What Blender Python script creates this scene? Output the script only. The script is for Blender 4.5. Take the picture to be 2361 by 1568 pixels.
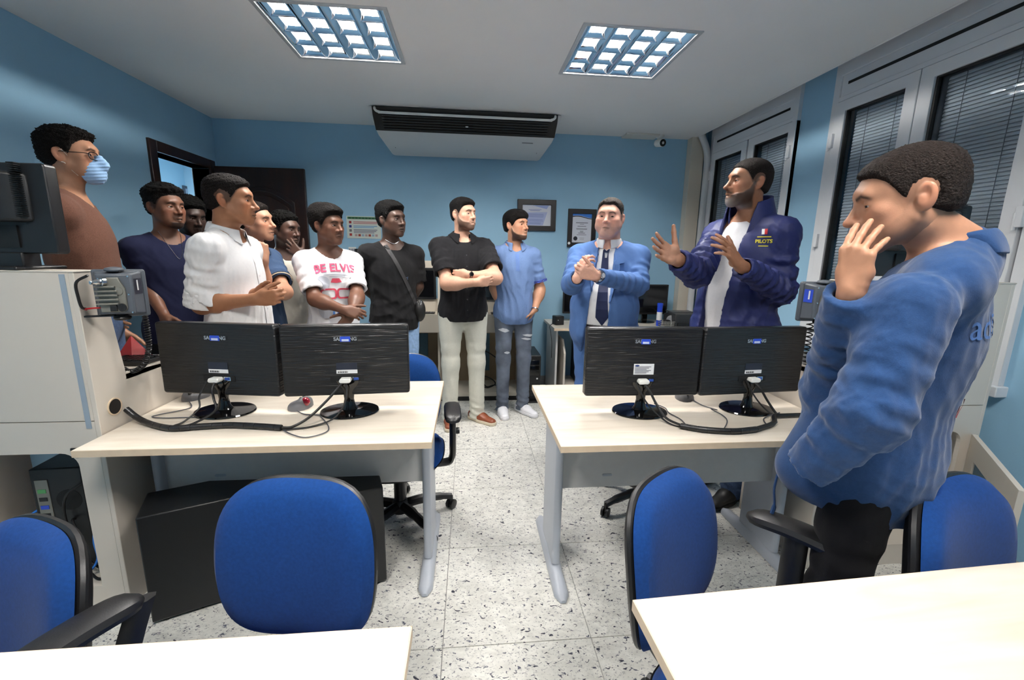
import bpy, bmesh, math, random
import numpy as np
from mathutils import Vector, Matrix, Euler
from mathutils.bvhtree import BVHTree

random.seed(7)
for _o in list(bpy.data.objects):
    bpy.data.objects.remove(_o)
scene = bpy.context.scene
COL = scene.collection

# ------------------------------------------------------------------ camera
F_PX, YAW, PITCH, ROLL, CAM_H = 1000.0, -0.09945, -0.19573, -0.01777, 1.42
_c, _s = math.cos, math.sin
_Rz = Matrix(((_c(YAW), -_s(YAW), 0), (_s(YAW), _c(YAW), 0), (0, 0, 1)))
_Rx = Matrix(((1, 0, 0), (0, _c(PITCH), -_s(PITCH)), (0, _s(PITCH), _c(PITCH))))
_B = Matrix(((1, 0, 0), (0, 0, 1), (0, -1, 0)))            # camera right / down / forward in the room
_Rr = Matrix(((_c(ROLL), -_s(ROLL), 0), (_s(ROLL), _c(ROLL), 0), (0, 0, 1)))
CAM_M = _Rz @ _Rx @ _B @ _Rr
cam_data = bpy.data.cameras.new('camera')
cam_data.sensor_width = 36.0
cam_data.lens = F_PX / 2361.0 * 36.0
cam_data.clip_start = 0.02
cam = bpy.data.objects.new('camera', cam_data)
COL.objects.link(cam)
_r3 = CAM_M @ Matrix(((1, 0, 0), (0, -1, 0), (0, 0, -1)))
cam.matrix_world = Matrix.Translation((0, 0, CAM_H)) @ _r3.to_4x4()
scene.camera = cam

def at(px, py, y):
    """room point seen at that place of the photograph, at depth y (metres from the camera plane)"""
    d = CAM_M @ Vector(((px - 1180.5) / F_PX, (py - 784.0) / F_PX, 1.0))
    return Vector((0, 0, CAM_H)) + d * (y / d.y)

# ------------------------------------------------------------------ world, lights, exposure
world = bpy.data.worlds.new('night_outside')
scene.world = world
world.use_nodes = True
world.node_tree.nodes['Background'].inputs[0].default_value = (0.30, 0.36, 0.45, 1)
world.node_tree.nodes['Background'].inputs[1].default_value = 0.15
TUBE_STRENGTH = 120.0
scene.view_settings.view_transform = 'Standard'
scene.view_settings.look = 'None'
scene.view_settings.gamma = 1.0
scene.view_settings.use_curve_mapping = False
scene.view_settings.exposure = 1.40
scene.cycles.use_denoising = True
scene.cycles.caustics_reflective = False
scene.cycles.caustics_refractive = False
scene.cycles.sample_clamp_indirect = 6.0
scene.cycles.max_bounces = 10
scene.cycles.diffuse_bounces = 5

# ------------------------------------------------------------------ materials
def lin(c):
    return tuple((x / 255 / 12.92) if x / 255 <= .04045 else ((x / 255 + .055) / 1.055) ** 2.4 for x in c)

MATS = {}
def mat(name, rgb, rough=.5, metal=0.0, var=0.0, vscale=8.0, bump=0.0, bscale=60.0, spec=.5, emit=0.0, attr=False,
        stretch=None, sheen=0.0, coat=0.0, sss=0.0):
    if name in MATS:
        return MATS[name]
    m = bpy.data.materials.new(name)
    m.use_nodes = True
    nt = m.node_tree
    b = nt.nodes['Principled BSDF']
    c = lin(rgb)
    b.inputs['Base Color'].default_value = (*c, 1)
    b.inputs['Roughness'].default_value = rough
    b.inputs['Metallic'].default_value = metal
    b.inputs['Specular IOR Level'].default_value = spec
    if sheen:
        b.inputs['Sheen Weight'].default_value = sheen
        b.inputs['Sheen Roughness'].default_value = .5
    if coat:
        b.inputs['Coat Weight'].default_value = coat
        b.inputs['Coat Roughness'].default_value = .08
    if sss:
        b.inputs['Subsurface Weight'].default_value = sss
        b.inputs['Subsurface Radius'].default_value = (.012, .005, .003)
        b.inputs['Subsurface Scale'].default_value = 1.0
    if emit:
        b.inputs['Emission Color'].default_value = (*c, 1)
        b.inputs['Emission Strength'].default_value = emit
    tc = None
    if var or bump:
        tc = nt.nodes.new('ShaderNodeTexCoord')
        src = tc.outputs['Object']
        if stretch:
            mp = nt.nodes.new('ShaderNodeMapping')
            mp.inputs['Scale'].default_value = stretch
            nt.links.new(src, mp.inputs['Vector'])
            src = mp.outputs['Vector']
    colsock = None
    if attr:
        a = nt.nodes.new('ShaderNodeAttribute')
        a.attribute_name = 'Col'
        colsock = a.outputs['Color']
        nt.links.new(colsock, b.inputs['Base Color'])
    if var:
        n = nt.nodes.new('ShaderNodeTexNoise')
        n.inputs['Scale'].default_value = vscale
        n.inputs['Detail'].default_value = 5
        nt.links.new(src, n.inputs['Vector'])
        mr = nt.nodes.new('ShaderNodeMapRange')
        mr.inputs['From Min'].default_value = .3
        mr.inputs['From Max'].default_value = .7
        mr.inputs['To Min'].default_value = 1 - var
        mr.inputs['To Max'].default_value = 1 + var
        nt.links.new(n.outputs['Fac'], mr.inputs['Value'])
        mx = nt.nodes.new('ShaderNodeMix')
        mx.data_type = 'RGBA'
        mx.blend_type = 'MULTIPLY'
        mx.inputs['Factor'].default_value = 1
        if colsock is not None:
            nt.links.new(colsock, mx.inputs['A'])
        else:
            mx.inputs['A'].default_value = (*c, 1)
        nt.links.new(mr.outputs['Result'], mx.inputs['B'])
        nt.links.new(mx.outputs['Result'], b.inputs['Base Color'])
    if bump:
        n2 = nt.nodes.new('ShaderNodeTexNoise')
        n2.inputs['Scale'].default_value = bscale
        n2.inputs['Detail'].default_value = 4
        nt.links.new(src, n2.inputs['Vector'])
        bp = nt.nodes.new('ShaderNodeBump')
        bp.inputs['Strength'].default_value = bump
        bp.inputs['Distance'].default_value = .01
        nt.links.new(n2.outputs['Fac'], bp.inputs['Height'])
        nt.links.new(bp.outputs['Normal'], b.inputs['Normal'])
    MATS[name] = m
    return m

def terrazzo():
    m = bpy.data.materials.new('terrazzo')
    m.use_nodes = True
    nt = m.node_tree
    N, L = nt.nodes, nt.links
    b = N['Principled BSDF']
    b.inputs['Roughness'].default_value = .38
    b.inputs['Specular IOR Level'].default_value = .35
    tc = N.new('ShaderNodeTexCoord')
    oi = N.new('ShaderNodeObjectInfo')
    off = N.new('ShaderNodeVectorMath'); off.operation = 'MULTIPLY_ADD'
    L.new(oi.outputs['Random'], off.inputs[0]); off.inputs[1].default_value = (37, 51, 13)
    L.new(tc.outputs['Object'], off.inputs[2])
    rot = N.new('ShaderNodeMapping')
    rot.inputs['Rotation'].default_value = (0, 0, .5)
    rot.inputs['Scale'].default_value = (1.0, 1.5, 1)
    L.new(off.outputs[0], rot.inputs['Vector'])
    def flecks(scale, lo, hi, detail):
        n = N.new('ShaderNodeTexNoise'); n.inputs['Scale'].default_value = scale; n.inputs['Detail'].default_value = detail
        n.inputs['Roughness'].default_value = .6; n.inputs['Distortion'].default_value = .6
        L.new(rot.outputs['Vector'], n.inputs['Vector'])
        r = N.new('ShaderNodeMapRange'); r.inputs['From Min'].default_value = lo; r.inputs['From Max'].default_value = hi
        L.new(n.outputs['Fac'], r.inputs['Value'])
        return r.outputs['Result']
    def mix(fac, a, bcol):
        x = N.new('ShaderNodeMix'); x.data_type = 'RGBA'
        L.new(fac, x.inputs['Factor'])
        if isinstance(a, tuple): x.inputs['A'].default_value = (*lin(a), 1)
        else: L.new(a, x.inputs['A'])
        x.inputs['B'].default_value = (*lin(bcol), 1)
        return x.outputs['Result']
    c = mix(flecks(16, .35, .7, 4), (231, 230, 224), (205, 204, 198))
    c = mix(flecks(85, .56, .68, 3), c, (168, 168, 168))
    c = mix(flecks(62, .625, .67, 2), c, (92, 94, 108))
    c = mix(flecks(40, .685, .71, 1), c, (55, 57, 70))
    L.new(c, b.inputs['Base Color'])
    return m

def wood_grain(name, a, bcol, rough=.4, scale=(1.2, 14, 14), spec=.4):
    if name in MATS:
        return MATS[name]
    m = bpy.data.materials.new(name); m.use_nodes = True
    nt = m.node_tree; N, L = nt.nodes, nt.links
    b = N['Principled BSDF']; b.inputs['Roughness'].default_value = rough; b.inputs['Specular IOR Level'].default_value = spec
    tc = N.new('ShaderNodeTexCoord'); mp = N.new('ShaderNodeMapping'); mp.inputs['Scale'].default_value = scale
    L.new(tc.outputs['Object'], mp.inputs['Vector'])
    n = N.new('ShaderNodeTexNoise'); n.inputs['Scale'].default_value = 2.2; n.inputs['Detail'].default_value = 7; n.inputs['Distortion'].default_value = .8
    L.new(mp.outputs['Vector'], n.inputs['Vector'])
    r = N.new('ShaderNodeMapRange'); r.inputs['From Min'].default_value = .32; r.inputs['From Max'].default_value = .72
    L.new(n.outputs['Fac'], r.inputs['Value'])
    x = N.new('ShaderNodeMix'); x.data_type = 'RGBA'
    x.inputs['A'].default_value = (*lin(a), 1); x.inputs['B'].default_value = (*lin(bcol), 1)
    L.new(r.outputs['Result'], x.inputs['Factor'])
    L.new(x.outputs['Result'], b.inputs['Base Color'])
    MATS[name] = m
    return m

def ribbed_black():
    """monitor back: black plastic with fine horizontal wavy relief"""
    if 'ribbed_black' in MATS:
        return MATS['ribbed_black']
    m = bpy.data.materials.new('ribbed_black'); m.use_nodes = True
    nt = m.node_tree; N, L = nt.nodes, nt.links
    b = N['Principled BSDF']; b.inputs['Base Color'].default_value = (*lin((24, 24, 26)), 1); b.inputs['Roughness'].default_value = .33
    tc = N.new('ShaderNodeTexCoord'); mp = N.new('ShaderNodeMapping'); mp.inputs['Scale'].default_value = (5.5, 1, 95)
    L.new(tc.outputs['Object'], mp.inputs['Vector'])
    n = N.new('ShaderNodeTexNoise'); n.inputs['Scale'].default_value = 1.6; n.inputs['Detail'].default_value = 1.0; n.inputs['Distortion'].default_value = .3
    L.new(mp.outputs['Vector'], n.inputs['Vector'])
    bp = N.new('ShaderNodeBump'); bp.inputs['Strength'].default_value = .48; bp.inputs['Distance'].default_value = .010
    L.new(n.outputs['Fac'], bp.inputs['Height']); L.new(bp.outputs['Normal'], b.inputs['Normal'])
    MATS['ribbed_black'] = m
    return m

def glass_mat(name='pane_glass', refl=(.9, .95, 1), tint=(.80, .86, .90)):
    if name in MATS:
        return MATS[name]
    m = bpy.data.materials.new(name); m.use_nodes = True
    nt = m.node_tree; N, L = nt.nodes, nt.links
    N.remove(N['Principled BSDF'])
    t = N.new('ShaderNodeBsdfTransparent'); t.inputs[0].default_value = (*tint, 1)
    g = N.new('ShaderNodeBsdfGlossy'); g.inputs['Roughness'].default_value = .02; g.inputs['Color'].default_value = (*refl, 1)
    fr = N.new('ShaderNodeFresnel'); fr.inputs['IOR'].default_value = 1.5
    mx = N.new('ShaderNodeMixShader')
    L.new(fr.outputs[0], mx.inputs[0]); L.new(t.outputs[0], mx.inputs[1]); L.new(g.outputs[0], mx.inputs[2])
    L.new(mx.outputs[0], N['Material Output'].inputs['Surface'])
    MATS[name] = m
    return m

WALL = mat('blue_wall_paint', (150, 190, 216), .75, var=.03, vscale=2.5, bump=.05, bscale=120, spec=.2)
CEIL = mat('white_ceiling_paint', (226, 226, 226), .85, var=.015, vscale=2, spec=.15)
TERR = terrazzo()
GROUT = mat('grey_grout', (150, 150, 148), .9, var=.05, vscale=20)
WHITE_ALU = mat('white_painted_aluminium', (214, 216, 220), .4, var=.02, vscale=6, spec=.4)
DARK_GASKET = mat('black_gasket', (14, 14, 15), .6)
LAM = wood_grain('maple_laminate', (233, 224, 210), (214, 201, 184), .36, (1.0, 9, 9))
EDGE = mat('beige_edge_banding', (222, 200, 172), .5, var=.04, vscale=30)
CREAM = mat('cream_laminate', (208, 200, 189), .45, var=.015, vscale=3)
CREAM_D = mat('cream_board', (206, 198, 184), .5, var=.03, vscale=4)
GREYSTRIP = mat('grey_strip', (148, 162, 176), .5)
GREYMETAL = mat('grey_powder_coat', (206, 205, 204), .45, var=.02, vscale=30, bump=.03, bscale=400, spec=.5)
LEGGREY = mat('light_grey_steel', (176, 182, 192), .38, var=.02, vscale=10)
BLACKP = mat('black_plastic', (22, 22, 24), .42, bump=.06, bscale=500)
BLACKG = mat('glossy_black_plastic', (8, 8, 9), .07, spec=.6)
BLACKM = mat('black_steel', (20, 21, 23), .4, var=.05, vscale=20)
SCREEN = mat('dark_screen', (12, 13, 16), .12)
RUBBER = mat('black_cable_rubber', (16, 16, 18), .5)
GREYCABLE = mat('grey_thin_cable', (70, 72, 80), .5)
BLUEFAB = mat('blue_chair_fabric', (22, 62, 124), .9, var=.10, vscale=120, bump=.12, bscale=700, sheen=.08, spec=.1)
WHITEP = mat('white_plastic', (232, 232, 228), .4, var=.01, vscale=5)
WHITEPAPER = mat('white_paper', (225, 226, 228), .7)
DARKWOOD = wood_grain('dark_stained_wood', (48, 26, 18), (27, 14, 10), .32, (7, 7, .7))
MIRROR = mat('mirror_louvre', (235, 240, 250), .06, metal=1.0)
CHROME = mat('chrome', (210, 212, 215), .15, metal=1.0)
BRASS = mat('brass', (150, 122, 70), .3, metal=1.0)
RADIOGREY = mat('radio_grey_plastic', (84, 90, 98), .45, var=.02, vscale=30)
ALUHEAT = mat('cast_aluminium', (132, 130, 122), .5, metal=.4, var=.06, vscale=40)
RED = mat('red_plastic', (180, 22, 26), .4)
STICKERBLUE = mat('blue_sticker', (44, 78, 200), .45)
DKBLUE = mat('dark_blue_label', (30, 36, 52), .5)
BLUECABLE = mat('blue_network_cable', (40, 120, 210), .45)
MESHBLUE = mat('blue_grey_mesh', (70, 104, 124), .6, var=.15, vscale=300)

# ------------------------------------------------------------------ mesh helpers
def link(o, parent=None):
    COL.objects.link(o)
    if parent is not None:
        o.parent = parent
    return o

def tag(o, label=None, cat=None, group=None, kind=None):
    if label: o['label'] = label
    if cat: o['category'] = cat
    if group: o['group'] = group
    if kind: o['kind'] = kind
    return o

def thing(name, label, cat, loc=(0, 0, 0), rotz=0.0, group=None):
    o = bpy.data.objects.new(name, None)
    o.empty_display_size = .05
    link(o)
    o.location = loc
    o.rotation_euler = (0, 0, rotz)
    return tag(o, label, cat, group)

class MB:
    def __init__(s):
        s.v, s.f = [], []
    def add(s, verts, faces):
        n = len(s.v)
        s.v += [tuple(v) for v in verts]
        s.f += [tuple(i + n for i in f) for f in faces]
        return s
    def box(s, lo, hi, M=None):
        x0, y0, z0 = lo; x1, y1, z1 = hi
        vs = [(x0, y0, z0), (x1, y0, z0), (x1, y1, z0), (x0, y1, z0), (x0, y0, z1), (x1, y0, z1), (x1, y1, z1), (x0, y1, z1)]
        if M is not None:
            vs = [M @ Vector(v) for v in vs]
        return s.add(vs, [(0, 3, 2, 1), (4, 5, 6, 7), (0, 1, 5, 4), (1, 2, 6, 5), (2, 3, 7, 6), (3, 0, 4, 7)])
    def prism(s, pts, axis, a, b, M=None):
        """polygon pts (two coordinates) extruded along axis ('x','y','z') from a to b"""
        def P(u, w, t):
            v = {'x': (t, u, w), 'y': (u, t, w), 'z': (u, w, t)}[axis]
            return M @ Vector(v) if M is not None else v
        n = len(pts)
        vs = [P(u, w, a) for u, w in pts] + [P(u, w, b) for u, w in pts]
        fs = [tuple(range(n))[::-1], tuple(range(n, 2 * n))]
        for i in range(n):
            j = (i + 1) % n
            fs.append((i, j, n + j, n + i))
        return s.add(vs, fs)
    def ring_prism(s, outer, inner, axis, a, b, M=None):
        """frame between two polygons of the same length"""
        def P(u, w, t):
            v = {'x': (t, u, w), 'y': (u, t, w), 'z': (u, w, t)}[axis]
            return M @ Vector(v) if M is not None else v
        n = len(outer)
        vs = [P(*p, a) for p in outer] + [P(*p, b) for p in outer] + [P(*p, a) for p in inner] + [P(*p, b) for p in inner]
        fs = []
        for i in range(n):
            j = (i + 1) % n
            fs += [(i, j, n + j, n + i), (2 * n + j, 2 * n + i, 3 * n + i, 3 * n + j), (j, i, 2 * n + i, 2 * n + j), (n + i, n + j, 3 * n + j, 3 * n + i)]
        return s.add(vs, fs)
    def tube(s, path, r, seg=8, cap=True):
        path = [Vector(p) for p in path]
        n = len(path)
        rs = r if isinstance(r, (list, tuple)) else [r] * n
        up = Vector((0, 0, 1))
        prev = None
        rings = []
        for i, p in enumerate(path):
            t = (path[min(i + 1, n - 1)] - path[max(i - 1, 0)])
            if t.length < 1e-9: t = Vector((0, 0, 1))
            t.normalize()
            if prev is None:
                a = t.cross(up)
                if a.length < 1e-3: a = t.cross(Vector((1, 0, 0)))
            else:
                a = prev - t * prev.dot(t)
            a.normalize()
            prev = a
            bvec = t.cross(a)
            rings.append([p + (a * math.cos(2 * math.pi * k / seg) + bvec * math.sin(2 * math.pi * k / seg)) * rs[i] for k in range(seg)])
        vs = [v for R in rings for v in R]
        fs = []
        for i in range(n - 1):
            for k in range(seg):
                k2 = (k + 1) % seg
                fs.append((i * seg + k, i * seg + k2, (i + 1) * seg + k2, (i + 1) * seg + k))
        if cap:
            fs.append(tuple(range(seg))[::-1])
            fs.append(tuple((n - 1) * seg + k for k in range(seg)))
        return s.add(vs, fs)
    def lathe(s, prof, seg=24, M=None, sx=1.0, sy=1.0):
        """profile of (radius, z) turned about z"""
        vs = []
        for r, z in prof:
            for k in range(seg):
                a = 2 * math.pi * k / seg
                v = (r * math.cos(a) * sx, r * math.sin(a) * sy, z)
                vs.append(M @ Vector(v) if M is not None else v)
        fs = []
        n = len(prof)
        for i in range(n - 1):
            for k in range(seg):
                k2 = (k + 1) % seg
                fs.append((i * seg + k, i * seg + k2, (i + 1) * seg + k2, (i + 1) * seg + k))
        fs.append(tuple(range(seg))[::-1])
        fs.append(tuple((n - 1) * seg + k for k in range(seg)))
        return s.add(vs, fs)
    def mesh(s, name):
        m = bpy.data.meshes.new(name)
        m.from_pydata([tuple(v) for v in s.v], [], s.f)
        m.update()
        return m

def obj(name, mb, material, parent=None, bevel=0.0, smooth=False, seg=2):
    me = mb.mesh(name) if isinstance(mb, MB) else mb
    if material is not None and not me.materials:
        me.materials.append(material)
    o = bpy.data.objects.new(name, me)
    link(o, parent)
    if bevel:
        b = o.modifiers.new('bevel', 'BEVEL')
        b.width = bevel
        b.segments = seg
        b.limit_method = 'ANGLE'
        b.angle_limit = math.radians(40)
    if smooth or bevel:
        for p in me.polygons:
            p.use_smooth = True
        if not bevel or True:
            me.set_sharp_from_angle(angle=math.radians(42))
    return o

def box(name, lo, hi, material, parent=None, bevel=0.0):
    return obj(name, MB().box(lo, hi), material, parent, bevel)

def copy_tree(o, parent=None):
    c = o.copy()
    COL.objects.link(c)
    if parent is not None:
        c.parent = parent
    for ch in list(o.children):
        copy_tree(ch, c)
    return c

def rrect(w, h, r, n=5, cx=0.0, cy=0.0):
    pts = []
    for (sx, sy, a0) in ((1, 1, 0), (-1, 1, 90), (-1, -1, 180), (1, -1, 270)):
        for k in range(n + 1):
            a = math.radians(a0 + 90 * k / n)
            pts.append((cx + sx * (w / 2 - r) + r * math.cos(a), cy + sy * (h / 2 - r) + r * math.sin(a)))
    return pts

def smooth_path(pts, n=6):
    """Catmull-Rom through the points"""
    P = [Vector(p) for p in pts]
    P = [P[0] * 2 - P[1]] + P + [P[-1] * 2 - P[-2]]
    out = []
    for i in range(1, len(P) - 2):
        for k in range(n):
            t = k / n
            a, b, c, d = P[i - 1], P[i], P[i + 1], P[i + 2]
            out.append(.5 * ((2 * b) + (c - a) * t + (2 * a - 5 * b + 4 * c - d) * t * t + (3 * b - a - 3 * c + d) * t ** 3))
    out.append(P[-2])
    return out

def text_mesh(body, size, extrude=0.0006, align='CENTER', bold=0.0, res=3):
    cu = bpy.data.curves.new('lettering', 'FONT')
    cu.body = body
    cu.size = size
    cu.align_x = align
    cu.align_y = 'CENTER'
    cu.extrude = extrude
    cu.offset = bold
    cu.resolution_u = res
    o = bpy.data.objects.new('lettering', cu)
    COL.objects.link(o)
    dg = bpy.context.evaluated_depsgraph_get()
    me = bpy.data.meshes.new_from_object(o.evaluated_get(dg))
    bpy.data.objects.remove(o)
    bpy.data.curves.remove(cu)
    return me

def text(name, body, size, M, material, parent=None, extrude=.0006, bold=0.0, align='CENTER', sx=1.0):
    me = text_mesh(body, size, extrude, align, bold)
    me.transform(M @ Matrix.Diagonal((sx, 1, 1, 1)))
    me.materials.clear()
    return obj(name, me, material, parent)

FACE_FRONT = Matrix(((1, 0, 0, 0), (0, 0, -1, 0), (0, 1, 0, 0), (0, 0, 0, 1)))   # xy lettering -> xz, read from -y
# ================================================================== the room
XL, XR, YB, YF, ZC = -2.38, 2.46, 4.60, -1.70, 2.61
XDROP = 2.295                                     # the ceiling panel stops here, short of the window wall

def struct(o):
    o['kind'] = 'structure'
    return o

# floor: grey slab below, terrazzo tiles laid on it one by one
floor = struct(box('floor', (XL - .2, YF - .2, -.12), (XR + .3, YB + .2, -.004), GROUT))
TX, TY = .556, .549
tile_mb = MB()
_g = .0016
tile_mb.box((-TX / 2 + _g, -TY / 2 + _g, -.02), (TX / 2 - _g, TY / 2 - _g, 0))
tile_me = tile_mb.mesh('tile'); tile_me.materials.append(TERR)
for i in range(-5, 6):
    for j in range(-7, 7):
        x, y = -.10 + TX * (i + .5), 1.903 + TY * (j + .5)
        if XL - TX / 2 < x < XR + TX / 2 and YF - TY / 2 < y < YB + TY / 2:
            t = bpy.data.objects.new('tile', tile_me)
            link(t, floor)
            t.location = (x, y, random.uniform(-.0004, .0004))

# ceiling with the holes of four recessed lights
LIGHTS = [(-.737, 2.812), (.925, 2.822), (-.737, .36), (.925, .36)]
LH = .318
xs = sorted({XL - .1, XDROP} | {x + s * LH for x, _ in LIGHTS for s in (-1, 1)})
ys = sorted({YF - .1, YB + .1} | {y + s * LH for _, y in LIGHTS for s in (-1, 1)})
mb = MB()
for a, b in zip(xs, xs[1:]):
    for c, d in zip(ys, ys[1:]):
        mx, my = (a + b) / 2, (c + d) / 2
        if any(abs(mx - x) < LH and abs(my - y) < LH for x, y in LIGHTS):
            continue
        mb.box((a, c, ZC), (b, d, ZC + .03))
struct(obj('ceiling', mb, CEIL))
struct(box('ceiling', (XDROP - .05, YF - .1, 2.80), (XR + .3, YB + .1, 2.84), CEIL))
struct(box('ceiling', (XL - .1, YF - .1, 2.74), (XDROP, YB + .1, 2.78), mat('dark_void', (60, 60, 62), .9)))
struct(box('trim_1', (XDROP - .012, YF, ZC - .002), (XDROP + .004, YB, 2.80), CEIL))

struct(box('wall_back', (XL - .15, YB, 0), (XR + .3, YB + .12, 2.84), WALL))
struct(box('wall_front', (XL - .15, YF - .12, 0), (XR + .3, YF, 2.84), WALL))
# left wall with the door opening
D0, D1, DZ = 3.76, 4.46, 2.14
mb = MB()
mb.box((XL - .14, YF, 0), (XL, D0, 2.75)).box((XL - .14, D1, 0), (XL, YB, 2.75)).box((XL - .14, D0, DZ), (XL, D1, 2.75))
struct(obj('wall_left', mb, WALL))
# right wall around the two windows
W1, W2, WZ0, WZ1 = (3.27, 4.47), (1.70, 2.95), .86, 2.70
mb = MB()
mb.box((XR, YF, 0), (XR + .16, YB, WZ0))
for a, b in ((YF, W2[0]), (W2[1], W1[0]), (W1[1], YB)):
    mb.box((XR, a, WZ0), (XR + .16, b, 2.84))
for a, b in (W1, W2):
    mb.box((XR, a, WZ1), (XR + .16, b, 2.84))
struct(obj('wall_right', mb, WALL))

BASEB = mat('grey_terrazzo_skirting', (132, 132, 134), .5, var=.2, vscale=60)
struct(box('baseboard_back', (XL, YB - .014, 0), (XR, YB, .10), BASEB))
struct(box('baseboard_left', (XL, YF, 0), (XL + .014, D0 - .09, .10), BASEB))
struct(box('baseboard_right', (XR - .014, YF, 0), (XR, YB, .10), BASEB))

# corridor seen through the open door
CORW = mat('corridor_blue_paint', (172, 206, 226), .7, var=.02, vscale=3, spec=.2)
struct(box('wall_corridor', (-4.3, 2.2, 0), (-4.2, 8.2, 2.75), CORW))
struct(box('wall_corridor_end', (-4.3, 7.2, 0), (XL - .14, 7.3, 2.75), CORW))
struct(box('wall_corridor_near', (-4.3, 2.1, 0), (XL - .14, 2.2, 2.75), CORW))
struct(box('wall_corridor_side', (XL - .14, YB + .12, 0), (XL - .02, 7.3, 2.75), CORW))
struct(box('ceiling', (-4.3, 2.1, 2.62), (XL - .13, 7.3, 2.66), CEIL))
struct(box('floor', (-4.3, 2.1, -.03), (XL - .10, 7.3, -.002), TERR))
cl = thing('corridor_light', 'ceiling light in the corridor behind the open door', 'light', (-3.5, 5.0, 2.615))
box('frame', (-.16, -.62, -.03), (.16, .62, 0), WHITEP, cl, .004)
box('diffuser', (-.14, -.60, -.04), (.14, .60, -.03), mat('corridor_diffuser', (255, 252, 246), .5, emit=26.0), cl)
cf = thing('wall_notice', 'small framed notice on the corridor wall seen through the doorway', 'notice', (-4.195, 0, 0))
p0 = at(446, 452, 6.9)
k = 4.195 / abs(p0.x)
_py, _pz = p0.y * k, 1.42 + (p0.z - 1.42) * k
box('frame', (0, _py - .25, _pz - .35), (.02, _py + .25, _pz + .12), mat('notice_frame', (70, 74, 84), .4), cf, .003)
box('paper', (.02, _py - .21, _pz - .31), (.023, _py + .21, _pz + .08), mat('notice_paper', (150, 160, 178), .6, var=.2, vscale=20), cf)

# door frame and the open door leaf
fr = struct(bpy.data.objects.new('door_1', None)); link(fr)
for (n, lo, hi) in (('frame_post', (XL - .15, D0 - .08, 0), (XL + .02, D0, DZ + .08)), ('frame_post', (XL - .15, D1, 0), (XL + .02, D1 + .08, DZ + .08)),
                    ('frame_head', (XL - .15, D0, DZ), (XL + .02, D1, DZ + .08))):
    box(n, lo, hi, DARKWOOD, fr, .004)
dl = struct(bpy.data.objects.new('door_2', None)); link(dl)
dl.location = (-2.345, 4.50, 0); dl.rotation_euler = (0, 0, math.radians(-1.0))
box('leaf', (0, -.018, .01), (.80, .018, 2.17), DARKWOOD, dl, .003)
DW2 = wood_grain('dark_moulding', (40, 21, 14), (24, 12, 9), .3, (7, 7, .7))
for k2, (x0, x1, z0, z1, arch) in enumerate(((.10, .70, 1.10, 1.86, .14), (.10, .70, .16, .96, 0))):
    pts = [(x0, z0), (x1, z0)]
    pts += [(x1 + (x0 - x1) * t / 12, z1 + arch * math.sin(math.pi * t / 12)) for t in range(13)]
    cxm, czm = (x0 + x1) / 2, (z0 + z1) / 2
    inner = [(cxm + (x - cxm) * .90, czm + (z - czm) * .92) for x, z in pts]
    inner2 = [(cxm + (x - cxm) * .82, czm + (z - czm) * .86) for x, z in pts]
    obj('moulding', MB().ring_prism(pts, inner, 'y', -.030, -.016), DW2, dl, .004)
    obj('panel', MB().prism(inner2, 'y', -.028, -.016), DARKWOOD, dl, .006)
hm = MB(); hm.lathe([(.024, 0), (.024, .01), (.011, .014), (.011, .045)], 14, Matrix.Translation((.735, -.018, 1.03)) @ Matrix.Rotation(math.pi / 2, 4, 'X'))
hm.tube([(.735, -.06, 1.03), (.66, -.062, 1.032), (.62, -.06, 1.03)], [.010, .009, .008], 8)
obj('door_handle', hm, CHROME, dl, 0, True)

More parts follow.
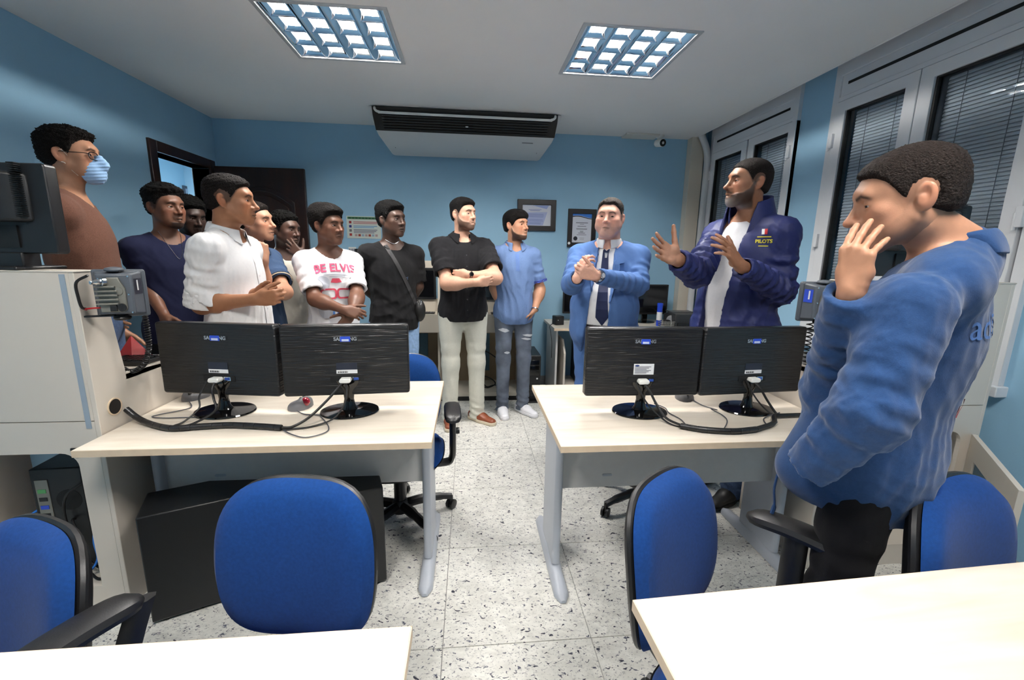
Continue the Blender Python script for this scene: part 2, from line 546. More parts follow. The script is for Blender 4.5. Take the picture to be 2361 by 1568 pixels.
# windows: frame, two casements each, closed venetian blinds behind the glass
BLIND = mat('grey_blind_slat', (236, 240, 246), .5, spec=.35)
slat_me = None
def window(name, y0, y1, panes, hinges):
    w = struct(bpy.data.objects.new(name, None)); link(w)
    x = XR
    z0, z1 = WZ0, WZ1
    yA, yB_ = y0, y1
    mb = MB()
    mb.ring_prism([(yA, z0), (yB_, z0), (yB_, z1), (yA, z1)], [(yA + .05, z0 + .05), (yB_ - .05, z0 + .05), (yB_ - .05, z1 - .10), (yA + .05, z1 - .10)], 'x', x - .030, x + .10)
    obj('frame', mb, WHITE_ALU, w, .003)
    box('ventilation_panel', (x - .02, yA + .05, 2.455), (x + .03, yB_ - .05, z1 - .10), WHITE_ALU, w, .002)
    box('ventilation_slot', (x - .023, yA + .10, 2.535), (x - .018, yB_ - .10, 2.552), DARK_GASKET, w)
    box('transom', (x - .028, yA + .045, 2.44), (x + .04, yB_ - .045, 2.47), WHITE_ALU, w, .003)
    box('window_sill', (x - .06, yA - .02, z0 - .05), (x + .02, yB_ + .02, z0), WHITE_ALU, w, .004)
    for (a, b) in panes:                                   # glass opening
        top, bot = 2.372, 1.02
        c = MB().ring_prism([(a - .075, bot - .085), (b + .075, bot - .085), (b + .075, top + .065), (a - .075, top + .065)], [(a, bot), (b, bot), (b, top), (a, top)], 'x', x - .034, x + .012)
        cas = obj('casement', c, WHITE_ALU, w, .003)
        g = MB().ring_prism([(a - .001, bot - .001), (b + .001, bot - .001), (b + .001, top + .001), (a - .001, top + .001)], [(a + .008, bot + .008), (b - .012, bot + .008), (b - .012, top - .008), (a + .008, top - .008)], 'x', x - .020, x + .004)
        obj('gasket', g, DARK_GASKET, cas)
        pm = MB().add([(x - .004, a, bot), (x - .004, b, bot), (x - .004, b, top), (x - .004, a, top)], [(0, 3, 2, 1)])
        obj('pane', pm, glass_mat(), cas)
        bl = bpy.data.objects.new('blind', None); link(bl, w)
        n = int((top - bot) / .0195)
        sm = MB()
        prof = [(-.0125, .0035), (-.006, .0055), (0, .0050), (.006, .002), (.0125, -.004)]
        L = b - a - .03
        vs = [(u * math.cos(1.32) - q * math.sin(1.32), t, u * math.sin(1.32) + q * math.cos(1.32)) for t in (-L / 2, L / 2) for u, q in prof]
        m5 = len(prof)
        sm.add(vs, [(i, i + 1, m5 + i + 1, m5 + i) for i in range(m5 - 1)])
        me = sm.mesh('slat'); me.materials.append(BLIND)
        for i in range(n):
            so = bpy.data.objects.new('slat', me); link(so, bl)
            so.location = (x + .045, (a + b) / 2, bot + .014 + i * .0195)
        for yy in (a + .10, b - .11):
            o = obj('ladder_cord', MB().tube([(x + .028, yy, bot), (x + .028, yy, top)], .0016, 5), mat('blind_cord', (120, 128, 140), .7), bl)
    for (yh, zh) in hinges:
        hb = MB().box((x - .052, yh - .016, zh - .045), (x - .028, yh + .016, zh + .045))
        hb.tube([(x - .046, yh + .012, zh - .06), (x - .046, yh + .012, zh + .02)], .008, 8)
        obj('hinge', hb, WHITE_ALU, w, .003)
    return w
window('window_1', W1[0], W1[1], ((3.345, 3.76), (3.93, 4.37)), ((4.435, 2.23), (4.435, 1.36), (3.305, 2.22), (3.305, 1.36)))
window('window_2', W2[0], W2[1], ((1.84, 2.275), (2.43, 2.83)), ((2.90, 2.20), (2.90, 1.55), (1.76, 1.62)))
struct(box('wall_outside', (XR + .16, YF, 0), (XR + .18, YB, 2.84), mat('night_shutter', (120, 128, 138), .8)))

# corner board, pipe and trunking
struct(box('trim_2', (2.245, 4.50, 0), (2.385, YB, ZC + .15), CREAM_D, None, .003))
pp = [(2.30, 4.46, 2.66), (2.325, 4.455, 2.60), (2.365, 4.45, 2.52), (2.395, 4.45, 2.42), (2.40, 4.45, 2.28), (2.40, 4.45, 1.70), (2.395, 4.45, 1.32), (2.365, 4.44, 1.14), (2.36, 4.44, .9), (2.37, 4.45, 0.0)]
tag(obj('wall_pipe', MB().tube(smooth_path(pp, 6), .032, 14), mat('painted_pipe', (198, 200, 202), .5, var=.03, vscale=5), None, 0, True),
    'pale painted pipe bending up the corner beside the far window', 'pipe')

# ------------------------------------------------------------------ recessed ceiling lights
TUBE = mat('lit_tube', (255, 250, 243), .4, emit=TUBE_STRENGTH)
def ceiling_light(x, y, label):
    t = thing('ceiling_light', label, 'light', (x, y, ZC), math.pi / 2, 'recessed mirror louvre ceiling lights')
    h = LH
    obj('frame', MB().ring_prism([(-h - .012, -h - .012), (h + .012, -h - .012), (h + .012, h + .012), (-h - .012, h + .012)],
        [(-h + .012, -h + .012), (h - .012, -h + .012), (h - .012, h - .012), (-h + .012, h - .012)], 'z', -.006, .012), mat('light_frame', (196, 198, 200), .35, metal=.3), t, .002)
    hm = MB()
    hm.box((-h, -h, .075), (h, h, .085))
    for s in (-1, 1):
        hm.box((s * h - .004, -h, 0), (s * h + .004, h, .085)).box((-h, s * h - .004, 0), (h, s * h + .004, .085))
    obj('housing', hm, mat('light_housing', (230, 232, 236), .3, metal=.6), t)
    rows = [-.225, -.075, .075, .225]
    for r in rows:
        obj('fluorescent_tube', MB().tube([(-h + .02, r, .050), (h - .02, r, .050)], .010, 8), TUBE, t, 0, True)
    for r in (-.300, -.15, 0.0, .15, .300):                 # long curved reflectors between the tubes
        prof = []
        for q in range(7):
            u = q / 6
            prof.append((.034 * u ** .6, .020 * u))
        a = [(r - w, z) for w, z in prof]
        b = [(r + w, z) for w, z in prof][::-1]
        pts = [p for p in (a + b[:-1])]
        pts = [(max(-h + .004, min(h - .004, p[0])), p[1] - .000) for p in pts]
        obj('reflector', MB().prism([(p[0], p[1]) for p in pts], 'x', -h + .006, h - .006), MIRROR, t, 0, True)
    for c in (-.300, -.16, 0.0, .16, .300):                 # cross blades
        for r in rows:
            m = MB()
            n = 6
            vs = []
            for q in range(n + 1):
                u = q / n
                hw = .030 + .020 * (1 - u)
                th = .0015 + .010 * u ** 1.4
                z = .003 + .026 * u
                vs += [(c - th, r - .075, z), (c - th, r + .075, z), (c + th, r + .075, z), (c + th, r - .075, z)]
            fs = []
            for q in range(n):
                o4 = q * 4
                fs += [(o4, o4 + 1, o4 + 5, o4 + 4), (o4 + 2, o4 + 3, o4 + 7, o4 + 6), (o4 + 1, o4 + 2, o4 + 6, o4 + 5), (o4 + 3, o4, o4 + 4, o4 + 7)]
            fs += [(3, 2, 1, 0), (n * 4, n * 4 + 1, n * 4 + 2, n * 4 + 3)]
            m.add(vs, fs)
            obj('louvre_blade', m, MIRROR, t, 0, True)
    return t
ceiling_light(*LIGHTS[0], 'mirror louvre ceiling light above the white-shirted man, left of the two')
ceiling_light(*LIGHTS[1], 'mirror louvre ceiling light nearer the windows, right of the two')
ceiling_light(*LIGHTS[2], 'mirror louvre ceiling light over the near left desk, out of view above')
ceiling_light(*LIGHTS[3], 'mirror louvre ceiling light over the near right desk, out of view above')

# ------------------------------------------------------------------ air conditioner
ac = thing('air_conditioner', 'white ceiling air conditioner with a black slatted grille', 'air conditioner', (-.02, 4.0, ZC - .003))
def acx(y, z):          # half width narrows towards the rear edge
    return .82 - .12 * min(1, max(0, (y) / .55))
prof = [(.0, .0), (.03, -.06), (.145, -.150), (.20, -.185), (.50, -.275), (.565, -.27), (.585, -.18), (.59, 0)]
m = MB()
n = len(prof)
vs = [(-acx(*p), p[0], p[1]) for p in prof] + [(acx(*p), p[0], p[1]) for p in prof]
m.add(vs, [tuple(range(n)), tuple(range(n, 2 * n))[::-1]] + [(i + 1, i, n + i, n + i + 1) for i in range(n - 1)] + [(0, n - 1, 2 * n - 1, n)])
obj('body', m, mat('air_conditioner_white', (205, 207, 208), .45, var=.01, vscale=4), ac, .012, seg=3)
gm = MB()
pf = [(-.010, -.003), (.018, -.066), (.135, -.157), (.150, -.150), (.04, -.05), (.005, 0)]
gm.prism(pf, 'x', -.785, .785)
obj('grille_recess', gm, mat('grille_black', (10, 10, 11), .5), ac, .004)
for i in range(6):
    u = i / 5
    y, z = .012 + .105 * u, -.066 - .078 * u
    obj('grille_slat', MB().box((-.71, -.009, -.0025), (.71, .009, .0025), Matrix.Translation((0, y, z)) @ Matrix.Rotation(.25, 4, 'X')), mat('slat_black', (24, 24, 26), .4), ac)
lv = smooth_path([(-.76, -.010, -.014), (-.755, -.020, -.035), (-.72, -.026, -.052), (-.6, -.028, -.056), (.6, -.028, -.056), (.72, -.026, -.052), (.755, -.020, -.035), (.76, -.010, -.014)], 5)
obj('louvre_flap', MB().tube(lv, .010, 8), WHITEP, ac, 0, True)
obj('badge', MB().box((.50, .205, -.1915), (.60, .222, -.188)), mat('badge_grey', (120, 122, 124), .4), ac)
for xx in (-.66, .0, .66):
    obj('seam', MB().box((xx - .0015, .36, -.2415), (xx + .0015, .50, -.2365), Matrix.Translation((0, 0, 0))), mat('seam_dark', (120, 122, 122), .6), ac)
obj('indicator', MB().box((-.012, .060, -.118), (.012, .070, -.110)), mat('indicator_white', (210, 214, 218), .3), ac)

# ------------------------------------------------------------------ security camera and its ceiling plate
sp = tag(box('ceiling_plate', (1.54, 4.44, ZC - .018), (1.88, 4.60, ZC), mat('plate_white', (212, 210, 204), .6), None, .003),
         'thin white cover plate on the ceiling beside the security camera', 'plate')
sc = thing('security_camera', 'small white dome-eyed security camera hanging from the ceiling', 'camera', (1.90, 4.50, ZC))
obj('bracket', MB().lathe([(.045, 0), (.045, -.012), (.02, -.03), (.014, -.05)], 16), WHITEP, sc, 0, True)
Mc = Matrix.Translation((0, -.02, -.075)) @ Matrix.Rotation(math.radians(100), 4, 'X') @ Matrix.Rotation(math.radians(10), 4, 'Y')
obj('housing', MB().lathe([(.02, -.06), (.036, -.05), (.038, .045), (.034, .05)], 18, Mc), WHITEP, sc, 0, True)
ln = obj('lens_ring', MB().lathe([(.034, .049), (.034, .053), (.03, .055)], 18, Mc), BLACKG, sc, 0, True)
obj('lens', MB().lathe([(.014, .054), (.012, .057), (.006, .058)], 14, Mc), mat('lens_white', (200, 200, 200), .2), ln, 0, True)

# ------------------------------------------------------------------ wall pictures
def framed(label, x0, x1, z0, z1, fw, kind):
    t = thing('picture_frame', label, 'picture frame', ((x0 + x1) / 2, YB, (z0 + z1) / 2))
    w, h = (x1 - x0) / 2, (z1 - z0) / 2
    FR = mat('black_brown_frame', (26, 20, 19), .35)
    obj('frame', MB().ring_prism([(-w, -h), (w, -h), (w, h), (-w, h)], [(-w + fw, -h + fw), (w - fw, -h + fw), (w - fw, h - fw), (-w + fw, h - fw)], 'y', -.026, 0), FR, t, .004)
    pw, ph = w - fw, h - fw
    pap = obj('certificate', MB().box((-pw, -.012, -ph), (pw, -.010, ph)), mat('certificate_paper', (206, 210, 222), .5), t)
    INK = mat('grey_ink', (110, 114, 126), .6)
    def bar(n, x, z, bw, bh, m, y=-.0125):
        obj(n, MB().box((x - bw / 2, y - .0006, z - bh / 2), (x + bw / 2, y + .0004, z + bh / 2)), m, pap)
    if kind == 0:
        BL = mat('pale_blue_print', (150, 166, 214), .55)
        obj('printed_field', MB().add([(-pw * .72, -.0126, ph * .25), (pw * .75, -.0126, ph * .33), (pw * .45, -.0126, -ph * .96), (-pw * .95, -.0126, -ph * .96)], [(0, 1, 2, 3)]), mat('blue_grey_field', (166, 176, 214), .55), pap)
        obj('printed_field', MB().add([(-pw * .3, -.0126, ph * .95), (pw * .85, -.0126, ph * .97), (pw * .70, -.0126, ph * .62)], [(0, 1, 2)]), BL, pap)
        for i, (bw, z) in enumerate(((.9, .55), (.7, .45), (1.2, .1), (1.25, -.02), (1.2, -.14), (1.1, -.42), (1.15, -.54), (.9, -.72), (.8, -.82))):
            bar('print_line', -pw * .12, ph * z, pw * bw, ph * .045, mat('blue_ink', (120, 134, 186), .6), -.0132)
    else:
        BL = mat('bright_blue_print', (48, 116, 206), .5)
        NV = mat('navy_print', (18, 24, 42), .5)
        nn = 14
        def wave(u, base, amp):
            return base + amp * math.sin(u * 4.2 + .5)
        top = [(-pw + 2 * pw * i / nn, ph) for i in range(nn + 1)]
        low = [(-pw + 2 * pw * i / nn, ph * wave(i / nn, .80, .09)) for i in range(nn + 1)]
        low2 = [(-pw + 2 * pw * i / nn, ph * wave(i / nn, .72, .085)) for i in range(nn + 1)]
        low3 = [(-pw + 2 * pw * i / nn, ph * wave(i / nn, .78, .09)) for i in range(nn + 1)]
        def band(A, B, m):
            vs = [(x, -.0126, z) for x, z in A] + [(x, -.0126, z) for x, z in B]
            k3 = len(A)
            obj('print_band', MB().add(vs, [(i, k3 + i, k3 + i + 1, i + 1) for i in range(k3 - 1)]), m, pap)
        band(top, low, BL); band(low3, low2, NV)
        for i, (bw, z, hgt) in enumerate(((1.25, .38, .05), (.45, .28, .03), (.9, .14, .04), (1.15, -.02, .03), (1.1, -.08, .03), (.38, -.20, .03), (.3, -.26, .03), (.7, -.34, .04), (1.0, -.46, .03))):
            bar('print_line', 0, ph * z, pw * bw, ph * hgt, INK)
        obj('seal', MB().lathe([(.022, 0), (.020, .001)], 18, Matrix.Translation((-pw * .62, -.0122, -ph * .72)) @ Matrix.Rotation(math.pi / 2, 4, 'X')), NV, pap)
        bar('print_line', pw * .05, -ph * .68, pw * .5, ph * .02, INK); bar('print_line', pw * .05, -ph * .78, pw * .45, ph * .02, INK)
    return t
framed('wide black frame with a pale blue certificate behind the light-blue polo man', .49, .89, 1.66, 1.97, .052, 0)
f2 = framed('upright black frame with a white certificate beside the blue-suited man', 1.02, 1.32, 1.503, 1.89, .048, 1)
obj('sticker', MB().lathe([(.014, 0), (.013, .001)], 14, Matrix.Translation((-.132, -.026, -.155)) @ Matrix.Rotation(math.pi / 2, 4, 'X')), WHITEPAPER, f2)

po = thing('safety_poster', 'pale safety poster with a green heading taped to the back wall', 'poster', (-1.05, YB - .002, 1.655))
pap = box('paper', (-.165, -.003, -.108), (.165, 0, .108), mat('poster_paper', (206, 214, 206), .6), po)
obj('heading', MB().box((-.155, -.0042, .078), (.155, -.0032, .100)), mat('green_print', (58, 120, 78), .6), pap)
for i in range(9):
    obj('heading_mark', MB().box((-.142 + i * .032, -.0048, .083), (-.120 + i * .032, -.0041, .094)), mat('dark_green_ink', (24, 60, 40), .6), pap)
for i, c in enumerate(((150, 40, 44), (30, 40, 120), (110, 110, 112), (170, 44, 40))):
    z = .048 - i * .040
    obj('pictogram', MB().box((-.142, -.0042, z - .012), (-.118, -.0032, z + .012)), mat('pictogram_%d' % i, c, .6), pap)
for i, (z, c, x1) in enumerate(((.052, (190, 120, 120), .14), (.038, (190, 130, 130), .13), (.012, (110, 160, 200), .13), (-.002, (120, 165, 205), .10), (-.024, (120, 124, 140), .13), (-.038, (120, 124, 140), .12), (-.052, (130, 134, 150), .10))):
    obj('print_line', MB().box((-.10, -.0042, z - .004), (x1, -.0032, z + .004)), mat('poster_ink_%d' % i, c, .6), pap)
for i in range(7):
    obj('pictogram', MB().box((-.09 + i * .033, -.0042, -.088), (-.066 + i * .033, -.0032, -.066)), mat('poster_stamp_%d' % (i % 3), ((176, 150, 150), (150, 60, 50), (150, 170, 190))[i % 3], .6), pap)
# ================================================================== furniture
# ---- desks
def desk(label, x0, x1, y0, y1, legs, panel, z=.74, flip=False):
    cx, cy = (x0 + x1) / 2, (y0 + y1) / 2
    t = thing('desk', label, 'desk', (cx, cy, 0), 0, 'cream-topped computer desks')
    w, d = (x1 - x0) / 2, (y1 - y0) / 2
    top = box('desk_top', (-w, -d, z - .026), (w, d, z), LAM, t, .002)
    for lo, hi in (((-w - .0012, -d - .0012, z - .0255), (w + .0012, -d + .001, z - .0015)), ((-w - .0012, d - .001, z - .0255), (w + .0012, d + .0012, z - .0015)),
                   ((-w - .0012, -d, z - .0255), (-w + .001, d, z - .0015)), ((w - .001, -d, z - .0255), (w + .0012, d, z - .0015))):
        box('edge_band', lo, hi, EDGE, top)
    for lx in legs:
        lm = MB()
        lm.prism(rrect(.036, .27, .017, 4), 'z', .055, z - .026)
        lg = obj('leg', lm, LEGGREY, t, 0, True)
        lg.location = (lx - cx, .005, 0)
        fm = MB()
        n = 16
        prof = []
        L = .30
        secs = []
        for i in range(n + 1):
            u = -1 + 2 * i / n
            hgt = .030 + .040 * max(0, 1 - abs(u) * 1.25) ** 1
            e = max(0.0, 1 - max(0, (abs(u) - .90) / .10) ** 2) ** .5
            secs.append((u * (L + .0), max(.35, e) * .031, hgt * max(.45, e)))
        vs, fs = [], []
        k = 8
        for (yy, hw, hh) in secs:
            for q in range(k):
                a = math.pi * q / (k - 1)
                vs.append((hw * math.cos(a), yy, .004 + hh * math.sin(a) ** .7))
        for i in range(n):
            for q in range(k - 1):
                fs.append((i * k + q, i * k + q + 1, (i + 1) * k + q + 1, (i + 1) * k + q))
            fs.append((i * k + k - 1, i * k, (i + 1) * k, (i + 1) * k + k - 1))
        fs += [tuple(range(k)), tuple(n * k + q for q in range(k))[::-1]]
        fm.add(vs, fs)
        fo = obj('foot', fm, LEGGREY, t, 0, True)
        fo.location = (lx - cx, .005, 0)
    if panel:
        a, b, yy, zlo = panel
        pm = box('modesty_panel', (a - cx, yy - cy, zlo), (b - cx, yy - cy + .016, z - .03), GREYMETAL, t, .003)
        for px in (a + .22,):
            obj('cable_slot', MB().prism(rrect(.045, .011, .0054, 4, px - cx, zlo + .06), 'y', yy - cy - .003, yy - cy + .001), LEGGREY, pm)
    return t
desk('cream desk with two monitors in the left row, mice and cables on top', -1.345, -.14, 1.505, 2.285, (-1.28, -.19), (-1.27, -.205, 1.80, .42))
desk('cream desk with two monitors in the right row beside the aisle', .330, 1.535, 1.440, 2.190, (.385, 1.44), (.40, 1.43, 1.76, .385))
desk('bare cream desk cut off at the lower left corner of the photo', -1.40, -.108, -.06, .700, (-1.30, -.16), (-1.28, -.18, .25, .40))
dr = desk('bare cream desk filling the lower right corner of the photo', .343, 1.60, .015, .755, (.42, 1.52), (.44, 1.50, .3, .40))
dr.rotation_euler = (0, 0, math.radians(2.4))

# ---- monitors with their backs to the camera
MONLET = mat('silver_lettering', (176, 180, 184), .3, metal=.6)
def monitor(label, x, y, rz, white_label=False, z=.74):
    t = thing('computer_monitor', label, 'monitor', (x, y, z), rz, 'black monitors seen from behind')
    w, z0, z1 = .255, .078, .382
    tilt = Matrix.Translation((0, .0, 0))
    # body: flat rear with rounded edge, thin
    b = MB().prism(rrect(2 * w, z1 - z0, .012, 4, 0, (z0 + z1) / 2), 'y', -.012, .030)
    body = obj('rear_shell', b, ribbed_black(), t, .007, seg=3)
    box('bezel', (-w + .002, .028, z0 + .002), (w - .002, .040, z1 - .002), BLACKG, t, .004)
    box('screen', (-w + .02, .0395, z0 + .02), (w - .02, .0405, z1 - .02), SCREEN, t)
    yb = -.0128
    obj('name_plate', MB().box((-.050, yb - .0006, .312), (.050, yb + .001, .332)), BLACKP, body)
    text('lettering', 'SAMSUNG', .0205, Matrix.Translation((0, yb - .001, .3215)) @ FACE_FRONT, MONLET, body, .0003, .0006, sx=.98)
    st = obj('asset_sticker', MB().box((-.020, yb - .0024, .3105), (.020, yb - .0014, .3325)), STICKERBLUE, body)
    obj('sticker_print', MB().box((-.014, yb - .0030, .3125), (.014, yb - .0023, .3215)), mat('sticker_pale', (196, 206, 232), .5), st)
    if white_label:
        lb = obj('rating_label', MB().box((-.045, yb - .0016, .176), (.045, yb - .0006, .224)), WHITEPAPER, body)
        obj('label_logo', MB().lathe([(.010, 0), (.009, .0006)], 14, Matrix.Translation((-.030, yb - .0016, .216)) @ Matrix.Rotation(math.pi / 2, 4, 'X'), 1, .38), mat('logo_blue', (40, 60, 120), .5), lb)
        for i in range(6):
            obj('print_line', MB().box((-.040, yb - .0022, .182 + i * .0055), (.012 + .005 * (i % 3) * 2, yb - .0015, .1845 + i * .0055)), mat('label_ink', (90, 94, 104), .6), lb)
    else:
        lb = obj('rating_label', MB().box((-.042, yb - .0016, .190), (.042, yb - .0006, .220)), DKBLUE, body)
        wl = obj('serial_label', MB().box((-.042, yb - .0017, .174), (.042, yb - .0006, .190)), WHITEPAPER, body)
        for i in range(12):
            obj('barcode_bar', MB().box((-.036 + i * .0034, yb - .0023, .1765), (-.0345 + i * .0034 + .001 * (i % 3 == 0), yb - .0016, .184)), BLACKP, wl)
    # recessed connector bay
    bay = obj('connector_bay', MB().box((-.068, yb - .0012, .138), (.068, yb + .001, .163)), mat('bay_black', (6, 6, 7), .6), body)
    sh = MB().prism([(-.030, .146), (-.024, .139), (.012, .139), (.020, .147), (.016, .159), (-.024, .159)], 'y', yb - .034, yb)
    plug = obj('video_plug', sh, WHITEP, t, .004)
    sk = obj('video_socket', MB().box((.026, yb - .006, .145), (.046, yb, .156)), mat('socket_blue', (36, 70, 150), .4), t, .001)
    obj('socket_rim', MB().ring_prism(rrect(.030, .017, .003, 3, .036, .1505), rrect(.021, .010, .002, 3, .036, .1505), 'y', yb - .004, yb), CHROME, sk)
    # stand: round glossy foot, waisted neck
    obj('stand_base', MB().lathe([(.118, 0), (.122, .004), (.119, .009), (.06, .014), (.03, .017)], 40, None, 1.0, .82), BLACKG, t, 0, True)
    neck = MB()
    vs, fs = [], []
    secs = [(.010, .040, .030), (.030, .026, .020), (.060, .020, .016), (.095, .024, .014), (.125, .042, .012), (.142, .050, .010)]
    k = 14
    for zz, a, bq in secs:
        for q in range(k):
            an = 2 * math.pi * q / k
            vs.append((a * math.cos(an), -.002 + bq * math.sin(an) - .008 * (zz > .1), zz))
    for i in range(len(secs) - 1):
        for q in range(k):
            fs.append((i * k + q, i * k + (q + 1) % k, (i + 1) * k + (q + 1) % k, (i + 1) * k + q))
    fs += [tuple(range(k))[::-1], tuple((len(secs) - 1) * k + q for q in range(k))]
    neck.add(vs, fs)
    obj('stand_neck', neck, BLACKG, t, 0, True)
    return t
monitor('black monitor back nearest the radio console, left end of the left desk', -1.035, 1.862, math.radians(-9))
monitor('black monitor back beside the red-ball mouse, right end of the left desk', -.515, 1.838, math.radians(4))
monitor('black monitor back with a white rating label on the right desk', .752, 1.770, math.radians(-1), True)
monitor('black monitor back farthest right, beside the man in the blue sweatshirt', 1.262, 1.778, math.radians(5))

# ---- trackball mice
BALLGREY = mat('mouse_grey', (112, 112, 116), .5, bump=.05, bscale=300)
def trackball(label, x, y, rz):
    t = thing('trackball_mouse', label, 'mouse', (x, y, .74), rz, 'grey trackball mice')
    vs, fs = [], []
    k, n = 16, 8
    for i in range(n + 1):
        ph = math.pi / 2 * i / n
        for q in range(k):
            a = 2 * math.pi * q / k
            r = math.cos(ph) ** .55
            hgt = .040 * math.sin(ph) ** .8 * (1 + .25 * math.cos(a))
            vs.append((.044 * r * math.cos(a), .062 * r * math.sin(a) - .004 * math.cos(2 * a), hgt))
    for i in range(n):
        for q in range(k):
            fs.append((i * k + q, i * k + (q + 1) % k, (i + 1) * k + (q + 1) % k, (i + 1) * k + q))
    fs.append(tuple(range(k))[::-1])
    obj('shell', MB().add(vs, fs), BALLGREY, t, 0, True)
    sm = bpy.data.meshes.new('ball')
    bm = bmesh.new(); bmesh.ops.create_uvsphere(bm, u_segments=18, v_segments=12, radius=.020); bm.to_mesh(sm); bm.free()
    bo = obj('ball', sm, mat('red_ball', (160, 20, 44), .12, coat=.5), t, 0, True); bo.location = (.030, -.004, .030)
    obj('scroll_wheel', MB().lathe([(.007, -.003), (.009, 0), (.007, .003)], 12, Matrix.Translation((-.014, .040, .034)) @ Matrix.Rotation(math.pi / 2, 4, 'Y')), BLACKP, t, 0, True)
    obj('button_seam', MB().tube([(-.006, .056, .012), (-.004, .044, .032), (-.002, .02, .0405)], .0008, 4), BLACKP, t)
    return t
trackball('grey trackball mouse with a red ball between the two left monitors', -.742, 1.90, math.radians(-20))
trackball('grey trackball mouse half hidden behind the leftmost desk monitor', -1.262, 2.055, math.radians(160))
trackball('grey trackball mouse peeking out between the two right monitors', 1.05, 1.945, math.radians(150))

# ---- cables on the desks
def cable(label, pts, r, material, cat='cable', name='cable', seg=8, n=6, group=None):
    return tag(obj(name, MB().tube(smooth_path(pts, n), r, seg), material, None, 0, True), label, cat, group)
Z = .741
def wrapped(label, pts, r=.0115):
    """cable bundle in slit spiral wrap: sleeve rings are pieces"""
    path = smooth_path(pts, 8)
    t = thing('cable_wrap', label, 'cable wrap', path[0])
    o = Vector(path[0])
    obj('bundle', MB().tube([p - o for p in path], r * .82, 10), RUBBER, t, 0, True)
    # rings
    acc, last = 0, path[0]
    ring_pts = []
    for p in path[1:]:
        ring_pts.append((last + p) / 2 - o)
        last = p
    i = 0
    run = []
    for q, p in enumerate(path):
        run.append(p - o)
        if len(run) == 4 or q == len(path) - 1:
            if len(run) > 1:
                d = (run[-1] - run[-2]).normalized() * .0015
                run2 = run[:-1] + [run[-1] - d]
                obj('wrap_segment', MB().tube(run2, r, 10), mat('wrap_black', (26, 26, 28), .38), t, 0, True)
            run = [p - o]
    return t
zc = Z + .0125
wrapped('black spiral cable wrap snaking from the console hole across the left desk', [(-1.335, 1.745, .80), (-1.29, 1.735, .765), (-1.22, 1.70, zc), (-1.12, 1.655, zc), (-1.03, 1.665, zc), (-.93, 1.675, zc), (-.82, 1.66, zc), (-.715, 1.637, zc)])
wrapped('black spiral cable wrap curving along the front of the right desk', [(.845, 1.572, zc), (.92, 1.53, zc), (1.03, 1.508, zc), (1.135, 1.522, zc)])
cable('cable tail leading from the right desk wrap past the far monitor foot', [(1.135, 1.522, zc), (1.25, 1.58, zc), (1.31, 1.655, zc), (1.35, 1.66, zc), (1.50, 1.665, zc)], .0095, RUBBER)
wz = Z + .004
cable('video cable dropping from the leftmost desk monitor into the wrap', [(-1.040, 1.825, .885), (-1.042, 1.80, .86), (-1.035, 1.79, .82), (-1.02, 1.765, .78), (-1.06, 1.70, .756), (-1.09, 1.665, zc)], .0048, RUBBER)
cable('power cable dropping behind the leftmost desk monitor stand', [(-1.075, 1.83, .885), (-1.095, 1.80, .83), (-1.09, 1.78, .785), (-1.12, 1.73, .75), (-1.14, 1.70, wz)], .0035, RUBBER)
cable('video cable running from the second monitor down to the wrap end', [(-.525, 1.805, .885), (-.545, 1.77, .86), (-.58, 1.73, .82), (-.63, 1.68, .775), (-.68, 1.648, .752), (-.715, 1.637, zc)], .0052, RUBBER)
cable('power cable looping from the second monitor to the wrap end', [(-.515, 1.81, .885), (-.51, 1.78, .83), (-.52, 1.755, .79), (-.55, 1.71, .755), (-.62, 1.66, wz), (-.71, 1.635, wz)], .0035, RUBBER)
cable('thin mouse cord looping over the front edge of the left desk', [(-.735, 1.84, wz), (-.69, 1.80, wz), (-.635, 1.79, wz), (-.615, 1.77, wz), (-.55, 1.66, wz), (-.545, 1.60, wz), (-.60, 1.56, wz), (-.66, 1.59, wz), (-.705, 1.63, wz)], .0022, GREYCABLE)
cable('thin mouse cord curling at the left end of the left desk', [(-1.255, 1.99, wz), (-1.20, 1.90, wz), (-1.27, 1.83, wz), (-1.285, 1.80, wz), (-1.22, 1.785, wz), (-1.10, 1.79, wz)], .0022, GREYCABLE)
cable('video cable dropping from the white-labelled monitor to the right desk wrap', [(.745, 1.735, .885), (.765, 1.705, .855), (.785, 1.68, .81), (.81, 1.63, .765), (.85, 1.575, zc)], .0052, RUBBER)
cable('power cable dropping from the white-labelled monitor to the right desk wrap', [(.715, 1.74, .885), (.745, 1.71, .82), (.78, 1.685, .775), (.82, 1.62, wz), (.86, 1.57, wz)], .0035, RUBBER)
cable('video cable dropping from the far right monitor to its desk', [(1.255, 1.745, .885), (1.275, 1.715, .855), (1.30, 1.70, .81), (1.325, 1.675, .765), (1.335, 1.66, zc)], .0052, RUBBER)
cable('power cable dropping from the far right monitor to its desk', [(1.225, 1.75, .885), (1.255, 1.72, .82), (1.29, 1.70, .775), (1.32, 1.665, wz)], .0035, RUBBER)
cable('thin cord with a curl running from the half-hidden mouse on the right desk', [(1.07, 1.90, wz), (1.08, 1.82, wz), (1.11, 1.77, wz), (1.095, 1.74, wz + .01), (1.085, 1.765, wz + .004), (1.10, 1.70, wz), (1.08, 1.63, wz), (1.00, 1.53, wz)], .0022, GREYCABLE)
cable('thin cord wandering behind the white-labelled monitor', [(.86, 1.86, wz), (.885, 1.80, wz), (.875, 1.74, wz), (.89, 1.66, wz), (.88, 1.585, wz)], .0022, GREYCABLE)
cable('small cord loop beside the far right monitor foot', [(1.34, 1.665, wz + .02), (1.27, 1.66, wz), (1.23, 1.60, wz), (1.24, 1.57, wz), (1.29, 1.61, wz)], .0025, GREYCABLE)

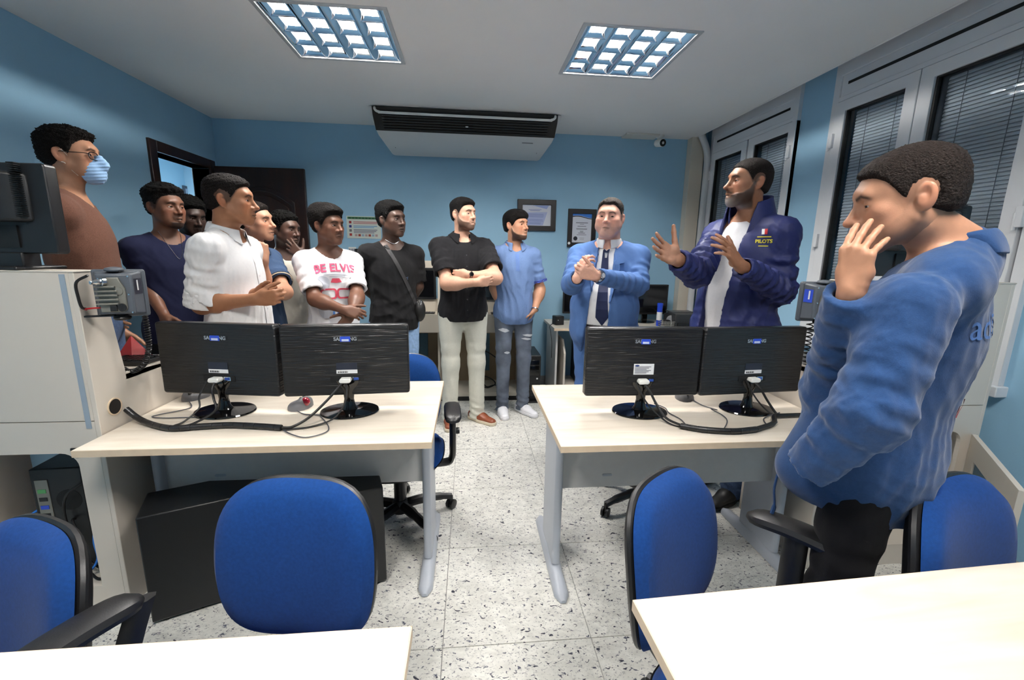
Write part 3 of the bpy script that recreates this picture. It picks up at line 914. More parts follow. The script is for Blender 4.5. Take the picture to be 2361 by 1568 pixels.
# ---- simulator consoles flanking the desks
def console(name_label, xs, sgn, opening, with_door):
    """xs: x of the inner side panel; sgn: +1 when the body extends to -x (left console), -1 mirrored"""
    t = thing('radio_console', name_label, 'console', (xs, 1.64, 0), 0, 'cream radio consoles')
    def X(u):                    # u measured from the inner panel outwards
        return -u * sgn
    def bx(n, u0, u1, y0, y1, z0, z1, m, par=t, bev=.002):
        a, b = sorted((X(u0), X(u1)))
        return box(n, (a, y0, z0), (b, y1, z1), m, par, bev)
    W = .76
    # inner side panel profile (y,z)
    prof = [(0, .0), (.50, .0), (.50, .70), (.48, .915), (.155, .935), (.108, 1.331), (0, 1.331)]
    obj('side_panel', MB().prism(prof, 'x', *sorted((X(0), X(.018)))), CREAM, t, .002)
    obj('side_panel', MB().prism(prof, 'x', *sorted((X(W - .018), X(W)))), CREAM, t, .002)
    # front face around the service opening
    x0, x1 = sorted((X(.018), X(W - .018)))
    if sgn > 0:
        oL, oR = X(W - .09), X(.095)
    else:
        oL, oR = X(.095), X(W - .09)
    zl, zt = .105, .668
    r = .055
    outer, inner = [], []
    fm = MB()
    fm.box((x0, 0, .0), (oL, .018, .79)).box((oR, 0, .0), (x1, .018, .79)).box((oL, 0, zt), (oR, .018, .79)).box((oL, 0, .0), (oR, .018, zl))
    for (cxx, sx) in ((oL, 1), (oR, -1)):      # rounded upper corners
        pts = [(cxx, zt)] + [(cxx + sx * (r - r * math.cos(a)), zt - r + r * math.sin(a)) for a in [math.pi / 2 * q / 6 for q in range(6, -1, -1)]]
        fm.prism(pts, 'y', 0, .018)
    obj('front_lower', fm, CREAM, t)
    box('front_upper', (x0, 0, .793), (x1, .018, 1.331), CREAM, t, .001)
    bx('top', -.002, W + .002, -.002, .112, 1.331, 1.337, CREAM)
    bx('grey_strip', .028, .046, -.0025, .001, .765, 1.325, GREYSTRIP, bev=0)
    # sloped operator panel and shelf on the far side
    sl = MB().prism([(.155, .935), (.108, 1.331), (.092, 1.331), (.139, .935)], 'x', x0, x1)
    obj('operator_panel', sl, CREAM_D, t)
    bx('counter', .0, W, .15, .49, .905, .930, CREAM)
    bx('floor_board', .018, W - .018, .02, .49, .03, .075, EDGE, bev=0)
    bx('floor_board', .018, W - .018, .02, .49, .075, .090, CREAM, bev=0)
    bx('plinth', .02, W - .02, .01, .48, 0, .03, BLACKP, bev=0)
    # grommet hole in the side panel
    gx = X(-.0012)
    Mg = Matrix.Translation((gx, .075, .822)) @ Matrix.Rotation(math.pi / 2, 4, 'Y')
    obj('cable_hole', MB().lathe([(.030, -.0012), (.030, .0012)], 22, Mg), mat('hole_dark', (18, 12, 8), .8), t)
    circ = lambda r_: [(.075 + r_ * math.cos(2 * math.pi * q / 22), .822 + r_ * math.sin(2 * math.pi * q / 22)) for q in range(22)]
    obj('hole_rim', MB().ring_prism(circ(.034), circ(.029), 'x', gx - .002, gx + .002), EDGE, t)
    bx('hinge_bracket', .090, .112, -.006, .001, .655, .690, BRASS if with_door else BLACKM)
    return t
console('cream radio console at the left with an open cable bay full of computers', -1.352, 1, None, False)
cr = console('cream radio console at the right behind the man in the blue sweatshirt', 1.552, -1, None, True)
# open service door of the right console, with a mesh window
dd = thing('service_door', 'cream mesh-windowed service door hanging open on the right console', 'door', (2.275, 1.632, 0), math.radians(229))
DW, Z0, Z1 = .60, .09, .655
op = [(.10, .13), (.44, .13), (.52, .20), (.52, .56), (.10, .56)]
outer = [(0, Z0), (DW, Z0), (DW, Z0 + .1), (DW, Z1), (0, Z1)]
obj('panel', MB().ring_prism(outer, op, 'y', -.009, .009), CREAM, dd)
obj('mesh', MB().prism(op, 'y', -.002, .002), MESHBLUE, dd)
obj('hinge', MB().tube([(.0, .012, .53), (.0, .012, .59)], .007, 8), BRASS, dd, 0, True)

# ---- left console contents
def pc_tower(label, x, y, rz, w=.19, d=.46, h=.45, z=0.0, rear=False, front=False, group='black computer towers'):
    t = thing('computer_tower', label, 'computer', (x, y, z), rz, group)
    box('case', (-w / 2, -d / 2, .012), (w / 2, d / 2, h), BLACKM, t, .005)
    for sx in (-1, 1):
        for sy in (-1, 1):
            obj('foot', MB().lathe([(.014, 0), (.014, .012)], 10, Matrix.Translation((sx * w * .38, sy * d * .42, 0))), RUBBER, t)
    sp = box('side_cover', (-w / 2 - .003, -d / 2 + .01, .02), (-w / 2 + .001, d / 2 - .03, h - .012), BLACKM, t, .002)
    DOT = mat('vent_black', (5, 5, 6), .7)
    for (cy, cz, rr) in ((-.03, .27, .045), (.02, .14, .05)):
        for i in range(-4, 5):
            for j in range(-4, 5):
                if i * i + j * j <= 17:
                    obj('vent_hole', MB().box((-w / 2 - .0042, cy + i * rr / 4.4 - .0028, cz + j * rr / 4.4 - .0028), (-w / 2 - .0028, cy + i * rr / 4.4 + .0028, cz + j * rr / 4.4 + .0028)), DOT, sp)
    if rear:
        io = box('port_plate', (-w / 2 + .015, -d / 2 - .003, h * .52), (-w / 2 + .060, -d / 2 + .002, h * .90), mat('io_steel', (140, 138, 130), .35, metal=.7), t, .001)
        for i in range(4):
            box('port', (-w / 2 + .022, -d / 2 - .005, h * .55 + i * .035), (-w / 2 + .050, -d / 2 - .002, h * .55 + i * .035 + .016), (BLACKP, STICKERBLUE, BLACKP, mat('port_green', (80, 150, 90), .5))[i], io)
        box('expansion_plug', (-w / 2 + .02, -d / 2 - .045, h * .34), (-w / 2 + .085, -d / 2 - .002, h * .40), WHITEP, t, .003)
        obj('fan_grille', MB().lathe([(.045, -.002), (.045, .001), (.01, .002)], 20, Matrix.Translation((w * .18, -d / 2, h * .70)) @ Matrix.Rotation(math.pi / 2, 4, 'X')), DOT, t)
    if front:
        box('front_panel', (-w / 2, -d / 2 - .02, .012), (w / 2, -d / 2, h), BLACKP, t, .006)
        for i in range(3):
            box('drive_bay', (-w / 2 + .015, -d / 2 - .024, h - .09 - i * .055), (w / 2 - .015, -d / 2 - .018, h - .045 - i * .055), BLACKG, t, .002)
        for i in range(6):
            box('front_slat', (-w / 2 + .02, -d / 2 - .023, .05 + i * .026), (w / 2 - .02, -d / 2 - .018, .062 + i * .026), BLACKM, t, .001)
        obj('power_button', MB().lathe([(.010, 0), (.009, .004)], 12, Matrix.Translation((w * .3, -d / 2 - .018, h * .5)) @ Matrix.Rotation(math.pi / 2, 4, 'X')), CHROME, t, 0, True)
    return t
pc_tower('black tower inside the left console, left of its pair', -1.66, 1.93, math.radians(4), .18, .34, .46, .09, rear=True)
pc_tower('black tower inside the left console, nearer the panel edge', -1.455, 1.94, math.radians(2), .16, .34, .46, .09, rear=True)
cable('bright blue network cable arching out of the left tower', [(-1.715, 1.80, .36), (-1.74, 1.765, .37), (-1.80, 1.74, .31), (-1.83, 1.73, .22), (-1.84, 1.74, .12)], .0045, BLUECABLE)
cable('bright blue network cable hanging down in the console bay', [(-1.50, 1.83, .37), (-1.515, 1.76, .34), (-1.525, 1.73, .25), (-1.515, 1.72, .17), (-1.545, 1.71, .12), (-1.60, 1.71, .10)], .0045, BLUECABLE)
for i, (pts, lb) in enumerate((
        ([(-1.62, 1.80, .30), (-1.60, 1.74, .33), (-1.56, 1.72, .24), (-1.58, 1.72, .12), (-1.63, 1.72, .098)], 'black cable curling below the left tower plug'),
        ([(-1.48, 1.84, .48), (-1.52, 1.75, .50), (-1.60, 1.73, .44), (-1.62, 1.74, .30), (-1.56, 1.73, .16), (-1.50, 1.73, .10)], 'black cable looping high across the open console bay'),
        ([(-1.45, 1.84, .40), (-1.49, 1.75, .30), (-1.50, 1.73, .18), (-1.46, 1.70, .10)], 'black cable dropping beside the console bay edge'),
        ([(-1.55, 1.72, .10), (-1.50, 1.69, .098), (-1.46, 1.70, .098), (-1.42, 1.74, .098)], 'black cable lying on the console floor board'))):
    cable(lb, pts, .005, RUBBER)

# ---- radios on the console corners
def radio(label, x, y, z, mirror, rz):
    t = thing('marine_radio', label, 'radio', (x, y, z), rz, 'grey marine radios on the consoles')
    s = -1 if mirror else 1
    def bxs(n, a, b, m, par=t, bev=.004):
        lo = (min(a[0] * s, b[0] * s), a[1], a[2]); hi = (max(a[0] * s, b[0] * s), b[1], b[2])
        return box(n, lo, hi, m, par, bev)
    # front plate (faces away), tapering case, heat sink towards us
    bxs('front_plate', (-.088, .062, -.078), (.088, .084, .078), RADIOGREY, t, .008)
    vs = []
    for (yy, w0, w1, z0, z1) in ((.062, -.080, .080, -.070, .072), (.0, -.050, .062, -.062, .066)):
        vs += [(s * w0, yy, z0), (s * w1, yy, z0), (s * w1, yy, z1), (s * w0, yy, z1)]
    m = MB().add(vs, [(0, 1, 2, 3), (7, 6, 5, 4), (0, 4, 5, 1), (1, 5, 6, 2), (2, 6, 7, 3), (3, 7, 4, 0)])
    case = obj('case', m, RADIOGREY, t, .006)
    hs = MB().prism([(s * -.045, -.055), (s * .030, -.055), (s * .040, -.045), (s * .040, .02), (s * .022, .055), (s * -.012, .055), (s * -.03, .04), (s * -.045, .02)][::1 if s > 0 else -1], 'y', -.012, .002)
    sink = obj('heat_sink', hs, ALUHEAT, t, .003)
    for i in range(5):
        bxs('cooling_fin', (-.052, -.024, -.030 + i * .0135), (.018 - .006 * (i == 4), -.010, -.025 + i * .0135), ALUHEAT, sink, .001)
    Ma = Matrix.Translation((s * -.018, -.010, .042)) @ Matrix.Rotation(math.radians(90), 4, 'X') @ Matrix.Rotation(math.radians(-35 * s), 4, 'Y')
    obj('antenna_plug', MB().lathe([(.012, 0), (.012, .014), (.009, .016), (.009, .036), (.006, .040), (.006, .052)], 14, Ma), CHROME, t, 0, True)
    obj('round_boss', MB().lathe([(.013, 0), (.012, .004)], 16, Matrix.Translation((s * .022, -.012, .012)) @ Matrix.Rotation(math.pi / 2, 4, 'X')), ALUHEAT, sink, 0, True)
    obj('round_socket', MB().lathe([(.013, 0), (.013, .010), (.010, .010)], 16, Matrix.Translation((s * .026, -.012, -.040)) @ Matrix.Rotation(math.pi / 2, 4, 'X')), BLACKP, t, 0, True)
    bxs('power_socket', (-.012, -.022, -.052), (.010, -.010, -.032), BLACKP, t, .002)
    # rating stickers on the slanted side
    for (n, y0, z0, z1, mm) in (('rating_sticker', .022, .0, .05, DKBLUE if not mirror else STICKERBLUE),):
        w0 = .0665
        pts = [(s * (.0640), .010, z0), (s * (.0765), .052, z0), (s * (.0765), .052, z1), (s * (.0640), .010, z1)]
        off = s * .0022
        obj(n, MB().add([(p[0] + off, p[1], p[2]) for p in pts], [(0, 1, 2, 3) if s > 0 else (3, 2, 1, 0)]), mm, case)
        pts = [(s * (.0680), .022, z0 + .012), (s * (.070), .030, z0 + .012), (s * (.070), .030, z1 - .005), (s * (.0680), .022, z1 - .005)]
        obj('sticker_strip', MB().add([(p[0] + off * 1.5, p[1], p[2]) for p in pts], [(0, 1, 2, 3) if s > 0 else (3, 2, 1, 0)]), WHITEPAPER, case)
    # U bracket with knobs above and below
    br = MB()
    br.box((-.020, .020, .070), (.020, .050, .074)).box((-.020, .020, -.074), (.020, .050, -.070))
    a, b = sorted((s * -.075, s * -.085))
    obj('bracket', br, BLACKM, t, .001)
    obj('knob', MB().lathe([(.030, 0), (.032, .004), (.028, .010), (.010, .013)], 20, Matrix.Translation((0, .035, .074))), RADIOGREY, t, 0, True)
    obj('knob', MB().lathe([(.010, -.013), (.026, -.010), (.030, -.004), (.028, 0)], 20, Matrix.Translation((0.004, .035, -.074))), BLACKP, t, 0, True)
    obj('mounting_arm', MB().box((min(s * -.115, s * -.018), .026, -.073), (max(s * -.115, s * -.018), .046, -.068)), BLACKM, t)
    for sx, sz in ((-.042, .05), (.052, .058), (.052, -.058), (.048, .0)):
        obj('screw', MB().lathe([(.004, 0), (.003, .002)], 8, Matrix.Translation((s * sx, -.001, sz)) @ Matrix.Rotation(math.pi / 2, 4, 'X')), CHROME, case)
    t.scale = (.86, 1, 1.1)
    return t
radio('grey marine radio with a cooling fin back on the left console', -1.245, 1.655, 1.255, False, math.radians(20))
radio('grey marine radio with a white sticker on the right console', 1.490, 1.675, 1.240, True, math.radians(-8))

def coil(label, path, R, turns, r=.0028):
    path = smooth_path(path, 24)
    n = len(path)
    pts = []
    T = n * 6
    L = [0]
    for a, b in zip(path, path[1:]): L.append(L[-1] + (b - a).length)
    for i in range(turns * 10 + 1):
        u = i / (turns * 10) * L[-1]
        k = max(0, min(n - 2, next((j for j in range(n - 1) if L[j + 1] >= u), n - 2)))
        f = (u - L[k]) / max(1e-9, L[k + 1] - L[k])
        p = path[k].lerp(path[k + 1], f)
        t = (path[k + 1] - path[k]).normalized()
        a = t.cross(Vector((0, 1, 0)))
        if a.length < .1: a = t.cross(Vector((1, 0, 0)))
        a.normalize(); b = t.cross(a)
        ang = 2 * math.pi * i / 10
        pts.append(p + (a * math.cos(ang) + b * math.sin(ang)) * R)
    return tag(obj('coiled_cord', MB().tube(pts, r, 5), RUBBER, None, 0, True), label, 'cord', 'coiled radio handset cords')
coil('black coiled handset cord hanging below the left radio', [at(333, 722, 1.80), at(340, 762, 1.80), at(343, 800, 1.80), at(335, 835, 1.81), at(317, 852, 1.82), at(297, 856, 1.83), at(285, 850, 1.84)], .008, 34)
coil('black coiled handset cord hanging below the right radio', [at(1868, 742, 1.86), at(1866, 770, 1.86), at(1861, 800, 1.86), at(1857, 830, 1.86), at(1853, 855, 1.86)], .013, 12)
coil('second black coiled cord bunched under the right radio', [at(1853, 855, 1.86), at(1845, 880, 1.86), at(1850, 865, 1.87), at(1862, 845, 1.88), at(1885, 830, 1.90)], .013, 20)
cable('red and black power lead bent out of the left radio', [(-1.255, 1.645, 1.212), (-1.30, 1.63, 1.21), (-1.335, 1.64, 1.205), (-1.347, 1.66, 1.20)], .003, RED)
cable('black aerial lead looping down beside the left radio', [(-1.275, 1.60, 1.325), (-1.315, 1.60, 1.30), (-1.325, 1.61, 1.25), (-1.328, 1.62, 1.215), (-1.345, 1.655, 1.205)], .0045, RUBBER)
cable('red power lead dropping from the right radio', [(1.468, 1.655, 1.195), (1.50, 1.645, 1.185), (1.515, 1.65, 1.15), (1.52, 1.67, 1.10)], .003, RED)

# ---- things on the left console counter and behind it
tag(obj('warning_cone', MB().lathe([(.065, .0), (.065, .010), (.058, .012), (.006, .095), (.003, .10)], 4, Matrix.Translation((-1.50, 2.05, .931)) @ Matrix.Rotation(.5, 4, 'Z')), RED), 'red pyramid-shaped marker standing on the left console counter', 'marker')
kb = thing('keyboard', 'black keyboard lying on the counter of the left console', 'keyboard', (-1.44, 1.97, .931))
box('case', (-.075, -.06, 0), (.075, .06, .018), BLACKP, kb, .004)
for i in range(6):
    for j in range(4):
        box('key', (-.068 + i * .023, -.048 + j * .025, .018), (-.050 + i * .023, -.030 + j * .025, .024), BLACKM, kb)

def big_monitor(label, x, y, z, rz):
    """older monitor with a bulged back, seen from behind"""
    t = thing('computer_monitor', label, 'monitor', (x, y, z), rz)
    w, h0, h1 = .22, .055, .355
    obj('front_frame', MB().prism(rrect(2 * w, h1 - h0, .012, 4, 0, (h0 + h1) / 2), 'y', 0, .045), BLACKP, t, .005)
    box('screen', (-w + .02, .044, h0 + .02), (w - .02, .047, h1 - .02), SCREEN, t)
    obj('rear_shell', MB().prism([(-.16, -.05), (.10, -.05), (.165, .003), (-.195, .003)], 'z', .10 + .06, h1 - .03), BLACKP, t, .012, seg=4)
    for i in range(26):
        u = i / 25
        box('vent_slit', (.128, -.0275, .18 + i * .0068), (.152, -.006, .1825 + i * .0068), mat('vent_black', (5, 5, 6), .7), t)
    box('connector_bay', (-.12, -.006, .075), (.10, .001, .150), mat('bay_black', (6, 6, 7), .6), t)
    box('video_plug', (-.03, -.035, .105), (.03, -.002, .122), mat('plug_teal', (120, 200, 210), .4), t, .003)
    box('cable_plug', (-.10, -.05, .075), (-.04, -.004, .090), WHITEP, t, .003)
    obj('stand', MB().box((-.10, -.005, 0), (.10, .06, .06)), BLACKP, t, .006)
    box('stand_foot', (-.13, -.06, 0), (.13, .12, .012), BLACKP, t, .005)
    return t
big_monitor('black thick-backed monitor on top of the left console, cut off by the photo edge', -1.645, 1.70, 1.337, math.radians(-3))
_m = big_monitor('black monitor top showing behind the neck of the sweatshirt man', 1.90, 1.70, 1.300, math.radians(3))

# ---- computer towers on the floor under the left desk
pc_tower('black computer tower on the floor left of the near blue chair', -1.02, 1.73, math.radians(-66), .20, .50, .455, group='black computer towers')
pc_tower('black computer tower standing on the floor behind the near blue chair', -.62, 1.72, math.radians(-72), .20, .48, .455, group='black computer towers')

# ---- swivel chairs
def make_chair(label, x, y, rz, seat=.455, back_tilt=8, base_rot=0.0, arms=True, back=.232, arm_h=.185, arm_y=-.03):
    """faces -y before turning"""
    t = thing('swivel_chair', label, 'chair', (x, y, 0), rz, 'blue swivel chairs')
    # backrest: padded blue front, black shell behind
    def pad(w, h, d, bulge, pinch, zc, y0, sgn):
        nx, nz = 20, 20
        vs, fs = [], []
        def outline(u, v):
            # superellipse mapping of the unit square, narrower low
            a = abs(u) ** 1; b = abs(v)
            m = max(abs(u), abs(v))
            if m < 1e-6: return 0, 0
            l = (abs(u) ** 3.6 + abs(v) ** 3.6) ** (1 / 3.6)
            s_ = m / l
            return u * s_, v * s_
        for j in range(nz + 1):
            for i in range(nx + 1):
                u, v = -1 + 2 * i / nx, -1 + 2 * j / nz
                U, V = outline(u, v)
                ww = w * (1 - pinch * max(0, -V) ** 1.5 * .5) * (1 - .07 * max(0, V) ** 2)
                m = max(abs(u), abs(v))
                edge = max(0.0, 1 - m ** 6) ** .5
                curve = .035 * U * U - .02 * V * V
                vs.append((U * ww / 2, y0 + sgn * (-d * edge) - curve * 1.0, zc + V * h / 2))
        for j in range(nz):
            for i in range(nx):
                q = (j * (nx + 1) + i, j * (nx + 1) + i + 1, (j + 1) * (nx + 1) + i + 1, (j + 1) * (nx + 1) + i)
                fs.append(q if sgn > 0 else q[::-1])
        return MB().add(vs, fs)
    Mt = Matrix.Translation((0, .215, 0)) @ Matrix.Translation((0, 0, seat)) @ Matrix.Rotation(math.radians(-back_tilt), 4, 'X') @ Matrix.Translation((0, 0, -seat))
    b = pad(.45, .465, .045, 0, .25, seat + back, 0, 1)
    b.v = [tuple(Mt @ Vector(v)) for v in b.v]
    obj('backrest', b, BLUEFAB, t, 0, True)
    b = pad(.445, .46, .04, 0, .25, seat + back, .010, -1)
    b.v = [tuple(Mt @ Vector(v)) for v in b.v]
    obj('back_shell', b, BLACKP, t, 0, True)
    rim = []
    for q in range(48):
        a = 2 * math.pi * q / 48
        l = (abs(math.cos(a)) ** 3.6 + abs(math.sin(a)) ** 3.6) ** (1 / 3.6)
        U, V = math.cos(a) / l, math.sin(a) / l
        ww = .432 * (1 - .25 * max(0, -V) ** 1.5 * .5) * (1 - .07 * max(0, V) ** 2)
        rim.append(Mt @ Vector((U * ww / 2, .016 - .035 * U * U + .02 * V * V, seat + back + V * .224)))
    rim += rim[:2]
    obj('rim', MB().tube(rim, .012, 8, False), BLACKP, t, 0, True)
    # seat
    s = pad(.47, .45, .05, 0, .1, 0, 0, 1)
    Ms = Matrix.Translation((0, -.02, seat - .05)) @ Matrix(((1, 0, 0, 0), (0, 0, 1, 0), (0, -1, 0, 0), (0, 0, 0, 1)))
    s.v = [tuple(Ms @ Vector(v)) for v in s.v]
    obj('seat', s, BLUEFAB, t, 0, True)
    s = pad(.48, .46, .04, 0, .1, 0, .002, -1)
    s.v = [tuple(Ms @ Vector(v)) for v in s.v]
    obj('seat_shell', s, BLACKP, t, 0, True)
    # spine bracket
    sb = smooth_path([(0, .02, seat - .10), (0, .18, seat - .11), (0, .262, seat - .06), (0, .282, seat + .06), (0, .285, seat + .22)], 6)
    mm = MB()
    mm.tube(sb, [.036] * 4 + [.034] * (len(sb) - 4), 8)
    mm.v = [(v[0] * 1.0, v[1], v[2]) for v in mm.v]
    obj('back_bracket', mm, BLACKP, t, 0, True)
    box('mechanism', (-.09, -.10, seat - .135), (.09, .10, seat - .085), BLACKM, t, .01)
    obj('tilt_lever', MB().tube([(.06, 0, seat - .12), (.22, .01, seat - .125), (.26, .01, seat - .13)], .008, 8), BLACKP, t, 0, True)
    if arms:
        for sx in (-1, 1):
            am = MB()
            pth = [(sx * .10, 0, seat - .115), (sx * .24, 0, seat - .115), (sx * .275, 0, seat - .09), (sx * .28, arm_y * .5, seat + .0), (sx * .28, arm_y * .9, seat + arm_h - .02)]
            am.tube(smooth_path(pth, 5), .017, 8)
            am.v = [(v[0], v[1] * 1.9, v[2]) for v in am.v]
            arm = obj('armrest', am, BLACKP, t, 0, True)
            pm = MB()
            n = 16; k = 10
            vs, fs = [], []
            for i in range(n + 1):
                u = -1 + 2 * i / n
                e = max(0.0, 1 - abs(u) ** 7) ** .5
                hw, hh = .043 * max(.30, e), .020 * max(.35, e)
                for q in range(k):
                    a = 2 * math.pi * q / k
                    vs.append((sx * .28 + hw * math.copysign(abs(math.cos(a)) ** .7, math.cos(a)), arm_y + u * .135, seat + arm_h - .012 * u * u + hh * math.copysign(abs(math.sin(a)) ** .7, math.sin(a))))
            for i in range(n):
                for q in range(k):
                    fs.append((i * k + q, i * k + (q + 1) % k, (i + 1) * k + (q + 1) % k, (i + 1) * k + q))
            fs += [tuple(range(k))[::-1], tuple(n * k + q for q in range(k))]
            pm.add(vs, [f[::-1] for f in fs])
            obj('arm_pad', pm, mat('armrest_rubber', (26, 26, 28), .4, bump=.05, bscale=300), arm, 0, True)
            obj('height_knob', MB().lathe([(.016, -.012), (.018, 0), (.016, .012)], 14, Matrix.Translation((sx * .305, 0, seat + .06)) @ Matrix.Rotation(math.pi / 2, 4, 'Y')), BLACKM, arm, 0, True)
    # gas column and five-star base
    obj('gas_column', MB().lathe([(.030, .09), (.030, .24), (.022, .245), (.022, seat - .12)], 16), BLACKP, t, 0, True)
    obj('base_hub', MB().lathe([(.042, .060), (.046, .075), (.042, .115), (.034, .13)], 18), BLACKP, t, 0, True)
    for q in range(5):
        a = base_rot + 2 * math.pi * q / 5
        c_, s_ = math.cos(a), math.sin(a)
        pth = [(c_ * .03, s_ * .03, .098), (c_ * .12, s_ * .12, .100), (c_ * .22, s_ * .22, .088), (c_ * .285, s_ * .285, .072)]
        lg = obj('base_leg', MB().tube(smooth_path(pth, 4), [.026] * 5 + [.022] * 4 + [.018] * 4, 8), BLACKP, t, 0, True)
        Mc = Matrix.Translation((c_ * .285, s_ * .285, .027)) @ Matrix.Rotation(a + .6, 4, 'Z') @ Matrix.Rotation(math.pi / 2, 4, 'X')
        cm = MB()
        for off in (-.014, .014):
            cm.lathe([(.018, off - .009), (.027, off - .006), (.027, off + .006), (.018, off + .009)], 14, Mc)
        cm.lathe([(.012, -.01), (.012, .01)], 8, Mc)
        cm.tube([(c_ * .285, s_ * .285, .03), (c_ * .285, s_ * .285, .075)], .010, 8)
        obj('caster', cm, BLACKM, lg, 0, True)
    return t
make_chair('blue swivel chair facing the camera in front of the left desk', -.51, .885, math.radians(-9), .335, 6, .3, False)
make_chair('blue swivel chair at the lower left corner, its armrest towards the aisle', -1.17, .80, math.radians(-26), .29, 8, .5, arm_h=.33, arm_y=.19)
make_chair('blue swivel chair turned aside, standing at the aisle end of the near right desk', .725, .875, math.radians(37), .335, 8, .2, arm_h=.31, arm_y=.0)
make_chair('blue swivel chair behind the sweatshirt man at the near right desk', 1.335, .665, math.radians(18), .40, 6, .9, False)
make_chair('blue swivel chair tucked behind the left desk, its base showing below', -.37, 2.15, math.radians(4), .44, 6, -.95, back=.19)
make_chair('blue swivel chair tucked behind the right desk, only its base showing', 1.02, 2.20, math.radians(-6), .42, 6, 2.3, False)

# ================================================================== back of the room
def back_console():
    t = thing('wall_console', 'cream simulator console against the back wall with two dark screens', 'console', (-.15, 4.56, 0))
    w = .66
    for x in (-w, -.14 - .009, w - .018):
        obj('side_panel', MB().prism([(-.50, 0), (-.02, 0), (-.02, 1.34), (-.36, 1.34), (-.42, .88), (-.58, .86), (-.58, .70), (-.50, .70)], 'x', x, x + .018), CREAM_D, t, .002)
    box('header', (-w + .018, -.395, 1.275), (w - .018, -.365, 1.345), CREAM_D, t, .002)
    box('back_panel', (-w + .018, -.38, .865), (w - .018, -.36, .99), CREAM_D, t, .002)
    box('counter', (-w + .018, -.60, .85), (w - .018, -.38, .868), CREAM_D, t, .002)
    box('apron', (-w + .018, -.60, .70), (w - .018, -.582, .85), CREAM_D, t, .002)
    box('rear_board', (-w + .018, -.08, .09), (w - .018, -.06, .70), mat('tan_board', (146, 128, 104), .7, var=.05, vscale=10), t)
    box('base_board', (-w + .018, -.50, .05), (w - .018, -.06, .09), CREAM_D, t, .002)
    box('plinth', (-w + .018, -.48, 0), (w - .018, -.08, .05), BLACKP, t)
    for x in (-.40, .24):
        s = box('screen_frame', (x - .235, -.40, .985), (x + .235, -.37, 1.28), BLACKP, t, .004)
        box('screen', (x - .215, -.404, 1.01), (x + .215, -.399, 1.255), SCREEN, s)
        box('mesh_panel', (x - .10, -.088, .20), (x + .12, -.080, .60), MESHBLUE, t)
    for x in (-.52, -.36, -.22, .12, .26, .40):
        kx = box('control_pad', (x - .05, -.56, .868), (x + .05, -.46, .876), BLACKP, t, .002)
        for i in range(3):
            for j in range(2):
                box('button', (x - .036 + i * .026, -.545 + j * .04, .876), (x - .018 + i * .026, -.52 + j * .04, .880), mat('pad_grey', (90, 92, 98), .5), kx)
    return t
back_console()
for i, pts in enumerate(([(-.30, 4.42, .10), (-.36, 4.25, .11), (-.28, 4.18, .10), (-.22, 4.24, .12), (-.30, 4.32, .105)],
                         [(.06, 4.40, .30), (.02, 4.30, .40), (.10, 4.24, .22), (.16, 4.2, .11), (.24, 4.26, .10), (.28, 4.2, .12)],
                         [(.12, 4.42, .16), (.20, 4.26, .18), (.26, 4.22, .13), (.18, 4.18, .10), (.10, 4.24, .11)],
                         [(.05, 4.42, .5), (.12, 4.36, .46), (.20, 4.34, .42), (.28, 4.36, .36)])):
    cable(('black cable heaped at the left under the back wall console', 'black cable hanging and heaped under the back wall console',
           'black cable tangle on the base board of the back wall console', 'black cable sagging across the mesh of the back wall console')[i], pts, .006, RUBBER)
pc_tower('black computer tower on the floor beside the light-blue polo man', .605, 4.27, math.radians(0), .17, .42, .46, 0, front=True)
tag(box('floor_plate', (.52, 3.98, 0), (.70, 4.06, .012), BLACKP, None, .002), 'thin black plate on the floor before the back computer tower', 'plate')

# wall monitor behind the man in the black tee
wm = thing('wall_monitor', 'black monitor on the back wall half hidden by the black-tee man', 'monitor', (-.90, 4.58, 1.255))
box('casing', (-.235, -.05, -.19), (.235, .0, .19), BLACKP, wm, .006)
box('screen', (-.215, -.0525, -.165), (.215, -.049, .150), SCREEN, wm)
box('wall_arm', (-.06, 0.0, -.06), (.06, .02, .06), BLACKM, wm)
pp2 = thing('paper_rack', 'white paper holder with grey slips left of the wall monitor', 'rack', (-1.17, 4.585, 1.37))
box('backing', (-.035, -.012, -.09), (.035, .014, .09), WHITEP, pp2, .002)
for i in range(4):
    box('paper_slip', (-.030 + .016 * i, -.020, -.02 + .01 * (i % 2)), (-.020 + .016 * i, -.012, .075), mat('slip_grey', (130, 136, 150), .6), pp2)

# desk in the back right corner
bd = thing('corner_desk', 'small cream desk against the back wall holding monitor, printer and speaker', 'desk', (1.53, 4.27, 0))
tp = box('desk_top', (-.735, -.30, .715), (.735, .30, .74), mat('corner_desk_top', (206, 200, 188), .4, var=.02, vscale=5), bd, .002)
box('edge_band', (-.736, -.3015, .716), (.736, -.299, .739), EDGE, tp)
for x in (-.70, .66):
    box('end_panel', (x, -.22, .0), (x + .02, .28, .715), GREYMETAL, bd, .002)
obj('inner_panel', MB().prism([(-.24, .0), (.25, .0), (.25, .60), (-.12, .60), (-.24, .48)], 'x', -.62, -.60), CREAM, bd, .002)
box('lower_shelf', (-.60, -.22, .10), (.60, .26, .118), CREAM, bd, .002)
pc_tower('black computer tower on the shelf under the corner desk', 1.18, 4.28, 0, .18, .40, .44, .118, front=True)
fm_ = thing('computer_monitor', 'black monitor facing the room on the corner desk', 'monitor', (1.83, 4.36, .74), math.radians(4))
box('casing', (-.235, -.02, .085), (.235, .02, .395), BLACKP, fm_, .005)
box('screen', (-.218, -.0225, .105), (.218, -.019, .378), SCREEN, fm_)
obj('stand_neck', MB().box((-.03, .0, .01), (.03, .03, .12)), BLACKG, fm_, .004)
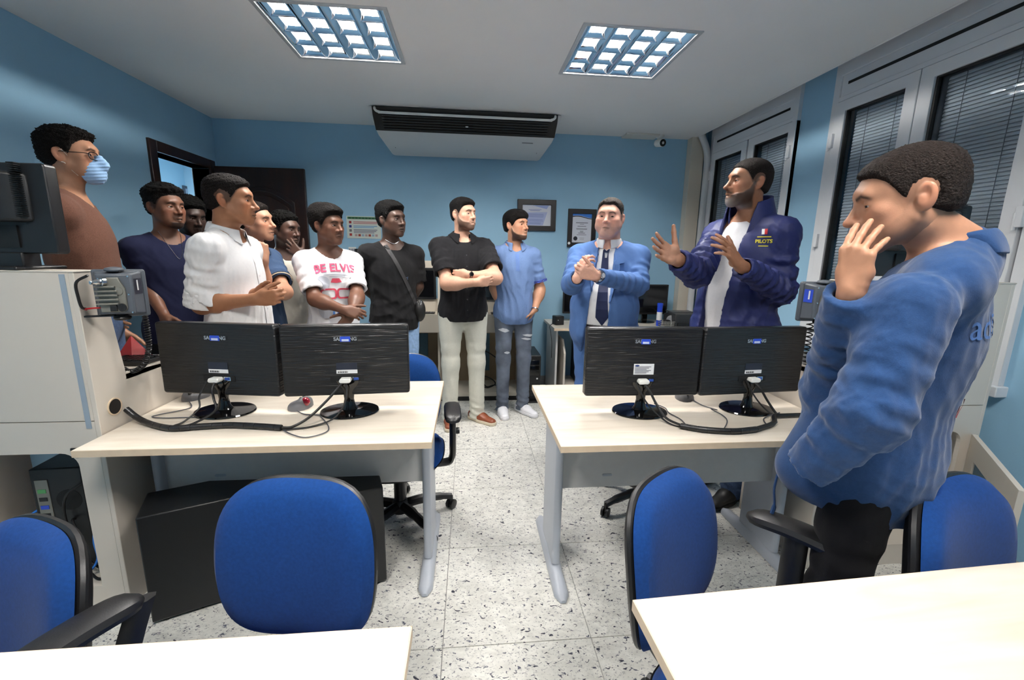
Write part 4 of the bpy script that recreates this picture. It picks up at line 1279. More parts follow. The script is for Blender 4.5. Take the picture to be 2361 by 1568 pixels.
obj('stand_base', MB().lathe([(.11, 0), (.112, .006), (.05, .014)], 28, None, 1, .75), BLACKG, fm_, 0, True)
for sx in (-.225, .15):
    pass
fm2 = thing('computer_monitor', 'black monitor edge behind the blue-suited man on the corner desk', 'monitor', (1.16, 4.40, .74), math.radians(-3))
box('casing', (-.20, -.02, .085), (.20, .02, .395), BLACKP, fm2, .005)
box('screen', (-.185, -.0225, .105), (.185, -.019, .378), SCREEN, fm2)
obj('stand_neck', MB().box((-.03, .0, .01), (.03, .03, .12)), BLACKG, fm2, .004)
obj('stand_base', MB().lathe([(.11, 0), (.112, .006), (.05, .014)], 28, None, 1, .75), BLACKG, fm2, 0, True)
spk = thing('desk_speaker', 'small black cube speaker at the left end of the corner desk', 'speaker', (.875, 4.20, .74), math.radians(14))
box('cabinet', (-.045, -.045, 0), (.045, .045, .088), BLACKP, spk, .006)
obj('light', MB().lathe([(.004, 0), (.003, .002)], 8, Matrix.Translation((-.02, -.045, .05)) @ Matrix.Rotation(math.pi / 2, 4, 'X')), WHITEP, spk)
cable('thin black lead from the cube speaker over the corner desk edge', [(.83, 4.21, .75), (.80, 4.17, .742), (.77, 4.08, .74), (.765, 3.99, .70), (.775, 3.97, .60), (.78, 3.99, .45)], .003, RUBBER)
pr = thing('printer', 'dark grey inkjet printer at the window end of the corner desk', 'printer', (2.13, 4.14, .74), math.radians(-3))
obj('body', MB().prism([(-.15, 0), (.15, 0), (.15, .10), (.05, .135), (-.15, .135)], 'x', -.135, .135), mat('printer_grey', (46, 48, 50), .45), pr, .008)
box('lid', (-.12, -.02, .128), (.12, .14, .140), mat('printer_lid', (58, 60, 64), .35), pr, .004)
box('paper_tray', (-.11, -.17, .02), (.11, -.145, .05), BLACKP, pr, .003)
obj('power_button', MB().lathe([(.006, 0), (.005, .002)], 10, Matrix.Translation((.02, -.151, .075)) @ Matrix.Rotation(math.pi / 2, 4, 'X')), CHROME, pr)
tb = thing('marker_tube', 'upright blue tube with a white label beside the basket', 'tube', (1.885, 4.13, .74))
obj('tube', MB().lathe([(.026, 0), (.026, .20), (.028, .20), (.028, .225), (.024, .228)], 18), mat('tube_blue', (30, 70, 200), .4), tb, 0, True)
obj('label', MB().lathe([(.0265, .06), (.0265, .14)], 18), WHITEPAPER, tb, 0, True)
bk = thing('wire_basket', 'small grey plastic basket with a disc and a black pouch on the corner desk', 'basket', (1.945, 4.06, .74))
GB = mat('basket_grey', (150, 150, 146), .5)
for z in (.004, .022, .040, .058):
    obj('rail', MB().tube([Vector((x, y, z)) for x, y in rrect(.15 + z * .3, .10 + z * .3, .02, 3)] + [Vector((*rrect(.15 + z * .3, .10 + z * .3, .02, 3)[0], z))], .003, 5), GB, bk)
for i, (x, y) in enumerate(rrect(.158, .108, .02, 3)):
    pass
for i in range(9):
    u = -.06 + i * .015
    obj('slat', MB().tube([(u, -.052, .004), (u * 1.06, -.060, .058)], .0025, 5), GB, bk)
    obj('slat', MB().tube([(u, .052, .004), (u * 1.06, .060, .058)], .0025, 5), GB, bk)
box('basket_floor', (-.07, -.046, .0), (.07, .046, .004), GB, bk)
ds = tag(obj('compact_disc', MB().lathe([(.012, 0), (.058, 0), (.058, .0014), (.012, .0014)], 30, Matrix.Translation((1.985, 4.075, .795)) @ Matrix.Rotation(math.radians(75), 4, 'X') @ Matrix.Rotation(math.radians(12), 4, 'Y')), mat('disc_silver', (205, 208, 214), .25, metal=.5)), 'silver disc standing in the grey basket', 'disc')
tag(obj('black_pouch', MB().box((1.905, 4.03, .746), (1.965, 4.09, .812)), BLACKP, None, .014, seg=3), 'small black pouch sticking out of the grey basket', 'pouch')
ps = tag(obj('desk_tape', MB().lathe([(.030, 0), (.030, .02), (.016, .02), (.016, 0)], 18, Matrix.Translation((1.62, 4.06, .74))), mat('tape_grey', (90, 92, 98), .4), None, 0, True), 'small grey roll lying on the corner desk edge', 'tape roll')
# ================================================================== people
import openvdb
F32 = np.float32

class Field:
    """signed distance field on a grid; shapes are blended in, then skinned"""
    def __init__(s, lo, hi, res):
        s.lo = np.array(lo, float)
        s.res = res
        s.n = np.ceil((np.array(hi, float) - s.lo) / res).astype(int) + 1
        s.ax = [(s.lo[i] + res * np.arange(s.n[i])).astype(F32) for i in range(3)]
        s.D = np.full(tuple(s.n), .1, F32)
    def like(s):
        g = object.__new__(Field)
        g.lo, g.res, g.n, g.ax = s.lo, s.res, s.n, s.ax
        g.D = np.full(tuple(s.n), .1, F32)
        return g
    def win(s, lo, hi, pad):
        i0 = np.clip(np.floor((np.array(lo) - pad - s.lo) / s.res).astype(int), 0, s.n)
        i1 = np.clip(np.ceil((np.array(hi) + pad - s.lo) / s.res).astype(int) + 1, 0, s.n)
        if np.any(i1 <= i0):
            return None, None
        sl = tuple(slice(a, b) for a, b in zip(i0, i1))
        return sl, (s.ax[0][sl[0]][:, None, None], s.ax[1][sl[1]][None, :, None], s.ax[2][sl[2]][None, None, :])
    def put(s, sl, d, k, mode='add'):
        a = s.D[sl]
        if mode == 'add':
            h = np.maximum(k - np.abs(a - d), 0) / k
            s.D[sl] = np.minimum(a, d) - h * h * k * .25
        else:
            d = -d
            h = np.maximum(k - np.abs(a - d), 0) / k
            s.D[sl] = np.maximum(a, d) + h * h * k * .25
    def cone(s, a, b, ra, rb, k=.02, mode='add', flat=None, ripple=None):
        a, b = np.array(a, float), np.array(b, float)
        R = max(ra, rb)
        sl, P = s.win(np.minimum(a, b) - R, np.maximum(a, b) + R, .05)
        if sl is None: return s
        ba = b - a
        L2 = max(1e-9, float(ba @ ba))
        x, y, z = P[0] - F32(a[0]), P[1] - F32(a[1]), P[2] - F32(a[2])
        t0 = (x * F32(ba[0]) + y * F32(ba[1]) + z * F32(ba[2])) / F32(L2)
        t = np.clip(t0, 0, 1)
        x = x - t * F32(ba[0]); y = y - t * F32(ba[1]); z = z - t * F32(ba[2])
        q2 = x * x + y * y + z * z
        if flat is not None:
            d, f = np.array(flat[0], float), flat[1]
            d = d / np.linalg.norm(d)
            c = x * F32(d[0]) + y * F32(d[1]) + z * F32(d[2])
            q2 = q2 + c * c * F32(1 / f / f - 1)
        dist = np.sqrt(np.maximum(q2, 1e-12)) - (ra + (rb - ra) * t)
        if flat is not None:
            dist = dist * F32(min(1, f) ** .5)
        if ripple is not None:
            amp, lam, seed, c0, wd = ripple          # folds across the limb, strongest at t = c0
            Lr = math.sqrt(L2)
            u = t0 * F32(Lr * 6.283 / lam)
            ang = (x * F32(.7) + y * F32(-.4) + z * F32(.5)) / F32(max(ra, rb)) 
            w = np.sin(u + 2.2 * np.sin(ang * 1.7 + seed) + seed) + .5 * np.sin(u * 1.73 + 1.9 * np.cos(ang * 2.3 + seed * 2) + 1)
            env = np.exp(-((t - c0) / wd) ** 2)
            dist = dist - F32(amp) * env * w
        s.put(sl, dist.astype(F32), k, mode)
        return s
    def ell(s, c, r, k=.02, mode='add', axes=None):
        c, r = np.array(c, float), np.array(r, float)
        R = r.max()
        sl, P = s.win(c - R, c + R, .05)
        if sl is None: return s
        x, y, z = P[0] - F32(c[0]), P[1] - F32(c[1]), P[2] - F32(c[2])
        if axes is not None:
            A = np.array(axes, float)
            x, y, z = (x * F32(A[i][0]) + y * F32(A[i][1]) + z * F32(A[i][2]) for i in range(3))
        k0 = np.sqrt((x / r[0]) ** 2 + (y / r[1]) ** 2 + (z / r[2]) ** 2 + 1e-9)
        k1 = np.sqrt((x / r[0] ** 2) ** 2 + (y / r[1] ** 2) ** 2 + (z / r[2] ** 2) ** 2 + 1e-9)
        s.put(sl, (k0 * (k0 - 1) / k1).astype(F32), k, mode)
        return s
    def cut(s, p, n):
        """keep the side the normal points away from"""
        p, n = np.array(p, float), np.array(n, float)
        n = n / np.linalg.norm(n)
        d = (s.ax[0][:, None, None] - F32(p[0])) * F32(n[0]) + (s.ax[1][None, :, None] - F32(p[1])) * F32(n[1]) + (s.ax[2][None, None, :] - F32(p[2])) * F32(n[2])
        s.D = np.maximum(s.D, d.astype(F32))
        return s
    def band(s, w):
        idx = np.nonzero(np.abs(s.D) < w)
        P = np.stack([s.ax[i][idx[i]] for i in range(3)], 1)
        return idx, P
    def displace(s, fn, w=.02):
        idx, P = s.band(w)
        s.D[idx] -= fn(P).astype(F32)
        return s
    def skin(s, adapt=0.0):
        g = openvdb.FloatGrid(.1)
        g.copyFromArray(np.ascontiguousarray(s.D))
        pts, tri, quad = g.convertToPolygons(0.0, adapt)
        pts = np.asarray(pts, float) * s.res + s.lo
        faces = [tuple(f) for f in np.asarray(tri).tolist()] + [tuple(f) for f in np.asarray(quad).tolist()]
        return pts, faces

def waves(P, seed, scale, n=5, stretch=(1, 1, 1), ridged=True):
    rng = np.random.RandomState(seed)
    Q = P * (np.array(stretch) / scale)
    out = np.zeros(len(P))
    tot = 0
    for i in range(n):
        f = 1.0 * 1.5 ** i
        kv = rng.normal(size=3); kv /= np.linalg.norm(kv)
        k2 = rng.normal(size=3); k2 /= np.linalg.norm(k2)
        w = np.sin(6.283 * f * (Q @ kv) + 1.6 * np.sin(6.283 * .6 * f * (Q @ k2) + rng.uniform(0, 6)) + rng.uniform(0, 6))
        if ridged: w = 1 - 2 * np.abs(w)
        out += w / 1.4 ** i
        tot += 1 / 1.4 ** i
    return out / tot

def sm(e0, e1, x):
    t = np.clip((x - e0) / (e1 - e0), 0, 1)
    return t * t * (3 - 2 * t)

def mesh_from(name, pts, faces, material, parent, col=None):
    me = bpy.data.meshes.new(name)
    me.from_pydata(np.asarray(pts).tolist(), [], faces)
    me.update()
    me.polygons.foreach_set('use_smooth', np.ones(len(me.polygons), bool))
    if col is not None:
        a = me.color_attributes.new('Col', 'FLOAT_COLOR', 'POINT')
        c4 = np.ones((len(pts), 4), np.float32); c4[:, :3] = col
        a.data.foreach_set('color', c4.ravel())
    me.materials.append(material)
    o = bpy.data.objects.new(name, me)
    link(o, parent)
    return o

SKINM = mat('skin', (200, 150, 120), .48, attr=True, var=.05, vscale=60, bump=.05, bscale=320, spec=.4, sss=.06)
def hair_mat(rgb, rough=.62):
    return mat('hair_%d_%d_%d' % rgb, rgb, max(rough, .45), var=.45, vscale=170, bump=.9, bscale=260, spec=.12)
def cloth(name, rgb, var=.05, vscale=90, rough=.85, bump=.10, sheen=.04):
    return mat(name, rgb, rough, var=var, vscale=vscale, bump=bump, bscale=420, spec=.15, sheen=sheen)

V = lambda *a: np.array(a, float)
def unit(v):
    v = np.array(v, float)
    return v / max(1e-9, np.linalg.norm(v))

# ------------------------------------------------------------------ the head, in its own frame: x to the person's left, y forward, z up
def head_field(h, res, neck_to):
    f = Field((-.115, -.135, -.175), (.115, .145, .150), res)
    jw, fl, nose, lip = h.get('jaw', 1.0), h.get('face_len', 1.0), h.get('nose', 1.0), h.get('lip', 1.0)
    ck = h.get('cheek', 0.0)
    nw = h.get('nose_w', 1.0)
    f.ell((0, -.016, .034), (.0755, .096, .083), .02)
    f.ell((0, .020, .020), (.066, .075, .070), .03)
    f.ell((0, .030, -.030), (.056 * jw, .060, .070), .03)
    for s in (-1, 1):
        f.cone((s * .054 * jw, .006, -.045), (s * .020 * jw, .068, -.096 * fl), .018, .016, .03)
        f.ell((s * .044, .060, -.016), (.022 + ck, .020 + ck, .018), .022)             # cheekbone
        f.ell((s * .040 * jw, .050, -.055), (.022 + ck * 1.4, .026 + ck, .030), .03)    # cheek
    f.ell((0, .078, -.098 * fl), (.020 * jw, .018, .017), .018)
    if ck > .003:
        f.ell((0, .055, -.108 * fl), (.040, .030, .022), .03)                           # soft chin
    f.cone((0, .078, -.075 * fl), (0, .082, -.045), .021, .021, .02)                     # mouth mound
    f.cone((-.034, .080, .030), (.034, .080, .030), .0125, .0125, .018)                  # brow
    f.ell((0, .078, .034), (.02, .016, .014), .02)
    for s in (-1, 1):                                                                    # eye sockets
        f.ell((s * .0325, .098, .006), (.0185, .017, .0130), .014, 'sub')
    f.cone((0, .089, .016), (0, .1105 + .008 * (nose - 1), -.024), .0082, .0105 * nose, .010)
    f.ell((0, .114 + .012 * (nose - 1), -.0285), (.0115 * nw, .0105 * nose, .0095), .008)
    for s in (-1, 1):
        f.ell((s * .0125 * nw, .098, -.032), (.0085 * nw, .0105, .0085), .008)           # nostril wings
        f.ell((s * .0065 * nw, .103, -.0415), (.0035, .005, .004), .004, 'sub')
    # lids around the eyes
    for s in (-1, 1):
        c = (s * .0325, .0755, .005)
        f.ell(c, (.0150, .0142, .0134), .006)
    # lips
    zl = -.062 * fl - .002
    f.cone((-.021, .0905, zl), (-.006, .1010, zl + .0040), .0035, .0058 * lip, .005)
    f.cone((.021, .0905, zl), (.006, .1010, zl + .0040), .0035, .0058 * lip, .005)
    f.cone((-.006, .1010, zl + .0040), (.006, .1010, zl + .0040), .0056 * lip, .0056 * lip, .004)
    f.cone((-.016, .0935, zl - .0075), (.0, .0995, zl - .0095), .0042, .0066 * lip, .005)
    f.cone((.016, .0935, zl - .0075), (.0, .0995, zl - .0095), .0042, .0066 * lip, .005)
    f.cone((-.023, .0945, zl - .0022), (0, .1075, zl - .0022), .0014, .0018, .003, 'sub')
    f.cone((.023, .0945, zl - .0022), (0, .1075, zl - .0022), .0014, .0018, .003, 'sub')
    # ears
    for s in (-1, 1):
        tilt = .25
        A = [unit((s * .90, .42, 0)), unit((-s * .42 * math.cos(tilt), .90 * math.cos(tilt), math.sin(tilt))), (0, -math.sin(tilt), math.cos(tilt))]
        f.ell((s * .0795, -.012, -.004), (.0085, .0185, .0325), .006, axes=A)
        f.ell((s * .0860, -.006, .002), (.0070, .0100, .0190), .005, 'sub', axes=A)
        f.ell((s * .0775, -.004, -.010), (.006, .010, .014), .005, axes=A)
    # neck towards the shoulders
    nr = h.get('neck', .056)
    f.cone((0, -.020, -.055), neck_to, nr, nr * 1.06, .03)
    return f

def head_colours(h, P, skin):
    c = np.tile(np.array(lin(skin)), (len(P), 1))
    x, y, z = P[:, 0], P[:, 1], P[:, 2]
    fl = h.get('face_len', 1.0)
    # ruddy cheeks, nose and ears; paler brow
    warm = np.exp(-(((np.abs(x) - .045) / .022) ** 2 + ((z + .025) / .025) ** 2)) * sm(.03, .06, y) + np.exp(-((x / .016) ** 2 + ((z + .03) / .014) ** 2)) * sm(.09, .1, y) + sm(.076, .084, np.abs(x)) * .8
    c = c * (1 + warm[:, None] * np.array((.10, -.06, -.08)) * h.get('ruddy', 1.0))
    # lips
    zl = -.062 * fl - .002
    lipm = np.exp(-((x / .021) ** 4)) * np.exp(-(((z - zl + .003) / (.0095 * (1.0 - .25 * np.abs(x) / .021))) ** 4)) * sm(.090, .0955, y)
    lc = np.array(lin(h.get('lip_col', tuple(int(v * .82) for v in skin))))
    c = c * (1 - lipm[:, None]) + lc * lipm[:, None]
    seam = np.exp(-((z - zl + .0022) / .0018) ** 2) * np.exp(-((x / .022) ** 6)) * sm(.09, .094, y)
    c = c * (1 - .55 * seam[:, None])
    # brows
    bt = h.get('brow', 1.0)
    ax = np.abs(x)
    zb = .0235 + .006 * np.clip((ax - .012) / .022, 0, 1) - .010 * np.clip((ax - .036) / .016, 0, 1) + h.get('brow_up', 0)
    br = np.exp(-(((z - zb) / (.0042 * bt)) ** 2)) * sm(.010, .015, ax) * (1 - sm(.046, .053, ax)) * sm(.055, .07, y)
    hc = np.array(lin(h.get('brow_col', h.get('hair_col', (20, 16, 14)))))
    c = c * (1 - .9 * br[:, None]) + hc * .9 * br[:, None]
    # lash line / eye shade
    for s in (-1, 1):
        pass
    # beard
    b = beard_mask(h, P)
    if b is not None:
        k = b * h.get('beard_den', .85)
        bc = np.array(lin(h.get('beard_col', h.get('hair_col', (20, 16, 14)))))
        gr = h.get('beard_grey')
        if gr is not None:
            g = np.exp(-((x / .03) ** 2)) * sm(-.07, -.09, z)
            bc = bc * (1 - g[:, None]) + np.array(lin(gr)) * g[:, None]
        c = c * (1 - k[:, None]) + bc * k[:, None]
    # cropped sides: hair colour shading on the skull below the modelled hair
    fade = h.get('fade', .0)
    if fade:
        zf = np.interp(y, [-.12, -.06, -.01, .02, .045, .06, .09], [-.055, -.045, -.03, -.012, .03, .052, .072])
        inside = sm(-.004, .012, z - zf) * (1 - sm(.05, .07, y) * sm(.066, .05, z))
        earm = sm(.078, .082, np.abs(x))
        k = fade * inside * (1 - earm)
        c = c * (1 - k[:, None]) + np.array(lin(h.get('hair_col', (20, 16, 14)))) * k[:, None]
    return np.clip(c, 0, 1)

def beard_mask(h, P):
    kind = h.get('beard')
    if not kind:
        return None
    x, y, z = P[:, 0], P[:, 1], P[:, 2]
    fl = h.get('face_len', 1.0)
    zl = -.062 * fl - .002
    # upper edge of the beard along the cheek
    top = np.interp(y, [-.03, .012, .03, .06, .085, .105], [-.02, .005, -.030, -.052, -.058, -.062])
    jaw = sm(.004, -.006, z - top) * sm(-.135, -.115, z + .0) * sm(.000, .016, y + .02 * sm(-.06, -.11, z))
    lips = np.exp(-((x / .024) ** 4)) * np.exp(-(((z - zl + .003) / .0115) ** 4)) * sm(.085, .092, y)
    mous = np.exp(-(((z - (zl + .0145 - .25 * np.abs(x) * np.clip(np.abs(x) / .02, 0, 1))) / .0062) ** 2)) * (1 - sm(.024, .032, np.abs(x))) * sm(.08, .088, y)
    gap = sm(.0, .012, zl + .006 - z + .0) 
    under = np.exp(-(((np.abs(x) - .0) / .012) ** 2)) * np.exp(-(((z - (zl - .022)) / .006) ** 2))
    if kind == 'full':
        m = np.maximum(jaw, mous)
    elif kind == 'strap':
        low = sm(.008, -.004, z - (top - .022))
        m = np.maximum(jaw * low, mous * .45)
    elif kind == 'goatee':
        m = np.maximum(sm(.045, .03, np.abs(x)) * sm(-.078 * fl, -.086 * fl, z) * sm(.03, .05, y), mous * .7)
    elif kind == 'stubble':
        m = np.maximum(jaw, mous) * .45
    elif kind == 'moustache':
        m = mous * .6
    return m * (1 - lips)

def hair_line(y, kind):
    """height of the hair edge at each depth y of the head"""
    if kind == 'fringe':
        return np.interp(y, [-.12, -.06, -.02, .010, .030, .050, .07, .10], [-.055, -.05, -.035, -.022, .000, .030, .044, .048])
    return np.interp(y, [-.12, -.06, -.02, .005, .022, .040, .052, .066, .085, .11], [-.050, -.045, -.030, -.018, -.008, .026, .046, .060, .068, .072])

def hair_mesh(h, f, Mh, parent):
    kind = h.get('hair', 'short')
    if kind == 'none':
        return None
    g = Field((-.14, -.16, -.10), (.14, .15, .20), f.res * h.get('hair_res', 1.5))
    # resample the bare skull shape rather than the face
    g.ell((0, -.016, .034), (.0755, .096, .083), .02)
    g.ell((0, .020, .020), (.066, .075, .070), .03)
    g.ell((0, -.030, -.02), (.060, .065, .06), .03)
    top, side = h.get('hair_top', .016), h.get('hair_side', .008)
    curl, cs = h.get('curl', .003), h.get('curl_scale', .02)
    lift = h.get('hair_front', 0.0)
    off = h.get('hair_off', 0.0)
    idx, P = g.band(.07)
    x, y, z = P[:, 0], P[:, 1], P[:, 2]
    zl = hair_line(y, kind) + off * sm(.03, .07, y)
    if kind == 'widow':
        zl = zl + .016 * np.exp(-(((np.abs(x) - .038) / .016) ** 2)) * sm(.05, .08, y)
    inside = sm(-.006, .008, z - zl)
    rampw = h.get('ramp', .030)
    zl = zl + .0045 * waves(P, 4, .013, 4)
    ramp = .10 + .90 * sm(.0, rampw, z - zl)
    if kind == 'fringe':
        inside = inside * 1.0
    t = side + (top - side) * sm(.035, .10, z)
    t = t + lift * sm(.02, .08, y) * sm(.05, .09, z)
    if h.get('hair_back'):
        t = t + h['hair_back'] * sm(-.02, -.09, y) * sm(-.02, .03, z)
    if kind == 'flattop':
        t = np.where(z > .06, t + h.get('flat', .02) * sm(.06, .11, z) * sm(.09, .05, np.abs(x)), t)
    n = waves(P, h.get('seed', 1), cs, 4, stretch=h.get('curl_dir', (1, 1, 1)))
    t = t * inside * ramp - .012 * (1 - inside) + curl * n * inside
    earhole = np.exp(-(((y + .012) / .024) ** 2 + ((z + .006) / .034) ** 2)) * sm(.06, .07, np.abs(x))
    t = t - .03 * earhole
    g.D[idx] -= t.astype(F32)
    pts, faces = g.skin(h.get('adapt', .0))
    hz = hair_line(pts[:, 1], kind) + off * sm(.03, .07, pts[:, 1])
    keep = (pts[:, 2] - hz) > -.022
    faces = [q_ for q_ in faces if keep[list(q_)].any()]
    used = np.unique(np.concatenate([np.array(q_) for q_ in faces])) if faces else np.arange(len(pts))
    remap = np.full(len(pts), -1); remap[used] = np.arange(len(used))
    pts = pts[used]; faces = [tuple(remap[list(q_)].tolist()) for q_ in faces]
    pts = pts @ np.array(Mh.to_3x3()).T + np.array(Mh.translation)
    return mesh_from('hair', pts, faces, hair_mat(h.get('hair_col', (18, 15, 14)), h.get('hair_rough', .62)), parent)

EYE_ME = {}
def eye_mesh(iris):
    if iris in EYE_ME: return EYE_ME[iris]
    vs, fs, mi = [], [], []
    k, n = 20, 16
    R = .0126
    for i in range(n + 1):
        th = math.pi * i / n
        bulge = 1.0 + .05 * max(0, math.cos(th) - .86) / .14
        for q in range(k):
            a = 2 * math.pi * q / k
            vs.append((R * math.sin(th) * math.cos(a), R * math.cos(th) * bulge, R * math.sin(th) * math.sin(a)))
    for i in range(n):
        for q in range(k):
            fs.append((i * k + q, i * k + (q + 1) % k, (i + 1) * k + (q + 1) % k, (i + 1) * k + q))
            mi.append(2 if i < 1 else (1 if i < 3 else 0))
    me = bpy.data.meshes.new('eye')
    me.from_pydata(vs, [], fs); me.update()
    me.polygons.foreach_set('use_smooth', np.ones(len(fs), bool))
    for m in (mat('eye_white', (205, 196, 190), .18, spec=.5), mat('iris_%d_%d_%d' % iris, iris, .12, spec=.6), mat('pupil', (6, 5, 5), .1)):
        me.materials.append(m)
    me.polygons.foreach_set('material_index', mi)
    EYE_ME[iris] = me
    return me

# ------------------------------------------------------------------ hands
def add_hand(f, wrist, d, n, left, spec, s=1.0, rw=.026):
    """d: along the hand, n: out of the palm, left: True for a left hand. spec: curl per finger, spread, thumb"""
    d = unit(d); n = unit(np.array(n, float) - d * (np.array(n, float) @ d))
    side = np.cross(n, d) if not left else np.cross(d, n)      # towards the thumb... sign fixed below
    side = -side
    w = np.array(wrist, float)
    P = lambda a, b, c: w + (d * a + side * b + n * c) * s      # along, towards thumb, out of palm
    # palm
    f.cone(P(-.01, 0, 0), P(.02, 0, 0), rw * s, .026 * s, .015, flat=(n, .72))
    for b, a1 in ((.028, .092), (.009, .096), (-.010, .090), (-.028, .080)):
        f.cone(P(.018, b * .62, .0), P(a1, b, -.001), .0155 * s, .0115 * s, .010)
    f.ell(P(.040, .024, .009), (.020 * s,) * 3, .014)
    f.ell(P(.040, -.022, .007), (.015 * s,) * 3, .014)
    curl = spec.get('curl', (.25, .25, .3, .35))
    spread = spec.get('spread', .06)
    L = (.074, .082, .076, .060)
    base = ((.028, .092), (.009, .097), (-.010, .091), (-.028, .081))
    rad = (.0088, .0090, .0086, .0076)
    for i in range(4):
        b, a1 = base[i]
        an = spread * (1.5 - i)
        cu = curl[i] if not isinstance(curl[i], (tuple, list)) else curl[i]
        c1, c2, c3 = (cu * 1.35, cu * 1.75, cu * 1.2) if not isinstance(cu, (tuple, list)) else cu
        p = P(a1, b, -.001)
        dirv = d * math.cos(an) + side * math.sin(an)
        ang = 0
        r0 = rad[i] * s
        for j, (fr, c) in enumerate(((.45, c1), (.31, c2), (.24, c3))):
            ang += c
            v = dirv * math.cos(ang) + n * math.sin(ang)
            q = p + v * L[i] * fr * s
            r1 = rad[i] * s * (1 - .09 * (j + 1))
            f.cone(p, q, r0, r1, .0045)
            p, r0 = q, r1
    # thumb leaves the side of the palm near its base
    th = spec.get('thumb', (.75, .35, .25))                     # out, across the palm, bend
    out, acr, bend = th
    p = P(.022, .024, .006)
    v1 = unit(d * .8 + side * out + n * acr)
    q = p + v1 * .046 * s
    f.cone(p, q, .0145 * s, .0112 * s, .010)
    v2 = unit(v1 + d * bend * .7 - side * bend * .4 + n * bend * .25)
    r = q + v2 * .034 * s
    f.cone(q, r, .0108 * s, .0098 * s, .005)
    v3 = unit(v2 + d * bend * .4 - side * bend * .35)
    f.cone(r, r + v3 * .024 * s, .0098 * s, .0078 * s, .005)

# ------------------------------------------------------------------ a folded collar lying on the garment
def leaf_collar(q, parent, mat, z_back=.045, z_front=.012, drop_back=.042, drop_front=.080, open_deg=26, flare=.022, bv=None, r=None, thick=.0035, fwd=.014):
    bv = bv or q['torso']
    c, fw, lf = q['neckb'], q['fw'], q['lf']
    up = unit(unit(q['hd'] - c) + V(0, 0, 1.6))
    r = r or (q['nr'] + q['nk'])
    o = math.radians(open_deg)
    n = 40
    rows = [[], [], [], [], []]
    def sit(p, gap, far):
        loc, nor, _, _ = bv.find_nearest(Vector(p), .12)
        if loc is not None:
            d_ = (Vector(p) - loc).dot(nor)
            if d_ < gap or d_ > gap + far:
                p = np.array(loc + nor * (gap if d_ < gap else gap + far))
        return p
    for i in range(n + 1):
        th = -(math.pi - o) + 2 * (math.pi - o) * i / n
        dv = -fw * math.cos(th) + lf * math.sin(th)
        t = (1 - math.cos(th)) / 2
        zt = z_back * (1 - t) + z_front * t
        base = c + fw * fwd * t
        drop = drop_back + (drop_front - drop_back) * t ** 3
        top = base + dv * r + up * zt
        rows[0].append(base + dv * (r + .002) + up * (zt - .035))
        rows[1].append(top)
        rows[2].append(top + dv * .006 + up * .0015)
        bot = base + dv * (r + flare) + up * (zt - drop)
        mid = base + dv * (r + flare * .62) + up * (zt - drop * .45)
        rows[3].append(sit(mid, .006, .012))
        rows[4].append(sit(bot, .005, .004))
    vs = [tuple(v) for R_ in rows for v in R_]
    m = n + 1
    fs = [(a * m + i, a * m + i + 1, (a + 1) * m + i + 1, (a + 1) * m + i) for a in range(4) for i in range(n)]
    me = bpy.data.meshes.new('collar')
    me.from_pydata(vs, [], fs); me.update()
    me.polygons.foreach_set('use_smooth', np.ones(len(fs), bool))
    me.materials.append(mat)
    ob = bpy.data.objects.new('collar', me); link(ob, parent)
    so = ob.modifiers.new('thickness', 'SOLIDIFY'); so.thickness = thick; so.offset = 0
    sd = ob.modifiers.new('smooth', 'SUBSURF'); sd.levels = 1; sd.render_levels = 1
    return ob

